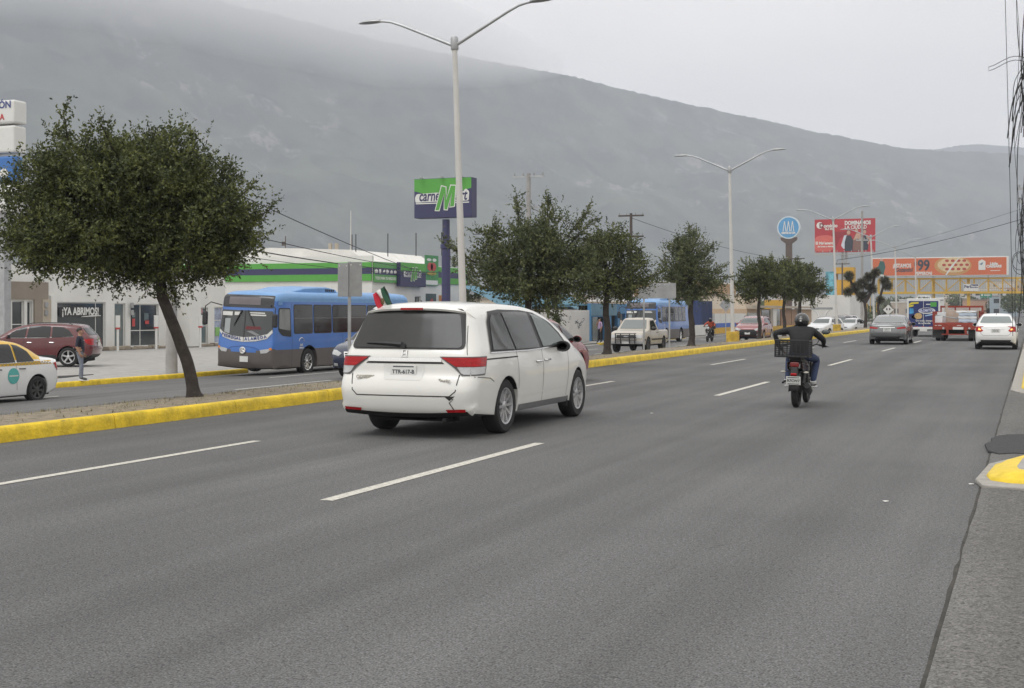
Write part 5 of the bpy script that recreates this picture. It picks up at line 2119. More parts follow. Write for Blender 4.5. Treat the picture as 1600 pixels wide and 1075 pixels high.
def rider(label, coat, legs, open_elbow=True, full=True):
    root = thing('person', label, 'person')
    J = {'pelvis': ((0, .28, .90), (.165, .135)), 'waist': ((0, .28, 1.03), (.155, .125)), 'chest': ((.0, .36, 1.24), (.185, .125)), 'neck': ((0, .42, 1.36), .07), 'jaw': ((0, .45, 1.42), .08), 'crown': ((0, .46, 1.50), .085)}
    if open_elbow:
        arm_l = {'shl': ((-.2, .36, 1.30), .072), 'ell': ((-.43, .20, 1.25), .052), 'wrl': ((-.36, .28, 1.02), .038), 'pal': ((-.30, .34, .95), (.03, .04))}
    else:
        arm_l = {'shl': ((-.2, .36, 1.30), .072), 'ell': ((-.34, .56, 1.14), .05), 'wrl': ((-.33, .78, 1.06), .036), 'pal': ((-.32, .83, 1.05), (.03, .04))}
    J.update(arm_l)
    J.update({'shr': ((.2, .38, 1.30), .072), 'elr': ((.36, .58, 1.15), .052), 'wrr': ((.34, .79, 1.07), .038), 'par': ((.325, .84, 1.055), (.03, .04))})
    for s_, x in (('l', -1), ('r', 1)):
        J.update({'hip' + s_: ((x * .11, .32, .88), .095), 'kn' + s_: ((x * .235, .72, .80), .072), 'an' + s_: ((x * .215, .44, .42), .05), 'to' + s_: ((x * .225, .60, .37), (.042, .036))})
    figure(root, J, BASE_E, zones(1, 1, 2, 3, 4, 3), [m_skin, coat, legs, m_shoe, m_hair],
           [((.34, .79, 1.07), (.325, .84, 1.058), (-.2, .2, .1), (0, .2, -1), .8, 3), ((arm_l['wrl'][0]), (arm_l['pal'][0]), (.2, .2, .1), (.4, .2, -.6), .6, 0)])
    for s_ in (-1, 1):
        g = MB()
        g.box(s_ * .225 - .045, s_ * .225 + .045, .38, .68, .325, .35)
        g.build('shoe_sole', m_white_c, root, bevel=.015)
        g = MB()
        g.tube([(s_ * .217, .44, .44), (s_ * .22, .46, .40)], [.056, .054], 10)
        g.build('sock', m_white_c, root, smooth=True)
    hl = (0, .45, 1.475)
    mh = M('helmet_black', (.015, .015, .016), .25, coat=.6, var=.1)
    h = blob('helmet', hl, (.128, .155, .135), mh, root, 18, m=24, cut=lambda x, y, z: not (y > .55 and -.45 < z < .35 and abs(x) < .85))
    sm = h.modifiers.new('s', 'SOLIDIFY')
    sm.thickness = .012
    blob('visor', hl, (.126, .153, .132), m_glass, h, 18, m=24, cut=lambda x, y, z: y > .4 and -.5 < z < .4)
    g = MB()
    g.box(-.022, .022, hl[1] - .158, hl[1] - .15, 1.50, 1.512)
    g.box(-.015, .012, hl[1] - .160, hl[1] - .15, 1.462, 1.485)
    g.build('helmet_mark', m_plate, h)
    # jacket hem
    return root


moto, crate = motorcycle('black motorcycle with white number plate in the near carriageway', (.03, .012, .012))
rd1 = rider('motorcyclist in black jacket and blue jeans, one elbow out', m_jacket, m_jeansd)
for o in (moto, crate, rd1):
    o.location = (-3.73, 22.55, 0)
    o.rotation_euler = (0, R(1.5), R(1.5))
moto2, _ = motorcycle('small motorcycle with white headlamp coming along the far carriageway', (.05, .05, .05), False)
rd2 = rider('rider in orange vest coming along the far carriageway', M('vest_orange', (.42, .07, .03), .8, var=.2, sc=9), m_jacket, False)
for o in (moto2, rd2):
    o.location = (-20.3, 88.3, zl(-20.3))
    o.rotation_euler = (0, 0, PI)
g = MB()
g.box(-.2, .2, -.42, -.05, .86, 1.22)
dbx = g.build('delivery_box', m_blackp, bevel=.03)
dbx.location = (-20.3, 88.3, zl(-20.3))
dbx.rotation_euler = (0, 0, PI)
tag(dbx, 'black delivery box on the oncoming motorcycle', 'box')


def walker():
    root = thing('person', 'person in pale purple shirt and dark trousers before the blue shop', 'person')
    J = {'pelvis': ((0, 0, .93), (.15, .12)), 'waist': ((0, .0, 1.08), (.14, .12)), 'chest': ((0, .0, 1.30), (.165, .115)), 'neck': ((0, 0, 1.46), .056), 'jaw': ((0, .02, 1.54), (.066, .078)), 'crown': ((0, .006, 1.63), (.075, .085))}
    for s_, x in (('l', -1), ('r', 1)):
        J.update({'sh' + s_: ((x * .18, 0, 1.39), .06), 'el' + s_: ((x * .26, .03, 1.2 if x > 0 else 1.12), .042), 'wr' + s_: ((x * (.12 if x > 0 else .25), .12, 1.38 if x > 0 else .9), .03), 'pa' + s_: ((x * (.08 if x > 0 else .24), .12, 1.46 if x > 0 else .83), (.022, .034)),
                  'hip' + s_: ((x * .085, 0, .88), .085), 'kn' + s_: ((x * .1, .03 * x, .49), .06), 'an' + s_: ((x * .1, .06 * x, .085), .044), 'to' + s_: ((x * .11, .06 * x + .15, .04), (.04, .033))})
    figure(root, J, BASE_E, zones(1, 0, 2, 3), [m_skin, M('shirt_lilac', (.34, .24, .38), .8, var=.1), m_jacket, m_shoe], [(J['wrl'][0], J['pal'][0], (0, 1, 0), (.6, 0, -.3), .4, 0), (J['wrr'][0], J['par'][0], (0, 1, 0), (-.6, 0, .3), .6, 0)])
    blob('hair', (0, -.006, 1.615), (.086, .1, .1), m_hair, root, cut=lambda x, y, z: z > -.1 + .9 * max(y, 0) or (y < -.4 and z > -.6))
    face_bits(root, (0, .01, 1.585))
    return root


wk = walker()
wk.location = (on_y(937, 86.5), 86.5, ZW)
wk.rotation_euler = (0, 0, R(150))
# ================================================================== street furniture
m_post = M('lamp_post_grey', (.55, .54, .52), .5, .2, var=.06, sc=2)
m_galv = M('galvanised', (.40, .41, .42), .45, .6, var=.15, sc=4)
m_signback = M('sign_back', (.33, .335, .34), .5, .5, var=.12, sc=3)
m_cpole = M('pole_concrete', (.33, .32, .31), .85, var=.15, sc=2, bump=.2)
m_wood = M('pole_wood', (.085, .07, .06), .9, var=.2, sc=4)
m_cable = M('cable_black', (.015, .015, .016), .7, var=0)


def lamp_post(Y, label, lean, base=False, X=-13.45, h=8.35):
    root = thing('street_lamp', label, 'street lamp', (X, Y, .1), group='double armed lamps along the median', rot=(0, R(-lean), 0))
    g = MB()
    g.tube([(0, 0, 0), (0, 0, .12), (0, 0, h * .5), (0, 0, h)], [.11, .10, .085, .065], 12)
    g.build('post', m_post, root, smooth=True)
    if base:
        g = MB()
        g.box(-.27, .27, -.27, .27, -.1, .55)
        g.build('footing', M('footing_yellow', (.5, .33, .04), .7, var=.3, sc=4), root, bevel=.03)
    g = MB()
    g.lathe([(.09, h - .12), (.10, h - .1), (.10, h + .18), (.08, h + .22), (.0001, h + .22)], 'z', n=12)
    g.build('collar', m_galv, root, smooth=True)
    for s_ in (-1, 1):
        pts = [(s_ * .08, 0, h + .02), (s_ * .8, 0, h + .36), (s_ * 1.5, 0, h + .69), (s_ * 1.8, 0, h + .81), (s_ * 2.02, 0, h + .85), (s_ * 2.2, 0, h + .86)]
        g = MB()
        g.tube(pts, [.045, .04, .036, .032, .03, .03], 8)
        a = g.build('arm', m_galv, root, smooth=True)
        g = MB()
        rows = []
        for u, wd, t_ in ((0, .05, .05), (.08, .09, .07), (.25, .14, .065), (.45, .13, .05), (.6, .06, .03), (.63, .02, .015)):
            rows.append([(s_ * (2.1 + u), wd * math.cos(q), h + .865 + t_ * math.sin(q) * (1 if math.sin(q) > 0 else .55)) for q in [2 * PI * k / 12 for k in range(12)]])
        g.grid(rows, 0, True, True, True)
        g.build('lamp_head', m_galv, root, smooth=True)
    return root


for px, Y, lb, ln, bs in ((0, 30.7, 'tall double armed street lamp behind the white minivan', 2.0, False), (0, 63.0, 'double armed street lamp with yellow footing left of the motorcyclist', 1.1, True),
                          (0, 99.6, 'double armed street lamp in front of the red billboard', 2.0, True), (0, 124.5, 'double armed street lamp right of the red billboard', 2.2, False),
                          (0, 146, 'double armed street lamp before the left end of the orange billboard', 1.2, False), (0, 172, 'furthest double armed street lamp, against the yellow footbridge', 1.0, False)):
    lamp_post(Y, lb, ln, bs)


def back_sign(name, label, X, Y, panels, posts, z0, mat=m_signback, rz=0.):
    root = thing(name, label, 'road sign', (X, Y, z0), rz)
    for x, h in posts:
        g = MB()
        g.box(x - .03, x + .03, -.02, .02, 0, h)
        g.build('post', m_galv, root)
    for poly, y, rr_ in panels:
        g = MB()
        g.prism(poly, 'y', -.012, .012)
        o = g.build('panel', mat, root, bevel=.004)
        o.location = (0, y, 0)
        o.rotation_euler = (0, 0, rr_)
        for bx in (-.1, .1):
            q = MB()
            cx = sum(p[0] for p in poly) / len(poly)
            cz = max(p[1] for p in poly) - .06
            q.lathe([(.015, -.02), (.015, -.013), (.0001, -.02)], 'y', (cx + bx, 0, cz), 8)
            q.build('bolt', m_plate, o)
    return root


Xs = -13.6
Ys = on_x(546, Xs)
back_sign('road_sign', 'pair of blank sign backs on one post in front of the blue bus', Xs, Ys, [([(-.30, 1.80), (-.0, 1.80), (-.0, 2.52), (-.30, 2.52)], -.03, R(-12)), ([(.02, 1.80), (.29, 1.80), (.29, 2.54), (.02, 2.54)], -.03, R(14))], [(0, 2.55)], .15)
Ys = on_x(1046, Xs)
back_sign('road_sign', 'wide blank sign back on one post in front of the second bus', Xs, Ys, [(rpoly([(-.85, 2.0), (.28, 2.0), (.28, 2.62), (-.85, 2.62)], .05), -.03, 0)], [(0, 2.66)], .15)
Ys = on_x(1006, Xs)
back_sign('road_sign', 'slim sign post with small blank panel beside the beige pickup', Xs, Ys, [([(-.2, 1.95), (.2, 1.95), (.2, 2.4), (-.2, 2.4)], -.03, 0)], [(0, 2.45)], .15)
back_sign('road_sign', 'diamond shaped sign back on the far pavement left of the second lamp', on_y(1134, 118), 118, [(rpoly([(-.62, 2.75), (0, 2.13), (.62, 2.75), (0, 3.37)], .06), -.03, 0)], [(0, 2.9)], ZW)
m_wd = M('sign_white', (.62, .62, .6), .5)
bs_ = back_sign('road_sign', 'white diamond warning sign above the grey saloon', on_y(1388, 118), 118, [(rpoly([(-.45, 1.55), (0, 1.1), (.45, 1.55), (0, 2.0)], .04), -.03, 0)], [(0, 1.5)], .2, m_wd)
for x in (-.12, .12):
    blob('sign_symbol', (x, -.05, 1.6), (.06, .01, .1), m_blackp, bs_, 6, m=8)


def utility_pole(label, X, Y, z0, h, mat, arm=1.0, arms=(0.,), r=.16, name='utility_pole', rz=0.):
    root = thing(name, label, 'utility pole', (X, Y, z0), rz)
    g = MB()
    g.tube([(0, 0, 0), (0, 0, h)], [r, r * .62], 10)
    g.build('pole', mat, root, smooth=True)
    for dz in arms:
        g = MB()
        g.box(-arm, arm, -.06, .06, h - .25 - dz, h - .13 - dz)
        a = g.build('crossarm', mat if mat is m_wood else m_galv, root)
        for x in (-arm + .08, -arm * .35, arm * .35, arm - .08):
            g = MB()
            g.lathe([(.03, h - .13 - dz), (.06, h - .06 - dz), (.045, h - .02 - dz), (.06, h + .03 - dz), (.0001, h + .07 - dz)], 'z', (x, 0, 0), 8)
            g.build('insulator', m_signback, a, smooth=True)
    return root


PA = (-28.2, on_x(268, -28.2))
utility_pole('thick concrete pole standing behind the leaning tree trunk', PA[0], PA[1], ZW, 7.6, m_cpole, .9, (), .22)
utility_pole('concrete utility pole with two crossarms rising behind the second tree', -28.6, on_x(826, -28.6), ZW, 10.6, m_cpole, 1.0, (0., 1.9), .2)
utility_pole('dark wooden utility pole rising behind the third tree', -28.6, on_x(986, -28.6), ZW, 9.7, m_wood, 1.0, (0., 1.6), .17)
utility_pole('dark wooden utility pole left of the shaggy yuccas', -27, on_x(1316, -27), ZW, 9.6, m_wood, 1.1, (0.,), .17)
utility_pole('tall grey pole standing behind the shaggy yuccas', -16.2, on_x(1347, -16.2), zl(-16), 12.2, m_cpole, .6, (2.8,), .17)
utility_pole('dark utility pole with crossarm beside the round blue sign', -29, on_x(1243, -29), ZW, 9.3, m_wood, 1.2, (0.,), .16)
# right-hand poles: mostly outside the picture, their arms and cables reach into it
utility_pole('near concrete utility pole at the right picture edge', .42, 36, .05, 10.4, m_cpole, 1.1, (.25,), .17)
utility_pole('second utility pole along the right kerb', .30, 82, .05, 8.9, m_cpole, 1.05, (.0, .75), .16)


def wire(name, label, pts, r=.012, sag=0., cat='cable', group='overhead cables', parent=None):
    P = []
    for a, b_ in zip(pts[:-1], pts[1:]):
        for k in range(12):
            u = k / 12
            P.append((a[0] + (b_[0] - a[0]) * u, a[1] + (b_[1] - a[1]) * u, a[2] + (b_[2] - a[2]) * u - sag * 4 * u * (1 - u)))
    P.append(pts[-1])
    g = MB()
    g.tube(P, r, 5)
    return tag(g.build(name, m_cable, parent, smooth=True), label, cat, group)


# the hank of loose cable hanging down the near pole
hank = thing('cable_bundle', 'tangled black cable bundle hanging down the near right utility pole', 'cable', (.06, 36, .05))
random.seed(3)
for k in range(15):
    x0 = random.uniform(-.62, -.2)
    z1 = random.uniform(6.7, 7.9)
    z0 = z1 - random.uniform(.5, 1.6)
    g = MB()
    pts = [(x0 + .35, 0, z1 + .5), (x0 + .18, .02, z1 + .15), (x0 + random.uniform(0, .08), random.uniform(-.1, .1), z1 - .3), (x0 - random.uniform(.0, .12), random.uniform(-.1, .1), z0)]
    g.tube(catmull(pts, 4), random.uniform(.007, .015), 5)
    g.build('loose_cable', m_cable, hank, smooth=True)
for k in range(6):
    x = random.uniform(-.45, -.08)
    pts = []
    for j in range(12):
        pts.append((x + .06 * math.sin(j * 1.3 + k * 2) + random.uniform(-.02, .02), random.uniform(-.05, .05), 11.5 - j * .95))
    g = MB()
    g.tube(catmull(pts, 3), .006 + .007 * (k % 3 == 0), 5)
    g.build('drop_cable', m_cable, hank, smooth=True)
g = MB()
pts = [(-.1 - .45 * u, 0, 8.0 + .12 * math.sin(u * 2)) for u in [q / 8 * 2.2 for q in range(9)]]
g.tube(pts + [(p[0], p[1], p[2] - .1) for p in reversed(pts)], .009, 5)
g.build('cable_loop', m_cable, hank, smooth=True)
hank2 = thing('cable_bundle', 'cable coils hanging on the second right utility pole', 'cable', (.30, 82, .05))
for k in range(14):
    c = (random.uniform(-.95, -.2), random.uniform(4.0, 7.6))
    ra, rb = random.uniform(.12, .5), random.uniform(.5, 1.3)
    g = MB()
    g.tube([(c[0] + ra * math.cos(a), .1 * math.sin(3 * a), c[1] + rb * math.sin(a)) for a in [2 * PI * q / 18 for q in range(19)]], .016, 5)
    g.build('cable_coil', m_cable, hank2, smooth=True)
for k in range(4):
    g = MB()
    x = -.85 + k * .22
    g.tube([(x, 0, 8.4), (x + .05, .05, 6), (x + .12 + .05 * k, 0, 3.4), (x + .2, 0, 1.2)], .014, 5)
    g.build('drop_cable', m_cable, hank2)
wire('cable', 'cable running up along the road on the right at the top', [(-.66, 36, 10.2), (-.72, 30, 10.6), (-1.1, 12, 11.2)], .012)
wire('cable', 'long thin cable falling straight from the near crossarm', [(-.64, 36, 10.0), (-.52, 36, 5), (-.45, 36, 1.0)], .008)
wire('cable', 'lower cable crossing the road in front of the orange billboard', [(-.5, 82, 7.0), (-14, 104, 5.6), (-27, 196, 8.2)], .017, .25)
wire('cable', 'upper thin cable crossing the road above the orange billboard', [(-.5, 82, 7.6), (-27, 196, 9.0)], .009, .3)
wire('cable', 'steepest cable sloping down from the leaning tree to the meat shop', [(PA[0], PA[1], 6.9), (-42.0, 87, 4.6)], .022, .2)
wire('cable', 'second cable sloping down to the meat shop roof', [(PA[0], PA[1], 5.0), (-42.0, 88, 4.7)], .02, .2)
wire('cable', 'lowest double cable running to the meat shop fascia', [(PA[0], PA[1], 4.3), (-41.9, 90, 4.55)], .028, .25)
wire('cable', 'thin cable just under the lowest one at the meat shop', [(PA[0], PA[1], 3.95), (-41.9, 90, 4.4)], .014, .25)
wire('cable', 'cable from the meat shop on to the concrete utility pole', [(-41.9, 90, 4.5), (-28.6, on_x(826, -28.6), 8.0)], .016, .5)
wire('cable', 'cable between the concrete and the wooden utility pole', [(-28.6, on_x(826, -28.6), 8.0), (-28.6, on_x(986, -28.6), 7.4)], .018, .3)
wire('cable', 'cable from the wooden pole on towards the round blue sign', [(-28.6, on_x(986, -28.6), 8.8), (-29, on_x(1243, -29), 8.4)], .02, .6)

# flag stuck in the minivan's far window
fr = thing('flag', 'small red white and green flag flying behind the minivan roof', 'flag')
fd = ray(614, 486)
fz = 17.6
fp = lambda px, py, dd=0.: Vector((0, 0, EYE)) + ray(px, py) * (fz + dd)
a, b_ = fp(600, 447), fp(616, 484)
g = MB()
g.tube([b_ + (b_ - a) * .3, a], .006, 6)
g.build('flag_staff', m_blackp, fr)
hoist, fly = (b_ - a) * .95, (fp(582, 460, -.12) - a)
fcols = [M('flag_green', (.012, .06, .03), .8), M('flag_white', (.66, .65, .62), .8), M('flag_red', (.42, .012, .03), .8)]
for i, mt in enumerate(fcols):
    g = MB()
    rows = []
    for j in range(9):
        r = []
        for k in range(7):
            u = (i + k / 6) / 3
            p = a + fly * u + hoist * (j / 8)
            p += Vector((0, .03, .006)) * math.sin(u * 9 + j * .6)
            r.append(p)
        rows.append(r)
    g.grid(rows)
    o = g.build('flag_band', mt, fr, smooth=True)
    o.modifiers.new('s', 'SOLIDIFY').thickness = .003
o = blob('flag_emblem', a + fly * .5 + hoist * .5 + Vector((0, -.02, 0)), (.03, .012, .045), M('emblem_brown', (.12, .09, .04), .8), fr, 6, m=8)

# ================================================================== buildings
m_wall = M('wall_white', (.66, .655, .63), .85, var=.06, sc=.6, bump=.1)
m_wallb = M('wall_beige', (.40, .35, .28), .85, var=.1, sc=.8, bump=.1)
m_wallt = M('wall_taupe', (.25, .215, .175), .85, var=.1, sc=.8, bump=.1)
m_frame = M('frame_white', (.64, .64, .62), .5, var=.03)
m_shopg = M('shop_glass', (.035, .042, .045), .06, var=.25, sc=.7, spec=.7)
m_shopg2 = M('shop_glass_pale', (.13, .16, .16), .08, var=.2, sc=.8, spec=.7)
m_stone = M('plinth_stone', (.30, .255, .20), .9, var=.35, sc=3, bump=.5, bsc=12)
m_green = M('shop_green', (.085, .33, .05), .5, var=.05)
m_navyp = M('shop_navy', (.035, .035, .10), .5, var=.05)
m_roofw = M('roof_white', (.68, .67, .64), .8, var=.1, sc=.8)


def wallgrid(root, name, u0, u1, z0, z1, holes, mat, t_=.25, y=0.):
    """a wall facing -y with real openings"""
    us = sorted({u0, u1, *[h[0] for h in holes], *[h[1] for h in holes]})
    zs = sorted({z0, z1, *[h[2] for h in holes], *[h[3] for h in holes]})
    us = [u for u in us if u0 <= u <= u1]
    zs = [z for z in zs if z0 <= z <= z1]
    g = MB()
    nu, nz_ = len(us) - 1, len(zs) - 1
    solid = {}
    for i in range(nu):
        for j in range(nz_):
            cu, cz = (us[i] + us[i + 1]) / 2, (zs[j] + zs[j + 1]) / 2
            solid[i, j] = not any(h[0] < cu < h[1] and h[2] < cz < h[3] for h in holes)
    for (i, j), s_ in solid.items():
        if not s_:
            continue
        a, b_, c, d = us[i], us[i + 1], zs[j], zs[j + 1]
        g.face([(a, y, c), (b_, y, c), (b_, y, d), (a, y, d)])
        for (di, dj), q in (((-1, 0), [(a, y, c), (a, y, d), (a, y + t_, d), (a, y + t_, c)]), ((1, 0), [(b_, y, c), (b_, y + t_, c), (b_, y + t_, d), (b_, y, d)]),
                            ((0, -1), [(a, y, c), (a, y + t_, c), (b_, y + t_, c), (b_, y, c)]), ((0, 1), [(a, y, d), (b_, y, d), (b_, y + t_, d), (a, y + t_, d)])):
            if not solid.get((i + di, j + dj), False):
                g.face(q)
    return g.build(name, mat, root, fix=False)


def opening(root, name, u0, u1, z0, z1, glass, y=.12, fr_=.06, mull=(), rails=(), mat=None):
    mat = mat or m_frame
    g = MB()
    f = fr_
    g.box(u0, u0 + f, y, y + .05, z0, z1)
    g.box(u1 - f, u1, y, y + .05, z0, z1)
    g.box(u0 + f, u1 - f, y, y + .05, z1 - f, z1)
    g.box(u0 + f, u1 - f, y, y + .05, z0, z0 + f)
    for m_ in mull:
        g.box(m_ - f * .4, m_ + f * .4, y + .002, y + .048, z0 + f, z1 - f)
    for r_ in rails:
        g.box(u0 + f, u1 - f, y + .004, y + .046, r_ - f * .4, r_ + f * .4)
    o = g.build(name, mat, root)
    us = [u0 + f] + list(mull) + [u1 - f]
    for a, b_ in zip(us[:-1], us[1:]):
        q = MB()
        q.box(a, b_, y + .02, y + .028, z0 + f, z1 - f)
        q.build('pane', glass, o)
    return o


# white shop row on the left
SX = -48.6
Y0 = 47.0
shop = thing('shop_row', 'long white shop row with glass doors behind the leaning tree', 'building', (SX, Y0, ZW), R(90))


def U(px, X=SX, y0=Y0):
    return on_x(px, X) - y0


def Z(py, px, X=SX):
    return hz(py, X, on_x(px, X)) - ZW


U_END = U(352)
hl_ = [(U(-40), U(16), .35, Z(470, 10)), (U(19), U(38), .35, Z(470, 30)), (U(42.5), U(50.5), .35, Z(471, 45)), (U(87), U(165), .12, Z(472, 120)), (U(179), U(196), .12, Z(474, 188)),
       (U(204), U(248), .12, Z(475, 225)), (U(296), U(325), .12, Z(480.5, 310)), (U(335), U(349), .12, Z(480, 342))]
hl_ = [(a, b_, c, d) for a, b_, c, d in hl_]
wallgrid(shop, 'wall', U(-60), U_END, 0, 4.6, hl_, m_wall)
g = MB()
g.box(U(-60), U_END, .26, 12, 4.3, 4.5)
g.box(U_END - .25, U_END, .26, 12, 0, 4.3)
g.build('roof', m_roofw, shop)
g = MB()
g.box(U(-60), U(74), -.08, -.004, Z(468, 40), Z(440, 30))
g.build('fascia', m_wallt, shop)
g = MB()
g.box(U(52), U(64), -.10, -.004, .1, Z(468, 60))
g.build('pier', m_wallt, shop)
g = MB()
g.box(U(64), U(77), -.12, -.004, .1, Z(468, 70))
g.build('pier', m_wallb, shop)
g = MB()
g.box(U(77), U(86), -.14, -.004, .1, Z(462, 80))
g.build('pier', m_wall, shop)
g = MB()
g.box(U(277), U(295), -.9, -.004, .02, Z(450, 285))
g.build('pier', m_wall, shop)
for px in (69, 203):
    for dz in (0, .42):
        g = MB()
        g.box(U(px) - .12, U(px) + .12, -.19, -.121, 1.95 + dz, 2.25 + dz)
        g.build('wall_lamp', m_signback, shop, bevel=.01)
opening(shop, 'shop_window', *hl_[0], m_shopg)
opening(shop, 'shop_door', *hl_[1], m_shopg, rails=(1.05, 1.5))
opening(shop, 'shop_window', *hl_[2], m_shopg)
w3 = opening(shop, 'shop_window', *hl_[3], m_shopg, mull=(U(152),))
opening(shop, 'shop_window', *hl_[4], m_shopg2, fr_=.05)
d5 = opening(shop, 'shop_door', *hl_[5], m_shopg, mull=(U(221.5),), rails=(1.05,))
d6 = opening(shop, 'shop_door', *hl_[6], m_shopg2, mull=(U(308.5),), rails=(1.25,))
opening(shop, 'shop_window', *hl_[7], M('poster_blue', (.3, .34, .45), .5, var=.4, sc=3), rails=(1.0, 1.6))
g = MB()
cu, cz = (U(93) + U(160)) / 2, Z(487.5, 125)
g.box(U(93.5), U(159.5), .05, .06, Z(493.5, 125), Z(480.5, 125))
bn = g.build('banner', M('banner_black', (.012, .012, .012), .5), shop)
text('¡YA ABRIMOS!', .56, m_signw, bn, (cu, .045, cz + .02), SOUTH, bold=.02, sx=.86)
g = MB()
g.tube([(U(128), .04, Z(495, 130)), (U(145), .04, Z(493.8, 130)), (U(158), .04, Z(493.4, 130))], [.012, .04, .02], 5)
g.build('banner_swash', m_signw, bn)
# small notices on the doors
for px, py, w_, h_, mt in ((211, 492, .3, .28, m_shopg2), (211, 504, .26, .45, M('notice_red', (.45, .05, .05), .5)), (231, 495, .4, .45, m_shopg2), (232, 503, .35, .25, M('notice_red', (.45, .05, .05), .5)),
                           (301, 504, .55, .75, M('notice_blue', (.06, .14, .5), .5)), (311, 504, .3, .7, m_shopg2), (309.5, 486, .35, .3, M('notice_green', (.04, .3, .08), .5)), (317, 486, .25, .3, M('notice_pink', (.4, .2, .2), .5)),
                           (342, 518, .5, .55, M('notice_lime', (.2, .42, .12), .5)), (3, 496, .6, .5, M('notice_orange', (.5, .2, .04), .5))):
    g = MB()
    g.box(U(px) - w_ / 2, U(px) + w_ / 2, .10, .113, Z(py, px) - h_ / 2, Z(py, px) + h_ / 2)
    g.build('notice', mt, shop)
rs = random.Random(5)                               # rough stone step before the doors
u = U(160)
while u < U(345):
    w_ = rs.uniform(.4, .9)
    g = MB()
    g.box(u, u + w_ - .03, -rs.uniform(.35, .5), -.02, -.02, rs.uniform(.10, .2))
    g.build('step_stone', m_stone, shop, bevel=.03)
    u += w_
for px, lb in ((184, 'leftmost slim white bollard before the shop row'), (244, 'middle slim white bollard before the shop row'), (313, 'right slim white bollard before the shop row')):
    X = -46.2
    Yb = on_x(px, X)
    b_ = thing('bollard', lb, 'bollard', (X, Yb, ZW), R(60), group='slim white bollards before the shops')
    g = MB()
    g.box(-.05, .05, -.05, .05, 0, 1.35)
    g.build('post', m_frame, b_)
    g = MB()
    g.box(-.11, .11, -.062, -.055, 1.3, 1.95)
    g.box(-.11, .11, -.055, .055, 1.3, 1.95)
    g.build('board', m_frame, b_)
    g = MB()
    g.box(-.112, .112, -.066, .06, 1.2, 1.29)
    g.build('red_band', M('notice_red', (.45, .05, .05), .5), b_)

# tall cabinet sign at the far left
px_, X = 22, -40.0
Yc = on_x(22, X)
pyl = thing('pylon_sign', 'tall white cabinet sign with dark lettering behind the leaning tree', 'sign', (X, Yc, ZW))
zc = lambda py: hz(py, X, Yc) - ZW
for z1, z0, mt, d in ((zc(155), zc(192), m_frame, 1.05), (zc(195), zc(238), m_frame, 1.0), (zc(243), zc(283), M('sign_blue', (.04, .15, .42), .5), .75), (zc(288), zc(330), m_frame, .9)):
    g = MB()
    g.box(-4.2, 0, 0, d * .75, z0, z1)
    g.build('cabinet', mt, pyl, bevel=.09)
for x in (-3.2, -1.0):
    g = MB()
    g.box(x - .2, x + .2, .3, .7, 0, zc(330))
    g.build('leg', m_galv, pyl)
text('CIÓN', .42, m_signb, pyl, (-.15, -.012, zc(163)), SOUTH, align='RIGHT', bold=.012)
text('A', .36, M('letter_red', (.5, .05, .05), .5), pyl, (-.52, -.012, zc(182)), SOUTH, align='RIGHT', bold=.01)
blob('cabinet_emblem', (-.55, 0, zc(270)), (.24, .02, .2), m_signw, pyl, 8, m=14)

# meat shop with green and navy fascia
CX, CY = -42.0, 80.0
cm = thing('meat_shop', 'white corner shop with green and navy fascia behind the bus', 'building', (CX, CY, ZW))
wallgrid(cm, 'wall', -18, 0, 0, 6.0, [], m_wall)
east = thing('shop_side', None, None, (0, 0, 0), R(90))
east.parent = cm
wallgrid(cm, 'wall_end', -18, -17.8, 0, 6, [], m_wall, 14, .26)
UE = lambda px: on_x(px, CX) - CY
ZE = lambda py, px: hz(py, CX, on_x(px, CX)) - ZW
hole = (UE(648), UE(657.5), ZE(476, 652), ZE(463, 652))
wallgrid(east, 'side_wall', .25, 16, 0, 5.6, [hole, (4.0, 6.5, .0, 2.2)], m_wall)
opening(east, 'barred_window', *hole, m_shopg, mull=tuple(hole[0] + (hole[1] - hole[0]) * k / 4 for k in (1, 2, 3)), fr_=.05)
opening(east, 'shop_door', 4.0, 6.5, 0, 2.2, m_shopg, mull=(5.25,))
g = MB()
g.box(-17.8, -.01, .26, 14, 5.5, 5.6)
g.prism([(-17.8, 5.6), (-17.8, 6.35), (-9, 6.75), (-2.5, 6.5), (-1.2, 5.6)], 'y', 1.5, 13)
g.build('roof', m_roofw, cm)
for z0, z1, mt in ((3.9 + .55, 4.3 + .55 - .04, None),):
    pass
zb_ = [Z_ - ZW for Z_ in (3.72, 4.18, 4.61, 4.99)]
for k, mt in enumerate((m_green, m_navyp, m_green)):
    g = MB()
    g.box(-18, 0, -.12 - .004 * (k == 1), -.004, zb_[k] + .002, zb_[k + 1] - .002)
    g.build('fascia', mt, cm)
    g = MB()
    g.box(.13, 16, -.12 - .004 * (k == 1), -.004, zb_[k] + .002, zb_[k + 1] - .002)
    g.build('fascia', mt, east)
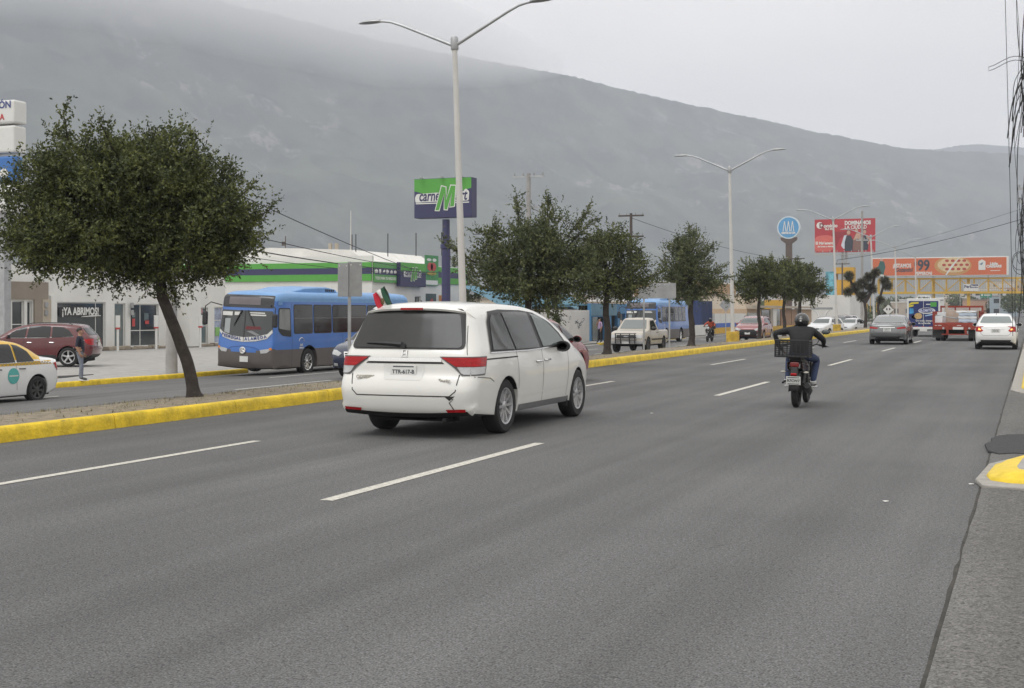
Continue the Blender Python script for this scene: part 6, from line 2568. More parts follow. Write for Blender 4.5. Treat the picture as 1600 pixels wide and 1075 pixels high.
# panel with six little product pictures
ic = MB()
ic.box(UE(582), UE(616.5), -.17, -.13, zb_[0] - .1, zb_[3] + .05)
ip_ = ic.build('picture_panel', M('panel_green', (.10, .30, .09), .5), east)
g = MB()
g.box(UE(582), UE(616.5), -.176, -.171, zb_[1] - .02, zb_[2] + .02)
g.build('panel_band', m_navyp, ip_)
for k in range(6):
    u = UE(584.5 + k * 5.9)
    z = (zb_[1] + zb_[2]) / 2
    s_ = .13
    shapes = [[(-1, -1), (1, -1), (1.2, .3), (0, 1.1), (-1.2, .3)], [(-.7, -1.1), (.7, -1.1), (.7, 1.1), (-.7, 1.1)], [(-1, -.8), (1, -.2), (.9, 1), (-.3, .6)], [(-1, -1), (.2, -1), (1.1, 0), (.2, 1), (-1, 1)],
              [(-1, -.9), (1, -.9), (1, .2), (.2, 1.1), (-.8, .2)], [(-.9, -.9), (.9, -.9), (1, .4), (0, 1), (-1, .4)]][k]
    g = MB()
    g.prism(rpoly([(u + a * s_ * 1.6, z + b_ * s_) for a, b_ in shapes], .05), 'y', -.184, -.178)
    g.build('product_icon', m_signw, ip_)
text('TODO PARA TU NEGOCIO', .27, m_signw, ip_, ((UE(582) + UE(616.5)) / 2, -.175, (zb_[0] + zb_[1]) / 2 - .05), SOUTH, bold=.008, sx=.95)


def meat_logo(parent, u, z, s_, y, sx=1.):
    """carne M art: dark italic letters and a big green M, all outlined in white"""
    for poly in ([(-2.08, -.22), (-.3, -.18), (-.2, .34), (-.5, .40), (-2.0, .34), (-2.12, .1)], [(.62, -.2), (1.72, -.18), (1.76, .42), (1.5, .62), (1.36, .42), (.68, .38)]):
        g = MB()
        g.prism(rpoly([(u + a * s_ * sx, z + b2 * s_) for a, b2 in poly], .1 * s_), 'y', y - .004, y + .002)
        g.build('logo_outline', m_signw, parent)
    text('carne', .98 * s_, m_navyp, parent, (u - .34 * s_ * sx, y - .012, z - .12 * s_), SOUTH, align='RIGHT', bold=.02 * s_, shear=.18, sx=.68 * sx, ext=.002, valign='BOTTOM_BASELINE')
    text('art', .98 * s_, m_navyp, parent, (u + .78 * s_ * sx, y - .012, z - .12 * s_), SOUTH, align='LEFT', bold=.02 * s_, shear=.18, sx=.72 * sx, ext=.002, valign='BOTTOM_BASELINE')
    for dx0, dx1 in ((-2.05, -.2), (.75, 1.75)):
        g = MB()
        g.box(u + dx0 * s_ * sx, u + dx1 * s_ * sx, y - .008, y + .002, z - .32 * s_, z - .25 * s_)
        g.build('logo_underline', m_signw, parent)
    poly = [(-.62, -.75), (-.38, -.75), (.0, .35), (.02, -.7), (.2, -.72), (.55, .4), (.42, -.55), (.70, -.50), (.80, .80), (.48, .82), (.14, -.12), (.10, .72), (-.18, .80)]
    for dy, mt, gr_ in ((-.016, m_signw, 1.13), (-.026, m_green, 1.0)):
        g = MB()
        cxm = .1
        P = [(u + ((px2 - cxm) * (1 + (gr_ - 1) * .9) + cxm) * s_ * sx, z + (pz2 * gr_) * s_ * 1.02) for px2, pz2 in poly]
        if gr_ > 1:
            # outline: every limb drawn a little fatter
            P = []
            n_ = len(poly)
            for i in range(n_):
                a, b2, c = Vector(poly[i - 1]), Vector(poly[i]), Vector(poly[(i + 1) % n_])
                d1, d2 = (b2 - a).normalized(), (c - b2).normalized()
                nrm = (Vector((d1.y, -d1.x)) + Vector((d2.y, -d2.x))).normalized()
                q = b2 + nrm * .085
                P.append((u + q.x * s_ * sx, z + q.y * s_))
        else:
            P = [(u + px2 * s_ * sx, z + pz2 * s_) for px2, pz2 in poly]
        g.prism(P, 'y', y + dy - .006, y + dy)
        g.build('logo_m', mt, parent)


sg_ = MB()
sg_.box(UE(617), UE(657), -.45, -.13, ZE(448, 637) , zb_[3] + .12)
sgo = sg_.build('sign_box', m_navyp, east, bevel=.02)
zt_ = (ZE(448, 637) + zb_[3] + .12) / 2
g = MB()
g.box(UE(617) + .01, UE(657) - .01, -.456, -.451, zt_ + .2, zb_[3] + .11)
g.build('sign_top', m_green, sgo)
meat_logo(sgo, (UE(617) + UE(657)) / 2 - .05, zt_ + .02, .62, -.462, 1.2)
bn2 = MB()
bn2.box(UE(661), UE(682), -.16, -.125, ZE(446, 670), ZE(399, 670))
bo = bn2.build('banner', M('banner_green', (.06, .26, .09), .6, var=.2, sc=1), east)
for cz_, cu_, rx, rz, mt in ((.62, .38, .5, .32, 'notice_red'), (.62, .62, .5, .32, 'notice_red'), (.40, .5, .8, .14, 'advert_gold'), (.85, .3, .4, .1, 'print_white'), (.85, .7, .35, .12, 'print_white')):
    zz = ZE(446, 670) + (ZE(399, 670) - ZE(446, 670)) * cz_
    uu = UE(661) + (UE(682) - UE(661)) * cu_
    g = MB()
    g.prism([(uu + rx * math.cos(2 * PI * q / 14), zz + rz * math.sin(2 * PI * q / 14)) for q in range(14)], 'y', -.172, -.162)
    g.build('banner_print', MATS[mt], bo)
g = MB()
g.box(UE(662.5), UE(681), -.17, -.161, ZE(445, 670), ZE(438, 670))
g.build('banner_print', m_signw, bo)
for a_, b2, ya_, yb_, mt in ((665, 681, 475, 459, m_shopg2), (685.5, 692, 472, 461, MATS['notice_orange'])):
    g = MB()
    g.box(UE(a_), UE(b2), -.03, -.004, ZE(ya_, 675), ZE(yb_, 675))
    o = g.build('poster', mt, east)
    g = MB()
    g.prism([(UE(a_ + (b2 - a_) * .25), ZE(473, 675)), (UE(a_ + (b2 - a_) * .8), ZE(473, 675)), (UE(a_ + (b2 - a_) * .6), ZE(466, 675))], 'y', -.036, -.031)
    g.build('poster_print', MATS['notice_red'], o)
for px in (446, 550, 556, 606, 650, 690):
    Y_ = 82.0
    X_ = on_y(px, Y_)
    g = MB()
    g.tube([(X_ - CX, 2.0, 6.0), (X_ - CX, 2.0, 7.6)], .035, 5)
    if px == 446:
        g.box(X_ - CX - .3, X_ - CX, 1.97, 2.03, 6.9, 7.2)
    g.build('roof_post', m_blackp if px != 446 else m_wood, cm)
g = MB()
g.tube([(on_y(546, 82) - CX, 2.2, 6.0), (on_y(546, 82) - CX, 2.2, 9.3)], [.06, .03], 6)
g.build('roof_mast', m_post, cm)
g = MB()
g.box(on_y(513, 82) - CX, on_y(517, 82) - CX, 2.0, 2.2, 6.2, 7.0)
g.box(on_y(523, 82) - CX, on_y(527, 82) - CX, 2.0, 2.2, 6.2, 7.0)
g.box(on_y(516, 82) - CX, on_y(524, 82) - CX, 2.05, 2.15, 6.2, 6.5)
g.build('roof_rack', m_wallb, cm)

# pylon sign of the meat shop
X, = (-32.0,)
Yp = on_x(697, X)
py_ = thing('pylon_sign', 'green and navy carne Mart sign on a tall navy pole', 'sign', (X, Yp, ZW))
zz = lambda p: hz(p, X, Yp) - ZW
g = MB()
g.lathe([(.26, 0), (.26, zz(389)), (.34, zz(388)), (.34, zz(382)), (.22, zz(381)), (.22, zz(343))], 'z', n=18)
g.build('pole', m_navyp, py_, smooth=True, angle=30)
xa, xb = on_y(647.5, Yp - .35) - X, on_y(737, Yp - .35) - X
g = MB()
g.box(xa, xb, -.38, .42, zz(340.5), zz(279))
cb = g.build('cabinet', m_navyp, py_, bevel=.02)
g = MB()
n = 12
top_ = [(xa + .01, zz(279.6)), (xb - .01, zz(279.6))]
cur = [(xb - .01 - (xb - xa - .02) * k / n, zz(303) - .18 * math.sin(k / n * PI * 1.6 + .2)) for k in range(n + 1)]
g.prism([(xa + .01, zz(279.6))] + [(xa + .01 + (xb - xa - .02) * k / n, zz(301) + .22 * math.sin(k / n * PI * 1.5 + 2.6)) for k in range(n + 1)] + [(xb - .01, zz(279.6))], 'y', -.388, -.381)
g.build('cabinet_face', m_green, cb)
meat_logo(cb, (xa + xb) / 2 + .12, zz(311), .90, -.392, 1.0)
for x in (.15, .5, .85):
    g = MB()
    g.tube([(xa + (xb - xa) * x, -.1, zz(279)), (xa + (xb - xa) * x, -.6, zz(277.5))], .03, 5)
    g.box(xa + (xb - xa) * x - .1, xa + (xb - xa) * x + .1, -.75, -.55, zz(279), zz(277))
    g.build('flood_lamp', m_galv, cb)

# low white wall with graffiti along the far pavement, and what stands behind it
WX = -29.2
ww = thing('boundary_wall', 'low white wall with scrawled graffiti on the far pavement', 'wall', (WX, on_x(745, WX), ZW), R(90))
wl = on_x(921, WX) - on_x(745, WX)
g = MB()
g.box(0, wl, 0, .2, 0, 2.25)
g.build('wall', M('wall_dirty', (.60, .585, .555), .9, var=.12, sc=.7, bump=.15), ww, bevel=.015)
rs = random.Random(11)
for k, (u_, z_) in enumerate(((.35, 2.05), (.62, 1.9), (.80, 1.7), (.70, 1.75), (.86, 1.45), (.90, 1.35), (.93, 1.5), (.885, 1.15))):
    g = MB()
    pts = [(u_ * wl + rs.uniform(-.35, .35), -.006, z_ + rs.uniform(-.22, .22)) for _ in range(6)]
    g.tube(catmull(pts, 3), .022, 4)
    o = g.build('graffiti', m_ink, ww)
    o.scale = (1, .15, 1)
    o.location = (0, -.008, 0)
m_cyan = M('cyan_metal', (.09, .20, .27), .5, var=.12, sc=1.5)
m_blue2 = M('shop_blue', (.045, .17, .33), .6, var=.1, sc=1)
cs = thing('shop_shed', 'cyan corrugated roof of a shed behind the graffiti wall', 'building', (-34.5, on_x(790, -34.5), ZW), R(90))
sl = on_x(925, -34.5) - on_x(790, -34.5)
g = MB()
rows = []
nn_ = 160
for k in range(nn_ + 1):
    u = sl * k / nn_
    dz = .045 * (1 if k % 2 else -1)
    rows.append([(u, 0, 2.35 + dz), (u, 1.8, 3.35 + dz), (u, 3.4, 4.0 + dz)])
g.grid(rows)
g.build('roof', m_cyan, cs)
g = MB()
g.box(0, sl, .3, 6, 0, 2.3)
g.build('wall', m_blue2, cs)
bs2 = thing('blue_shop', 'small cyan blue shop with dark doorways right of the graffiti wall', 'building', (-29.8, on_x(923, -29.8), ZW), R(90))
bl = on_x(985, -29.8) - on_x(923, -29.8)
ho = [(bl * .16, bl * .36, .02, 1.75), (bl * .5, bl * .66, .02, 2.0), (bl * .72, bl * .86, .9, 2.0)]
wallgrid(bs2, 'wall', 0, bl, 0, 2.75, ho, m_blue2)
g = MB()
g.box(0, bl, .26, 5, 2.6, 2.72)
g.build('roof', m_cyan, bs2)
g = MB()
g.box(.05, bl - .05, .9, .95, 0, 2.6)
g.build('dark_interior', m_under, bs2)
g = MB()
g.box(bl * .03, bl * .14, -.06, -.004, .02, 1.75)
g.build('door', m_shopg2, bs2)
g = MB()
g.box(0, bl * .62, -.05, -.004, 1.85, 2.7)
g.build('sign_panel', m_cyan, bs2)

# blue container and low walls further along
def slab(name, label, cat, px0, px1, X, ptop, zbot, mats, depth=4., n_bands=None, extra=None, ribs=0):
    y0, y1 = on_x(px0, X), on_x(px1, X)
    root = thing(name, label, cat, (X, y0, ZW), R(90))
    L_ = y1 - y0
    top = hz(ptop, X, (y0 + y1) / 2) - ZW
    bands = n_bands or [(0, 1, mats)]
    for a, b_, mt in bands:
        g = MB()
        g.box(0, L_, 0, depth, a * top + .0, b_ * top - .001)
        g.build('wall', mt, root)
    for k in range(ribs):
        g = MB()
        u = L_ * (k + .5) / ribs
        g.box(u - .05, u + .05, -.05, 0, .1, top - .1)
        g.build('rib', bands[0][2], root)
        if k < ribs:
            pass
    return root, L_, top


m_contb = M('container_blue', (.022, .04, .12), .5, var=.1, sc=1)
ct, L_, tp_ = slab('container', 'dark blue ribbed container on the far pavement', 'container', 1096, 1113, -28.6, 470, 0, m_contb, .95, ribs=9)
for k in range(3):
    g = MB()
    g.box(-.04, 0, .12 + k * .27, .22 + k * .27, .1, tp_ - .1)
    g.build('rib', m_contb, ct)
slab('boundary_wall', 'low pale wall left of the oncoming motorcycle', 'wall', 1072, 1112, -27.95, 508, 0, m_wall, .25)
slab('boundary_wall', 'white wall with blue and yellow stripes left of the second street lamp', 'wall', 1117, 1166, -28.3, 490, 0, None, .3, [(0, .30, M('stripe_yellow', (.55, .33, .03), .7)), (.30, .52, M('stripe_blue', (.05, .12, .42), .7)), (.52, 1, m_wall)])
slab('brick_building', 'tall tan brick building behind the median trees', 'building', 1104, 1150, -40, 441, 0, M('tan_brick', (.40, .27, .16), .9, var=.15, sc=1.5), 10, [(0, .97, M('tan_brick', (.40, .27, .16))), (.97, 1.0, m_frame)])
bb2, L_, tp_ = slab('shop_row', 'tan and brown shopfronts behind the slim median trees', 'building', 1167, 1268, -28.4, 483, 0, M('tan_wall', (.42, .31, .21), .85, var=.08), 8)
m_brown = M('panel_brown', (.28, .165, .10), .7, var=.1)
for a, b_, z0, z1, mt, d in ((.0, .16, .6, 2.0, m_shopg2, .05), (.18, .30, .2, 2.3, m_shopg, .05), (.31, .36, 0, 2.5, m_frame, .3), (.37, .44, .2, 2.5, m_shopg2, .06), (.45, .60, 0, 2.4, m_brown, .1), (.62, .70, .1, 2.3, m_brown, .12),
                             (.72, .78, 0, 2.6, m_signback, .2), (.0, 1.0, 2.55, 2.8, m_wallb, .6)):
    g = MB()
    g.box(L_ * a, L_ * b_, -d, -.003, z0, z1)
    g.build('front_panel', mt, bb2)
g = MB()
g.box(0, L_, -1.2, -.9, 0, .45)
g.build('planter', MATS['stripe_yellow'], bb2)

# arched stop sign
Ya_ = 150.0
Xa_ = on_y(1284, Ya_)
ar = thing('stop_sign_arch', 'white arched posts carrying a dark sign board beyond the median', 'sign', (Xa_, Ya_, ZW))
pm = 2050 / (-Xa_ * math.sin(TH) + Ya_ * math.cos(TH))
g = MB()
for s_ in (-1, 1):
    g.tube([(s_ * .25, 0, 0), (s_ * .28, 0, 1.3), (s_ * .5, 0, 2.0), (s_ * .9, 0, 2.35)], .09, 8)
g.build('arched_post', m_frame, ar, smooth=True)
g = MB()
g.box(-1.2, 1.2, -.1, .1, 2.35, 2.6)
g.build('board', m_signback, ar)

# yellow shops, posters and pole sign beyond
yb2, L_, tp_ = slab('shop_row', 'yellow shopfronts beyond the arched sign', 'building', 1288, 1340, -29, 470, 0, M('shop_yellow', (.52, .30, .03), .7, var=.1), 9)
for a, b_, z0, z1, mt in ((.05, .3, 0, 2.4, m_wall), (.35, .5, .2, 2.4, m_shopg), (.55, .75, 0, 2.3, m_wall), (.8, .95, .2, 2.4, m_shopg), (0, .6, 3.0, 4.2, m_roofw)):
    g = MB()
    g.box(L_ * a, L_ * b_, -.1, -.003, z0, min(z1, tp_))
    g.build('front_panel', mt, yb2)
slab('white_building', 'white building with blue stripe beyond the yellow shops', 'building', 1328, 1352, -24, 462, 0, m_wall, 9)
yt = thing('stair_tower', 'yellow stair tower at the left end of the footbridge', 'tower', (on_y(1318, 215), 215, ZW))
for x0, x1, z0, z1, mt in ((-1.6, 1.6, 0, 3.2, MATS['shop_yellow']), (-1.6, -1.2, 3.2, 9.2, MATS['shop_yellow']), (1.2, 1.6, 3.2, 9.2, MATS['shop_yellow']), (-1.2, 1.2, 4.6, 7.2, MATS['shop_yellow']), (-1.2, 1.2, 8.2, 9.2, MATS['shop_yellow'])):
    g = MB()
    g.box(x0, x1, 0, 2.5, z0, z1)
    g.build('wall', mt, yt)
for k in range(8):
    g = MB()
    g.box(1.6 + k * .5, 1.7 + k * .5, 0, .1, 2.0, 4.4)
    g.build('railing_bar', MATS['shop_yellow'], yt)
tb_ = thing('billboard', 'small teal and dark poster board above the tree tops', 'billboard', (on_y(1298, 200), 200, ZW))
g = MB()
g.box(-.75, .75, 0, .2, 4.6, 8.1)
g.build('face', M('poster_teal', (.10, .28, .34), .5, var=.8, sc=1.2), tb_)
g = MB()
g.box(-.3, -.1, .05, .2, 0, 4.6)
g.box(.1, .3, .05, .2, 0, 4.6)
g.build('leg', m_galv, tb_)

# round blue sign on a brown mast
Yr = 186.0
Xr = on_y(1232, Yr)
rsn = thing('round_sign', 'round blue sign with three white spires on a brown mast', 'sign', (Xr, Yr, ZW))
zr = lambda p: hz(p, Xr, Yr) - ZW
prm = 2050 / (-Xr * math.sin(TH) + Yr * math.cos(TH))
m_brs = M('mast_brown', (.10, .075, .065), .7)
g = MB()
g.box(-.42, .42, .1, .7, 0, zr(380))
g.build('mast', m_brs, rsn)
rad_ = 17.0 / prm
cz_ = zr(355.5)
g = MB()
g.prism([(-rad_ * .75, cz_ - rad_ * .9), (rad_ * .75, cz_ - rad_ * .9), (rad_ * .7, cz_ - rad_ * 1.15), (.45, cz_ - rad_ * 1.45), (-.45, cz_ - rad_ * 1.45), (-rad_ * .7, cz_ - rad_ * 1.15)], 'y', .05, .75)
g.build('cradle', m_brs, rsn)
g = MB()
g.lathe([(rad_ * 1.04, 0), (rad_ * 1.04, .8)], 'y', (0, 0, cz_), 36)
rim_ = g.build('disc', M('disc_pale', (.55, .62, .66), .4), rsn, smooth=True, angle=30)
g = MB()
g.lathe([(rad_ * .93, -.02), (rad_ * .93, .0)], 'y', (0, 0, cz_), 36)
g.build('disc_face', M('disc_blue', (.10, .30, .54), .4), rim_)
for dx in (-.36, 0, .36):
    for poly in ([(dx - .17, -.35), (dx - .10, -.35), (dx + .02, .55), (dx - .03, .6)], [(dx + .17, -.35), (dx + .10, -.35), (dx - .02, .55), (dx + .03, .6)]):
        g = MB()
        g.prism([(a * rad_, cz_ + b_ * rad_) for a, b_ in poly], 'y', -.05, -.025)
        g.build('spire', m_signw, rim_)
text('ORTIZ & CIA', rad_ * .22, m_signw, rim_, (0, -.05, cz_ - rad_ * .5), SOUTH, bold=.03)

# red billboard
Yb_ = 215.0
Xb0, Xb1 = on_y(1273, Yb_), on_y(1367.5, Yb_)
rb = thing('billboard', 'red billboard with three people reading DOMINAMOS LA CIUDAD', 'billboard', (Xb0, Yb_, ZW))
Wd = Xb1 - Xb0
zq = lambda p: hz(p, (Xb0 + Xb1) / 2, Yb_) - ZW
z0, z1 = zq(394), zq(342)
m_bred = M('board_red', (.40, .035, .045), .5, var=.08, sc=.3)
g = MB()
g.box(0, Wd, 0, .35, z0, z1)
fb_ = g.build('face', m_bred, rb)


def decal(poly, mt, d=.03, parent=None):
    g = MB()
    g.prism([(a * Wd, z0 + b_ * (z1 - z0)) for a, b_ in poly], 'y', -d, -d + .02)
    return g.build('print', mt, parent or fb_)


decal(rpoly([(.0, .02), (.27, .02), (.33, .2), (.33, .52), (.0, .52)], .6), M('board_coral', (.55, .12, .10), .5))
decal([(.33, .02), (.42, .42), (.62, .62), (.3, .62), (.24, .3)], M('board_dark', (.26, .02, .03), .5), .026)
decal([(.085 + .055 * math.cos(2 * PI * q / 20), .82 + .1 * math.sin(2 * PI * q / 20)) for q in range(20)], m_signw)
text('D', .95, M('board_maroon', (.15, .01, .02), .5), fb_, (.115 * Wd, -.05, z0 + .81 * (z1 - z0)), SOUTH, bold=.05)
text('ominio', .78, m_signw, fb_, (.15 * Wd, -.05, z0 + .80 * (z1 - z0)), SOUTH, align='LEFT', bold=.03)
text('96.5 FM', .42, m_signw, fb_, (.17 * Wd, -.05, z0 + .70 * (z1 - z0)), SOUTH, align='LEFT', bold=.02)
text('DOMINAMOS', .83, m_signw, fb_, (.5 * Wd, -.05, z0 + .87 * (z1 - z0)), SOUTH, align='LEFT', bold=.04, sx=.80)
text('LA CIUDAD', .78, m_signw, fb_, (.5 * Wd, -.05, z0 + .74 * (z1 - z0)), SOUTH, align='LEFT', bold=.02, sx=.84)
text('El Mañanero', .6, m_signw, fb_, (.015 * Wd, -.06, z0 + .28 * (z1 - z0)), SOUTH, align='LEFT', bold=.025, sx=.92)
text('de lunes a viernes', .36, m_signw, fb_, (.05 * Wd, -.06, z0 + .18 * (z1 - z0)), SOUTH, align='LEFT', bold=.015)
pk1, pk2, pk3 = M('print_dark', (.03, .04, .055), .5), M('print_skin', (.48, .30, .23), .5), M('print_shirt', (.52, .55, .62), .5)
decal([(.50, .03), (.63, .03), (.64, .35), (.60, .5), (.53, .5), (.50, .3)], pk1, .04)
decal([(.44, .2), (.49, .5), (.54, .52), (.52, .25), (.53, .12), (.48, .1)], pk3, .038)
decal([(.64, .03), (.79, .03), (.78, .4), (.74, .55), (.68, .55), (.64, .38)], M('print_brown', (.2, .11, .09), .5), .042)
decal([(.64, .35), (.70, .58), (.76, .55), (.77, .32), (.72, .4)], pk2, .046)
decal([(.80, .05), (.88, .05), (.90, .4), (.86, .52), (.81, .48)], pk1, .04)
decal([(.86, .5), (.93, .38), (.89, .22), (.87, .26), (.90, .36), (.85, .44)], pk2, .044)
for cx_, cz2, r1 in ((.565, .59, .03), (.695, .64, .027), (.83, .60, .027)):
    decal([(cx_ + r1 * math.cos(2 * PI * q / 14), cz2 + r1 * 2.2 * math.sin(2 * PI * q / 14)) for q in range(14)], pk2, .05)
    decal([(cx_ + r1 * 1.1 * math.cos(PI * q / 10), cz2 + .01 + r1 * 2.5 * math.sin(PI * q / 10)) for q in range(11)], pk1, .045)
g = MB()
g.box(.1, Wd - .1, -.6, .2, z0 - .42, z0 - .3)
for k in range(9):
    g.box(.2 + k * (Wd - .5) / 8, .28 + k * (Wd - .5) / 8, -.6, -.52, z0 - .3, z0 + .3)
g.build('catwalk', m_galv, rb)
for x in (.44, .50):
    g = MB()
    g.box(Wd * x, Wd * x + .35, .4, .8, 0, z1 - 1)
    g.build('leg', m_galv, rb)

# footbridge and orange billboard over it
Yf = 318.0
m_fy = M('bridge_yellow', (.58, .36, .035), .6, var=.1)
fbx = thing('footbridge', 'yellow lattice footbridge spanning the road under the orange billboard', 'footbridge', (0, Yf, 0))
xl, xr_ = on_y(1372, Yf), 9.0
zt2, zb2 = hz(434, -20, Yf), hz(459, -20, Yf)
for z_, h_ in ((zb2, .5), (zt2 - .35, .35)):
    for y in (0, 2.6):
        g = MB()
        g.box(xl, xr_, y - .12, y + .12, z_, z_ + h_)
        g.build('chord', m_fy, fbx)
g = MB()
g.box(xl, xr_, .13, 2.47, zb2 + .1, zb2 + .25)
g.build('deck', m_wallb, fbx)
nb = 14
for k in range(nb + 1):
    x = xl + (xr_ - xl) * k / nb
    for y in (0, 2.6):
        g = MB()
        g.box(x - .13, x + .13, y - .1, y + .1, zb2 + .5, zt2 - .35)
        g.build('upright', m_fy, fbx)
    if k < nb:
        x2 = xl + (xr_ - xl) * (k + 1) / nb
        a, b2 = (x, x2) if k % 2 == 0 or k > 8 else (x2, x)
        g = MB()
        g.tube([(a, 0, zt2 - .4), (b2, 0, zb2 + .55)], .11, 5)
        g.build('diagonal', m_fy, fbx)
m_fys = M('bridge_bar', (.45, .29, .05), .6)
for k in range(110):
    x = xl + (xr_ - xl) * (k + .5) / 110
    g = MB()
    g.box(x - .03, x + .03, .2, .26, zb2 + .5, zt2 - .35)
    o = g.build('baluster', m_fys, fbx)
for x in (on_y(1458, Yf), -13.5, 6.5):
    g = MB()
    g.box(x - .35, x + .35, .6, 1.8, 0, zt2)
    g.build('pier', m_fy, fbx)
g = MB()
x0 = on_y(1506, Yf)
g.box(x0, x0 + 3.2, -.25, -.14, zb2 + .6, zb2 + 2.2)
nb_ = g.build('name_board', m_frame, fbx)
g = MB()
g.box(x0 + 1.5, x0 + 3.1, -.28, -.251, zb2 + 1.3, zb2 + 2.1)
g.build('board_print', m_navyp, nb_)
text('Peri', .9, m_navyp, nb_, (x0 + .8, -.27, zb2 + 1.6), SOUTH, bold=.03)
text('Norte', .6, m_signw, nb_, (x0 + 2.3, -.3, zb2 + 1.65), SOUTH, bold=.03)
ob = thing('billboard', 'long orange pizza billboard mounted above the footbridge', 'billboard', (0, Yf - 1, 0))
xa, xb = on_y(1363, Yf - 1), on_y(1576, Yf - 1)
za, zb3 = hz(431.5, -20, Yf), hz(402, -20, Yf)
hb_, wb_ = zb3 - za, xb - xa
m_or = M('board_orange', (.56, .13, .045), .5, var=.05, sc=.2)
g = MB()
g.box(xa, xb, 0, .9, za, zb3)
of_ = g.build('frame', m_frame, ob, bevel=.1)
g = MB()
g.box(xa + .1, xb - .45, -.03, -.002, za + .2, zb3 - .2)
of2 = g.build('face', m_or, of_)
for x in (.05, .25, .45, .65, .85):
    g = MB()
    g.box(xa + wb_ * x, xa + wb_ * x + .3, .3, .6, zt2, za)
    g.build('leg', m_galv, ob)
    g = MB()
    g.box(xa + wb_ * x, xa + wb_ * x + .12, .4, .5, 0, zb2)
    g.build('stay', m_galv, ob)


def od(poly, mt, d):
    g = MB()
    g.prism([(xa + a * wb_, za + b_ * hb_) for a, b_ in poly], 'y', -d, -d + .02)
    return g.build('print', mt, of2)


ell = lambda cx_, cz2, rx, rz, n=20: [(cx_ + rx * math.cos(2 * PI * q / n), cz2 + rz * math.sin(2 * PI * q / n)) for q in range(n)]
text('¡ESTAMOS', 1.25, m_signw, of2, (xa + .155 * wb_, -.06, za + .56 * hb_), SOUTH, align='LEFT', bold=.05, sx=.72)
text('Gozando!', 1.3, M('print_dark', (.03, .04, .055), .5), of2, (xa + .175 * wb_, -.06, za + .34 * hb_), SOUTH, align='LEFT', bold=.04, shear=.2, sx=.75)
text('$', 1.4, M('print_dark', (.03, .04, .055), .5), of2, (xa + .325 * wb_, -.06, za + .62 * hb_), SOUTH, bold=.05)
text('99', 3.4, M('print_dark', (.03, .04, .055), .5), of2, (xa + .385 * wb_, -.06, za + .55 * hb_), SOUTH, bold=.10, sx=.8)
text('PEPPERONI', 1.0, m_signw, of2, (xa + .385 * wb_, -.06, za + .14 * hb_), SOUTH, bold=.04, sx=.75)
m_crust, m_chz, m_pep = M('print_crust', (.50, .26, .09), .6), M('print_cheese', (.62, .48, .28), .6, var=.15, sc=1), M('print_pepperoni', (.40, .05, .035), .6)
for k, (px2, pw) in enumerate(((.555, .105), (.62, .115))):
    od([(x, z) for x, z in ell(.60, .55, .135, .52, 30) if z < .98 and z > .03] if k == 0 else ell(.605, .58, .118, .40, 30), m_crust if k == 0 else m_chz, .05 + k * .02)
rs = random.Random(4)
for k in range(5):
    for j in range(3):
        cx_, cz2 = .515 + k * .042 + (j % 2) * .02, .36 + j * .22
        if ((cx_ - .605) / .105) ** 2 + ((cz2 - .58) / .38) ** 2 < 1:
            od(ell(cx_, cz2, .0145, .07, 12), m_pep, .10)
od([(.545, .05), (.555, .05), (.60, .5), (.645, .92), (.64, .93), (.585, .52)], m_signw, .12)
od([(.06, .05), (.085, .04), (.09, .25), (.1, .5), (.09, .8), (.06, .85), (.045, .55), (.03, .5), (.055, .3)], M('print_green', (.02, .10, .09), .5), .05)
od(ell(.07, .9, .012, .08, 10), M('print_skin', (.48, .30, .23), .5), .06)
od([(.03, .05), (.07, .12), (.1, .06), (.09, .02), (.03, .02)], m_signw, .07)
od(rpoly([(.785, .3), (.835, .3), (.835, .75), (.81, .85), (.785, .75)], .01), m_signw, .05)
od([(.79, .6), (.81, .55), (.832, .88), (.82, .7), (.81, .68)], M('print_slate', (.14, .22, .27), .5), .07)
text('Little', .8, m_signw, of2, (xa + .895 * wb_, -.06, za + .62 * hb_), SOUTH, bold=.05)
text('CAESARS', .8, m_signw, of2, (xa + .895 * wb_, -.06, za + .48 * hb_), SOUTH, bold=.05)
od([(.87, .24), (.94, .25), (.94, .28), (.87, .27)], m_signw, .05)
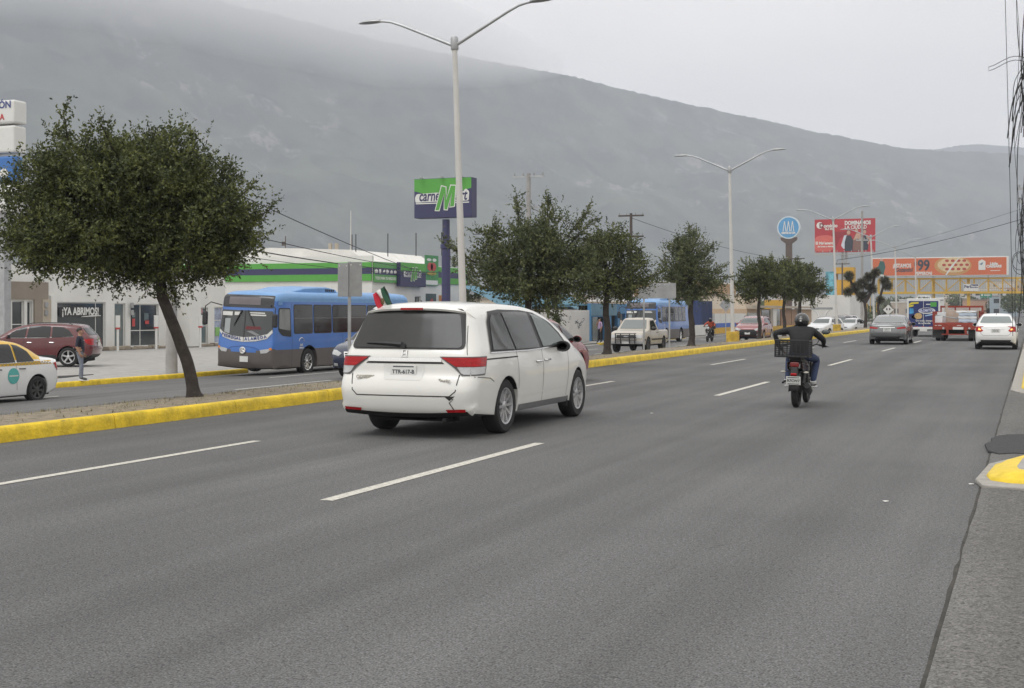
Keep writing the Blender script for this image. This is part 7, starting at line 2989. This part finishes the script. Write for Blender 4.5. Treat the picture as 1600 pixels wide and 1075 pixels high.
# ================================================================== trees
def leafmat(name, a, b_, c):
    m = bpy.data.materials.new(name)
    m.use_nodes = True
    t = m.node_tree
    p = t.nodes['Principled BSDF']
    p.inputs['Roughness'].default_value = .55
    p.inputs['Specular IOR Level'].default_value = .35
    g = t.nodes.new('ShaderNodeNewGeometry')
    r = t.nodes.new('ShaderNodeValToRGB')
    r.color_ramp.elements[0].color = (*a, 1)
    r.color_ramp.elements[1].color = (*c, 1)
    e = r.color_ramp.elements.new(.6)
    e.color = (*b_, 1)
    nz_ = t.nodes.new('ShaderNodeTexNoise')             # light and dark clumps of the crown, put into the leaf colour by noise
    nz_.inputs['Scale'].default_value = 2.6
    nz_.inputs['Detail'].default_value = 2
    t.links.new(g.outputs['Position'], nz_.inputs['Vector'])
    ad_ = t.nodes.new('ShaderNodeMath')
    ad_.operation = 'MULTIPLY_ADD'
    t.links.new(nz_.outputs[0], ad_.inputs[0])
    ad_.inputs[1].default_value = 2.2
    ad_.inputs[2].default_value = -1.1
    ad2 = t.nodes.new('ShaderNodeMath')
    ad2.operation = 'ADD'
    ad2.use_clamp = True
    t.links.new(g.outputs['Random Per Island'], ad2.inputs[0])
    t.links.new(ad_.outputs[0], ad2.inputs[1])
    t.links.new(ad2.outputs[0], r.inputs[0])
    t.links.new(r.outputs[0], p.inputs['Base Color'])
    tr = t.nodes.new('ShaderNodeBsdfTranslucent')
    t.links.new(r.outputs[0], tr.inputs['Color'])
    mx_ = t.nodes.new('ShaderNodeMixShader')
    mx_.inputs[0].default_value = .2
    t.links.new(p.outputs[0], mx_.inputs[1])
    t.links.new(tr.outputs[0], mx_.inputs[2])
    t.links.new(mx_.outputs[0], t.nodes['Material Output'].inputs['Surface'])
    return m


m_leaf = leafmat('oak_leaf', (.036, .048, .018), (.080, .098, .032), (.16, .175, .052))
m_leafd = leafmat('oak_leaf_dry', (.048, .062, .028), (.098, .122, .050), (.18, .19, .08))
m_leafp = leafmat('far_leaf', (.05, .07, .03), (.09, .12, .05), (.16, .18, .08))
m_bark = M('bark', (.045, .037, .032), .95, var=.3, sc=8, bump=1., bsc=18)


def leaf_mesh(name, P, D, U_, Ln, Wd, mat):
    """P centres, D leaf direction, U_ side direction: one lozenge leaf each"""
    n = len(P)
    V = np.empty((n, 4, 3))
    V[:, 0] = P - D * Ln[:, None] * .5
    V[:, 1] = P + U_ * Wd[:, None] * .5
    V[:, 2] = P + D * Ln[:, None] * .5
    V[:, 3] = P - U_ * Wd[:, None] * .5
    me = bpy.data.meshes.new(name)
    me.vertices.add(n * 4)
    me.vertices.foreach_set('co', V.reshape(-1))
    me.loops.add(n * 4)
    me.loops.foreach_set('vertex_index', np.arange(n * 4))
    me.polygons.add(n)
    me.polygons.foreach_set('loop_start', np.arange(n) * 4)
    me.polygons.foreach_set('loop_total', np.full(n, 4))
    me.materials.append(mat)
    me.update()
    return me


def unit(a):
    return a / np.maximum(np.linalg.norm(a, axis=1, keepdims=True), 1e-9)


def crown(name, seed, lobes, nclump, nsprig, nleaf, mat, lsize=(.07, .032), sprig=.34, wild=14, wildlen=1.1, up=.45):
    """lobes: (cx, cy, cz, rx, ry, rz) overlapping masses; leaves sit on sprigs that leave the clumps outwards and upwards"""
    rg = np.random.default_rng(seed)
    lo = np.array(lobes, float)
    vol = lo[:, 3] * lo[:, 4] * lo[:, 5]
    pick = rg.choice(len(lo), nclump, p=vol / vol.sum())
    d = unit(rg.normal(size=(nclump, 3)))
    r = rg.random(nclump) ** .42
    cen = lo[pick, :3] + d * lo[pick, 3:] * r[:, None] * rg.uniform(.82, 1.06, (nclump, 1))
    mid = (lo[:, :3] * vol[:, None]).sum(0) / vol.sum()
    rad = rg.uniform(.09, .24, nclump)
    S_, A = [], []
    for c, k, rr_ in zip(cen, pick, rad):
        st = c + rg.normal(size=(nsprig, 3)) * rr_ * np.array([1, 1, .7])
        out = unit(st - mid - np.array([0, 0, -.2]))
        ax = unit(out * .75 + np.array([0, 0, .32]) + rg.normal(size=(nsprig, 3)) * .55)
        S_.append(st)
        A.append(ax)
    # long wild shoots that break the outline
    tw = []
    for k in range(wild):
        q = rg.integers(len(lo))
        dd = unit(rg.normal(size=(1, 3)) + np.array([[0, 0, up]]))[0]
        st = lo[q, :3] + dd * lo[q, 3:] * .95
        ax = unit((dd * .8 + np.array([0, 0, up]) + rg.normal(size=3) * .25)[None])[0]
        ln = wildlen * rg.uniform(.4, 1.)
        tw.append((st - ax * .2, st + ax * ln * .55, st + ax * ln + np.array([0, 0, -.08 * ln])))
        m_ = int(13 * ln / .3)
        tt = rg.random(m_)[:, None]
        S_.append(st + ax * tt * ln + rg.normal(size=(m_, 3)) * .025)
        A.append(unit(ax + rg.normal(size=(m_, 3)) * .8))
    S_, A = np.concatenate(S_), np.concatenate(A)
    n = len(S_)
    P, D = [], []
    for k in range(nleaf):
        t_ = (k + rg.random(n)) / nleaf
        ln = sprig * rg.uniform(.6, 1.1, n)
        side = unit(rg.normal(size=(n, 3)))
        P.append(S_ + A * (t_ * ln)[:, None] + side * .024)
        D.append(unit(A * .6 + side))
    P, D = np.concatenate(P), np.concatenate(D)
    U_ = unit(np.cross(D, rg.normal(size=D.shape)))
    s_ = rg.uniform(.7, 1.25, len(P))
    return leaf_mesh(name, P, D, U_, lsize[0] * s_, lsize[1] * s_, mat), cen, tw


def limb_mesh(name, trunk, r0, r1, cen, tw, seed, nlimb=9):
    rg = random.Random(seed)
    g = MB()
    tp = catmull(trunk, 5)
    n = len(tp)
    rr_ = [r0 + (r1 - r0) * (k / (n - 1)) ** .8 for k in range(n)]
    rr_[0] *= 1.55
    rr_[1] *= 1.18
    tp = [Vector(p) + Vector((mnoise.noise(Vector((k * .5, seed, 0))), mnoise.noise(Vector((k * .5, seed, 5))), 0)) * .03 for k, p in enumerate(tp)]
    g.tube(tp, rr_, 12)
    top = Vector(trunk[-1])
    base = Vector(trunk[-2])
    cs = list(cen)
    rg.shuffle(cs)
    mains = []
    for c in cs[:nlimb]:
        c = Vector(c)
        st = top.lerp(base, rg.uniform(0, .5))
        m_ = st.lerp(c, .5) + Vector((rg.uniform(-.1, .1), rg.uniform(-.1, .1), rg.uniform(.0, .2)))
        pts = catmull([st, st.lerp(m_, .5) + Vector((0, 0, .05)), m_, c], 3)
        k_ = len(pts)
        g.tube(pts, [r1 * .75 * (1 - .8 * j / (k_ - 1)) for j in range(k_)], 7)
        mains.append((m_, c))
    for c in cs[nlimb:nlimb * 6]:
        c = Vector(c)
        m_, e = min(mains, key=lambda q: (q[0].lerp(q[1], .5) - c).length)
        st = m_.lerp(e, rg.uniform(.1, .7))
        g.tube([st, st.lerp(c, .5) + Vector((0, 0, .05)), c], [r1 * .28, r1 * .2, r1 * .07], 5)
    for t3 in tw:
        g.tube([tuple(p) for p in t3], [.02, .013, .006], 4)
    return g


def tree(label, X, Y, z0, trunk, r0, r1, lobes, seed, nc, ns, nl, mat=m_leaf, group='trees along the median', sc=1., **kw):
    root = thing('oak_tree', label, 'tree', (X, Y, z0), group=group)
    me, cen, tw = crown('crown', seed, lobes, nc, ns, nl, mat, **kw)
    link('crown', me, root)
    limb_mesh('trunk', trunk, r0, r1, cen, tw, seed).build('trunk', m_bark, root, smooth=True, angle=70)
    return root


# picture-plane helpers: offsets to the right in the photograph run along this direction
rv = Vector((math.cos(TH), math.sin(TH), 0))


def lob(off, z, r, rz, dep=0., rd=None):
    """a crown mass 'off' metres to the right of the trunk as the photograph shows it, 'dep' metres further away"""
    p = rv * off + Vector((-rv.y, rv.x, 0)) * dep
    return (p.x, p.y, z, r, rd or r, rz)


Xt = -13.5
# the large leaning tree on the left: 90 px per metre
Yt = on_x(304, Xt)
tk = [rv * 0, rv * -.12 + Vector((0, 0, .6)), rv * -.36 + Vector((0, 0, 1.25)), rv * -.55 + Vector((0, 0, 1.75)), rv * -.62 + Vector((0, 0, 2.3))]
tree('large dense dark green tree with a leaning trunk at the left', Xt, Yt, .13, tk, .112, .088,
     [lob(-1.30, 3.2, 1.5, 1.05), lob(-0.30, 3.2, 1.25, 1.05), lob(-2.40, 3.05, 1.05, .9), lob(0.30, 2.8, .7, .7), lob(-2.70, 2.5, .8, .45), lob(-1.70, 2.42, 1.1, .45), lob(-0.30, 2.35, .9, .42), lob(0.58, 2.4, .4, .42), lob(-0.80, 3.92, 1.3, .62), lob(-2.20, 3.85, .9, .62), lob(-1.30, 4.05, 1.1, .45),
      lob(0.65, 2.95, .3, .22)], 21, 380, 32, 14, wild=40, wildlen=.6, lsize=(.062, .03), sprig=.34)
# the others
specs = [('bushy median tree with a long shoot reaching right, behind the minivan', 826, .13, [lob(-.1, 3.0, 1.4, 1.05), lob(-.95, 2.7, .9, .8), lob(.85, 2.7, .95, .85), lob(.35, 3.7, .95, .65), lob(0, 2.2, 1.35, .45)], 31, 215, 19, 10, 26, 1.2, m_leafd, .11),
         ('rounded median tree touching the shoot of its left neighbour', 948, .13, [lob(.0, 3.1, 1.1, 1.05), lob(-.75, 2.7, .8, .8), lob(.75, 2.8, .65, .8), lob(.15, 3.75, .75, .65), lob(0, 2.2, 1.1, .4)], 32, 180, 17, 8, 16, .8, m_leaf, .12),
         ('median tree in front of the second bus', 1080, .12, [lob(-.1, 3.4, 1.15, 1.25), lob(.6, 2.9, .8, .9), lob(-.8, 2.8, .75, .8), lob(-.1, 4.1, .85, .75), lob(0, 2.4, 1.1, .45)], 33, 170, 16, 9, 22, .7, m_leafd, .13),
         ('left one of the three slim trees left of the motorcyclist', 1186, .1, [lob(0, 3.3, 1.15, 1.1), lob(.6, 3.0, .9, .8), lob(-.5, 2.8, .8, .7)], 34, 130, 15, 7, 10, .6, m_leaf, .1),
         ('middle one of the three slim trees, behind the motorcyclist', 1225, .1, [lob(0, 3.4, 1.15, 1.1), lob(-.5, 3.0, .9, .8), lob(.4, 2.7, .8, .6)], 35, 130, 15, 7, 10, .6, m_leaf, .1),
         ('right one of the three slim trees, above the rider', 1250, .1, [lob(.2, 3.3, 1.2, 1.15), lob(.9, 3.0, .8, .8), lob(-.3, 3.9, .8, .7)], 36, 130, 15, 7, 10, .6, m_leaf, .12)]
for lb, px, z0, lobes, sd_, nc, ns, nl, wl_, wle, mt, r0 in specs:
    Yq = on_x(px, Xt)
    tree(lb, Xt, Yq, z0, [Vector((0, 0, 0)), Vector((.04, 0, .8)), Vector((-.03, 0, 1.5)), Vector((.02, 0, 2.3)), Vector((0, 0, 3.0))], r0 * 1.15, r0 * .7, lobes, sd_, nc, ns, nl, mt, wild=wl_, wildlen=wle, up=.12 if px == 826 else .35,
         lsize=(.085, .04) if Yq < 60 else (.12, .055), sprig=.36)
# light green tree at the left picture edge and one behind the blue container
tree('thin young tree beside the blue container', on_y(1062, 125), 125, ZW, [Vector((0, 0, 0)), Vector((.1, 0, .8)), Vector((-.1, 0, 1.8)), Vector((0, 0, 3.0))], .1, .06,
     [lob(.2, 4.2, 1.7, 1.4), lob(1.2, 3.6, 1.0, .9)], 42, 90, 14, 6, m_leafp, group='trees beyond the far carriageway', lsize=(.18, .08))
tree('olive green bush behind the carne Mart pole', on_y(716, 100), 100, ZW, [Vector((0, 0, 0)), Vector((.1, 0, 1.0)), Vector((0, 0, 2.0)), Vector((0, 0, 3.0))], .12, .08,
     [lob(.2, 3.6, 1.6, 1.5), lob(.8, 2.4, 1.3, 1.0), lob(-.2, 5.0, .9, .8)], 43, 90, 14, 6, m_leafp, group='trees beyond the far carriageway', lsize=(.17, .08))


# shaggy yuccas in the median
def yucca(label, px, heads, seed, trunks, X=-13.6):
    Yq = on_x(px, X)
    root = thing('yucca_tree', label, 'tree', (X, Yq, .1), group='shaggy yuccas in the median')
    g = MB()
    for tr_ in trunks:
        g.tube(catmull([Vector(p) for p in tr_], 4), [.16 - .05 * k / (4 * (len(tr_) - 1)) for k in range(4 * (len(tr_) - 1) + 1)], 8)
    g.build('trunk', m_bark, root, smooth=True)
    rg = np.random.default_rng(seed)
    Ps, Ds = [], []
    for hx, hy, hz_, r in heads:
        n = 420
        d = unit(rg.normal(size=(n, 3)) + np.array([0, 0, .15]))
        Ps.append(np.array([hx, hy, hz_]) + d * r * .55)
        Ds.append(d)
    P, D = np.concatenate(Ps), np.concatenate(Ds)
    U_ = unit(np.cross(D, rg.normal(size=D.shape)))
    me = leaf_mesh('crown', P, D, U_, np.full(len(P), .62), np.full(len(P), .05), leafmat('yucca_leaf%d' % seed, (.06, .055, .04), (.10, .10, .065), (.17, .16, .10)))
    link('crown', me, root)
    return root


yucca('wide shaggy yucca with several heads left of the grey saloon', 1352, [(-1.4, 0, 4.6, .5), (-.9, .3, 3.6, .6), (-.2, -.2, 3.9, .7), (.5, .2, 3.5, .6), (-.3, .2, 2.8, .6), (.3, 0, 4.5, .5), (.9, 0, 4.9, .45), (-1.5, 0, 3.2, .45)], 3,
      [[(0, 0, 0), (.05, 0, 1.4), (-.1, 0, 2.6)], [(-.1, 0, 2.4), (-.8, .2, 3.2), (-1.3, 0, 4.3)], [(0, 0, 2.3), (.5, .1, 3.3), (.8, 0, 4.6)]])
yucca('slanting two headed yucca right of the wide one', 1372, [(.6, 0, 4.4, .55), (.9, 0, 3.9, .5), (.2, 0, 2.6, .4), (.9, .2, 1.7, .5)], 4, [[(0, 0, 0), (.15, 0, 1.0), (.0, 0, 2.0), (.5, 0, 4.0)], [(.1, 0, .6), (.6, 0, 1.3), (.9, 0, 1.6)]])

# ================================================================== distant town beyond the footbridge
rs = random.Random(17)
cols = [(.55, .53, .5), (.42, .36, .3), (.5, .44, .36), (.34, .33, .33), (.45, .28, .2), (.5, .5, .52), (.3, .36, .4)]
houses = []
nouns = ['pale grey', 'tan', 'cream', 'dark grey', 'brick coloured', 'whitish', 'slate blue']


def house(px, Y, w_, h_, ci, label, d=8., z=0.):
    X = on_y(px, Y)
    root = thing('far_house', label, 'building', (X, Y, z), group='houses of the distant town')
    mt = M('town_%d' % ci, cols[ci], .85, var=.1, sc=.3)
    n = max(1, int(w_ / 3))
    holes = []
    st = max(1, int(h_ / 3))
    for i in range(n):
        for j in range(st):
            u0 = w_ * (i + .3) / n
            holes.append((u0, u0 + w_ / n * .38, 1.0 + j * 3, 2.3 + j * 3))
    wallgrid(root, 'wall', 0, w_, -1, h_, [h for h in holes if h[3] < h_], mt)
    g = MB()
    g.box(w_ - .01, w_, .26, d, -1, h_)
    g.box(-.0, .01, .26, d, -1, h_)
    g.build('side_wall', mt, root)
    g = MB()
    g.box(-.15, w_ + .15, -.15, d, h_, h_ + .25)
    g.build('roof', m_roofw if ci % 2 else m_wallt, root)
    for h in holes:
        if h[3] < h_:
            q = MB()
            q.box(h[0], h[1], .12, .16, h[2], h[3])
            q.build('window', m_shopg, root)
    return root


lst = [(1437, 520, 14, 5, 3), (1462, 460, 10, 6, 1), (1480, 560, 16, 7, 0), (1504, 430, 9, 5, 4), (1519, 480, 11, 9, 5), (1533, 600, 16, 9, 2), (1546, 420, 8, 6, 6), (1557, 520, 12, 8, 0), (1568, 640, 14, 12, 4), (1576, 430, 7, 7, 5),
       (1588, 560, 12, 9, 3), (1405, 420, 9, 5, 5), (1392, 380, 9, 4, 1), (1560, 760, 22, 16, 5), (1540, 820, 20, 19, 2), (1510, 780, 26, 14, 6), (1585, 700, 16, 17, 1), (1474, 720, 22, 12, 2)]
FAR = ['long low grey block just right of the delivery truck roof', 'two storey tan house above the left end of the flatbed', 'wide pale grey block above the middle of the flatbed', 'small brick coloured house beneath the footbridge name board',
       'three storey whitish block left of the green overhead sign', 'wide cream block behind the green overhead sign', 'slate blue narrow house right of the green overhead sign', 'pale grey block above the white saloon roof',
       'tall brick coloured block behind the white saloon', 'narrow whitish house above the right half of the white saloon', 'dark grey block at the right picture edge under the footbridge', 'whitish low house behind the warning sign',
       'tan low house left of the warning sign', 'large whitish block far up the hill, right of the others', 'tallest cream tower block far beyond the footbridge', 'widest slate blue block far beyond the footbridge',
       'tall tan block furthest right beyond the footbridge', 'wide cream block far behind the flatbed']
for i, (px, Y, w_, h_, ci) in enumerate(lst):
    house(px, Y, w_, h_, ci, FAR[i])
# green overhead road sign beyond the bridge
gs_ = thing('overhead_sign', 'green overhead road sign beyond the footbridge', 'road sign', (on_y(1540, 372), 372, 0))
zg = lambda p: hz(p, on_y(1540, 372), 372)
g = MB()
g.box(-1.4, 1.6, 0, .1, zg(465), zg(457))
pg = g.build('panel', M('sign_green', (.02, .20, .12), .5), gs_)
g = MB()
g.box(-1.1, -.7, -.03, 0, zg(462.5), zg(459.5))
g.box(-.4, 1.2, -.03, 0, zg(461.8), zg(460.3))
g.build('panel_print', m_signw, pg)
g = MB()
g.box(3.4, 3.7, 0, .3, 0, zg(457))
g.box(-1.4, 3.7, .12, .3, zg(461.5), zg(460.5))
g.build('gantry', m_galv, gs_)
# trees of the town: one mass of leaves
Ps = []
rg = np.random.default_rng(9)
for k in range(120):
    if k < 62:
        px, Y, r = rs.uniform(1375, 1602), rs.uniform(370, 720), rs.uniform(2.0, 4.5)
        X, zc_ = on_y(px, Y), rs.uniform(1.5, 5)
    else:
        px, Y, r = rs.uniform(660, 1370), rs.uniform(190, 420), rs.uniform(1.8, 3.2)
        X, zc_ = on_y(px, Y), rs.uniform(.5, 2.2)
        if X > -34:
            continue
    n = 420
    d = unit(rg.normal(size=(n, 3)))
    Ps.append(np.array([X, Y, zc_]) + d * (rg.random((n, 1)) ** .4) * np.array([r, r, r * .8]))
P = np.concatenate(Ps)
D = unit(rg.normal(size=P.shape))
me = leaf_mesh('distant_trees', P, D, unit(np.cross(D, rg.normal(size=P.shape))), np.full(len(P), .9), np.full(len(P), .5), m_leafp)
tag(link('distant_trees', me), 'mass of distant trees between the town houses', 'trees', kind='stuff')
# low roofs behind the far shops
LOW = ['cream low house right of the carne Mart pole', 'pale grey low house behind the bushy median tree', 'tan low house behind the graffiti wall', 'whitish low house between the second and third median trees', 'slate blue low house above the blue shop',
       'pale grey low house above the second bus', 'cream low house behind the wide blank sign', 'whitish low house behind the blue container']
for i, (px, Y, w_, h_, ci) in enumerate([(700, 150, 12, 3.6, 2), (760, 175, 14, 4.2, 0), (870, 160, 10, 3.4, 1), (905, 210, 14, 4.6, 5), (960, 170, 9, 4.0, 6), (1010, 190, 12, 4.4, 0), (1060, 170, 9, 4.2, 2), (1090, 230, 14, 5.2, 5)]):
    o = house(px, Y, w_, h_, ci, LOW[i], 8, ZW)
    o['group'] = 'low houses behind the far shops'
# cars of the far queue
for px, Y, c_, lb in ((1588, 118, (.3, .3, .32), 'distant grey car ahead of the white saloon'),):
    pass
# grit and litter on the near lane
for k, (px, py) in enumerate(((1384, 784), (1517, 757), (1018, 646))):
    e = 2050 * 1.64 / (py - 486)
    p = ray(px, HZ) * e
    g = MB()
    g.prism([(p.x + .022 * math.cos(a) * (1 + .4 * math.sin(3 * a + k)), p.y + .03 * math.sin(a)) for a in [2 * PI * q / 9 for q in range(9)]], 'z', .004, .008)
    tag(g.build('litter', m_speck), ['scrap of paper near the middle of the right lane', 'crumpled scrap beside the yellow kerb end', 'white scrap on the road behind the minivan'][k], 'litter', 'scraps of litter on the road')
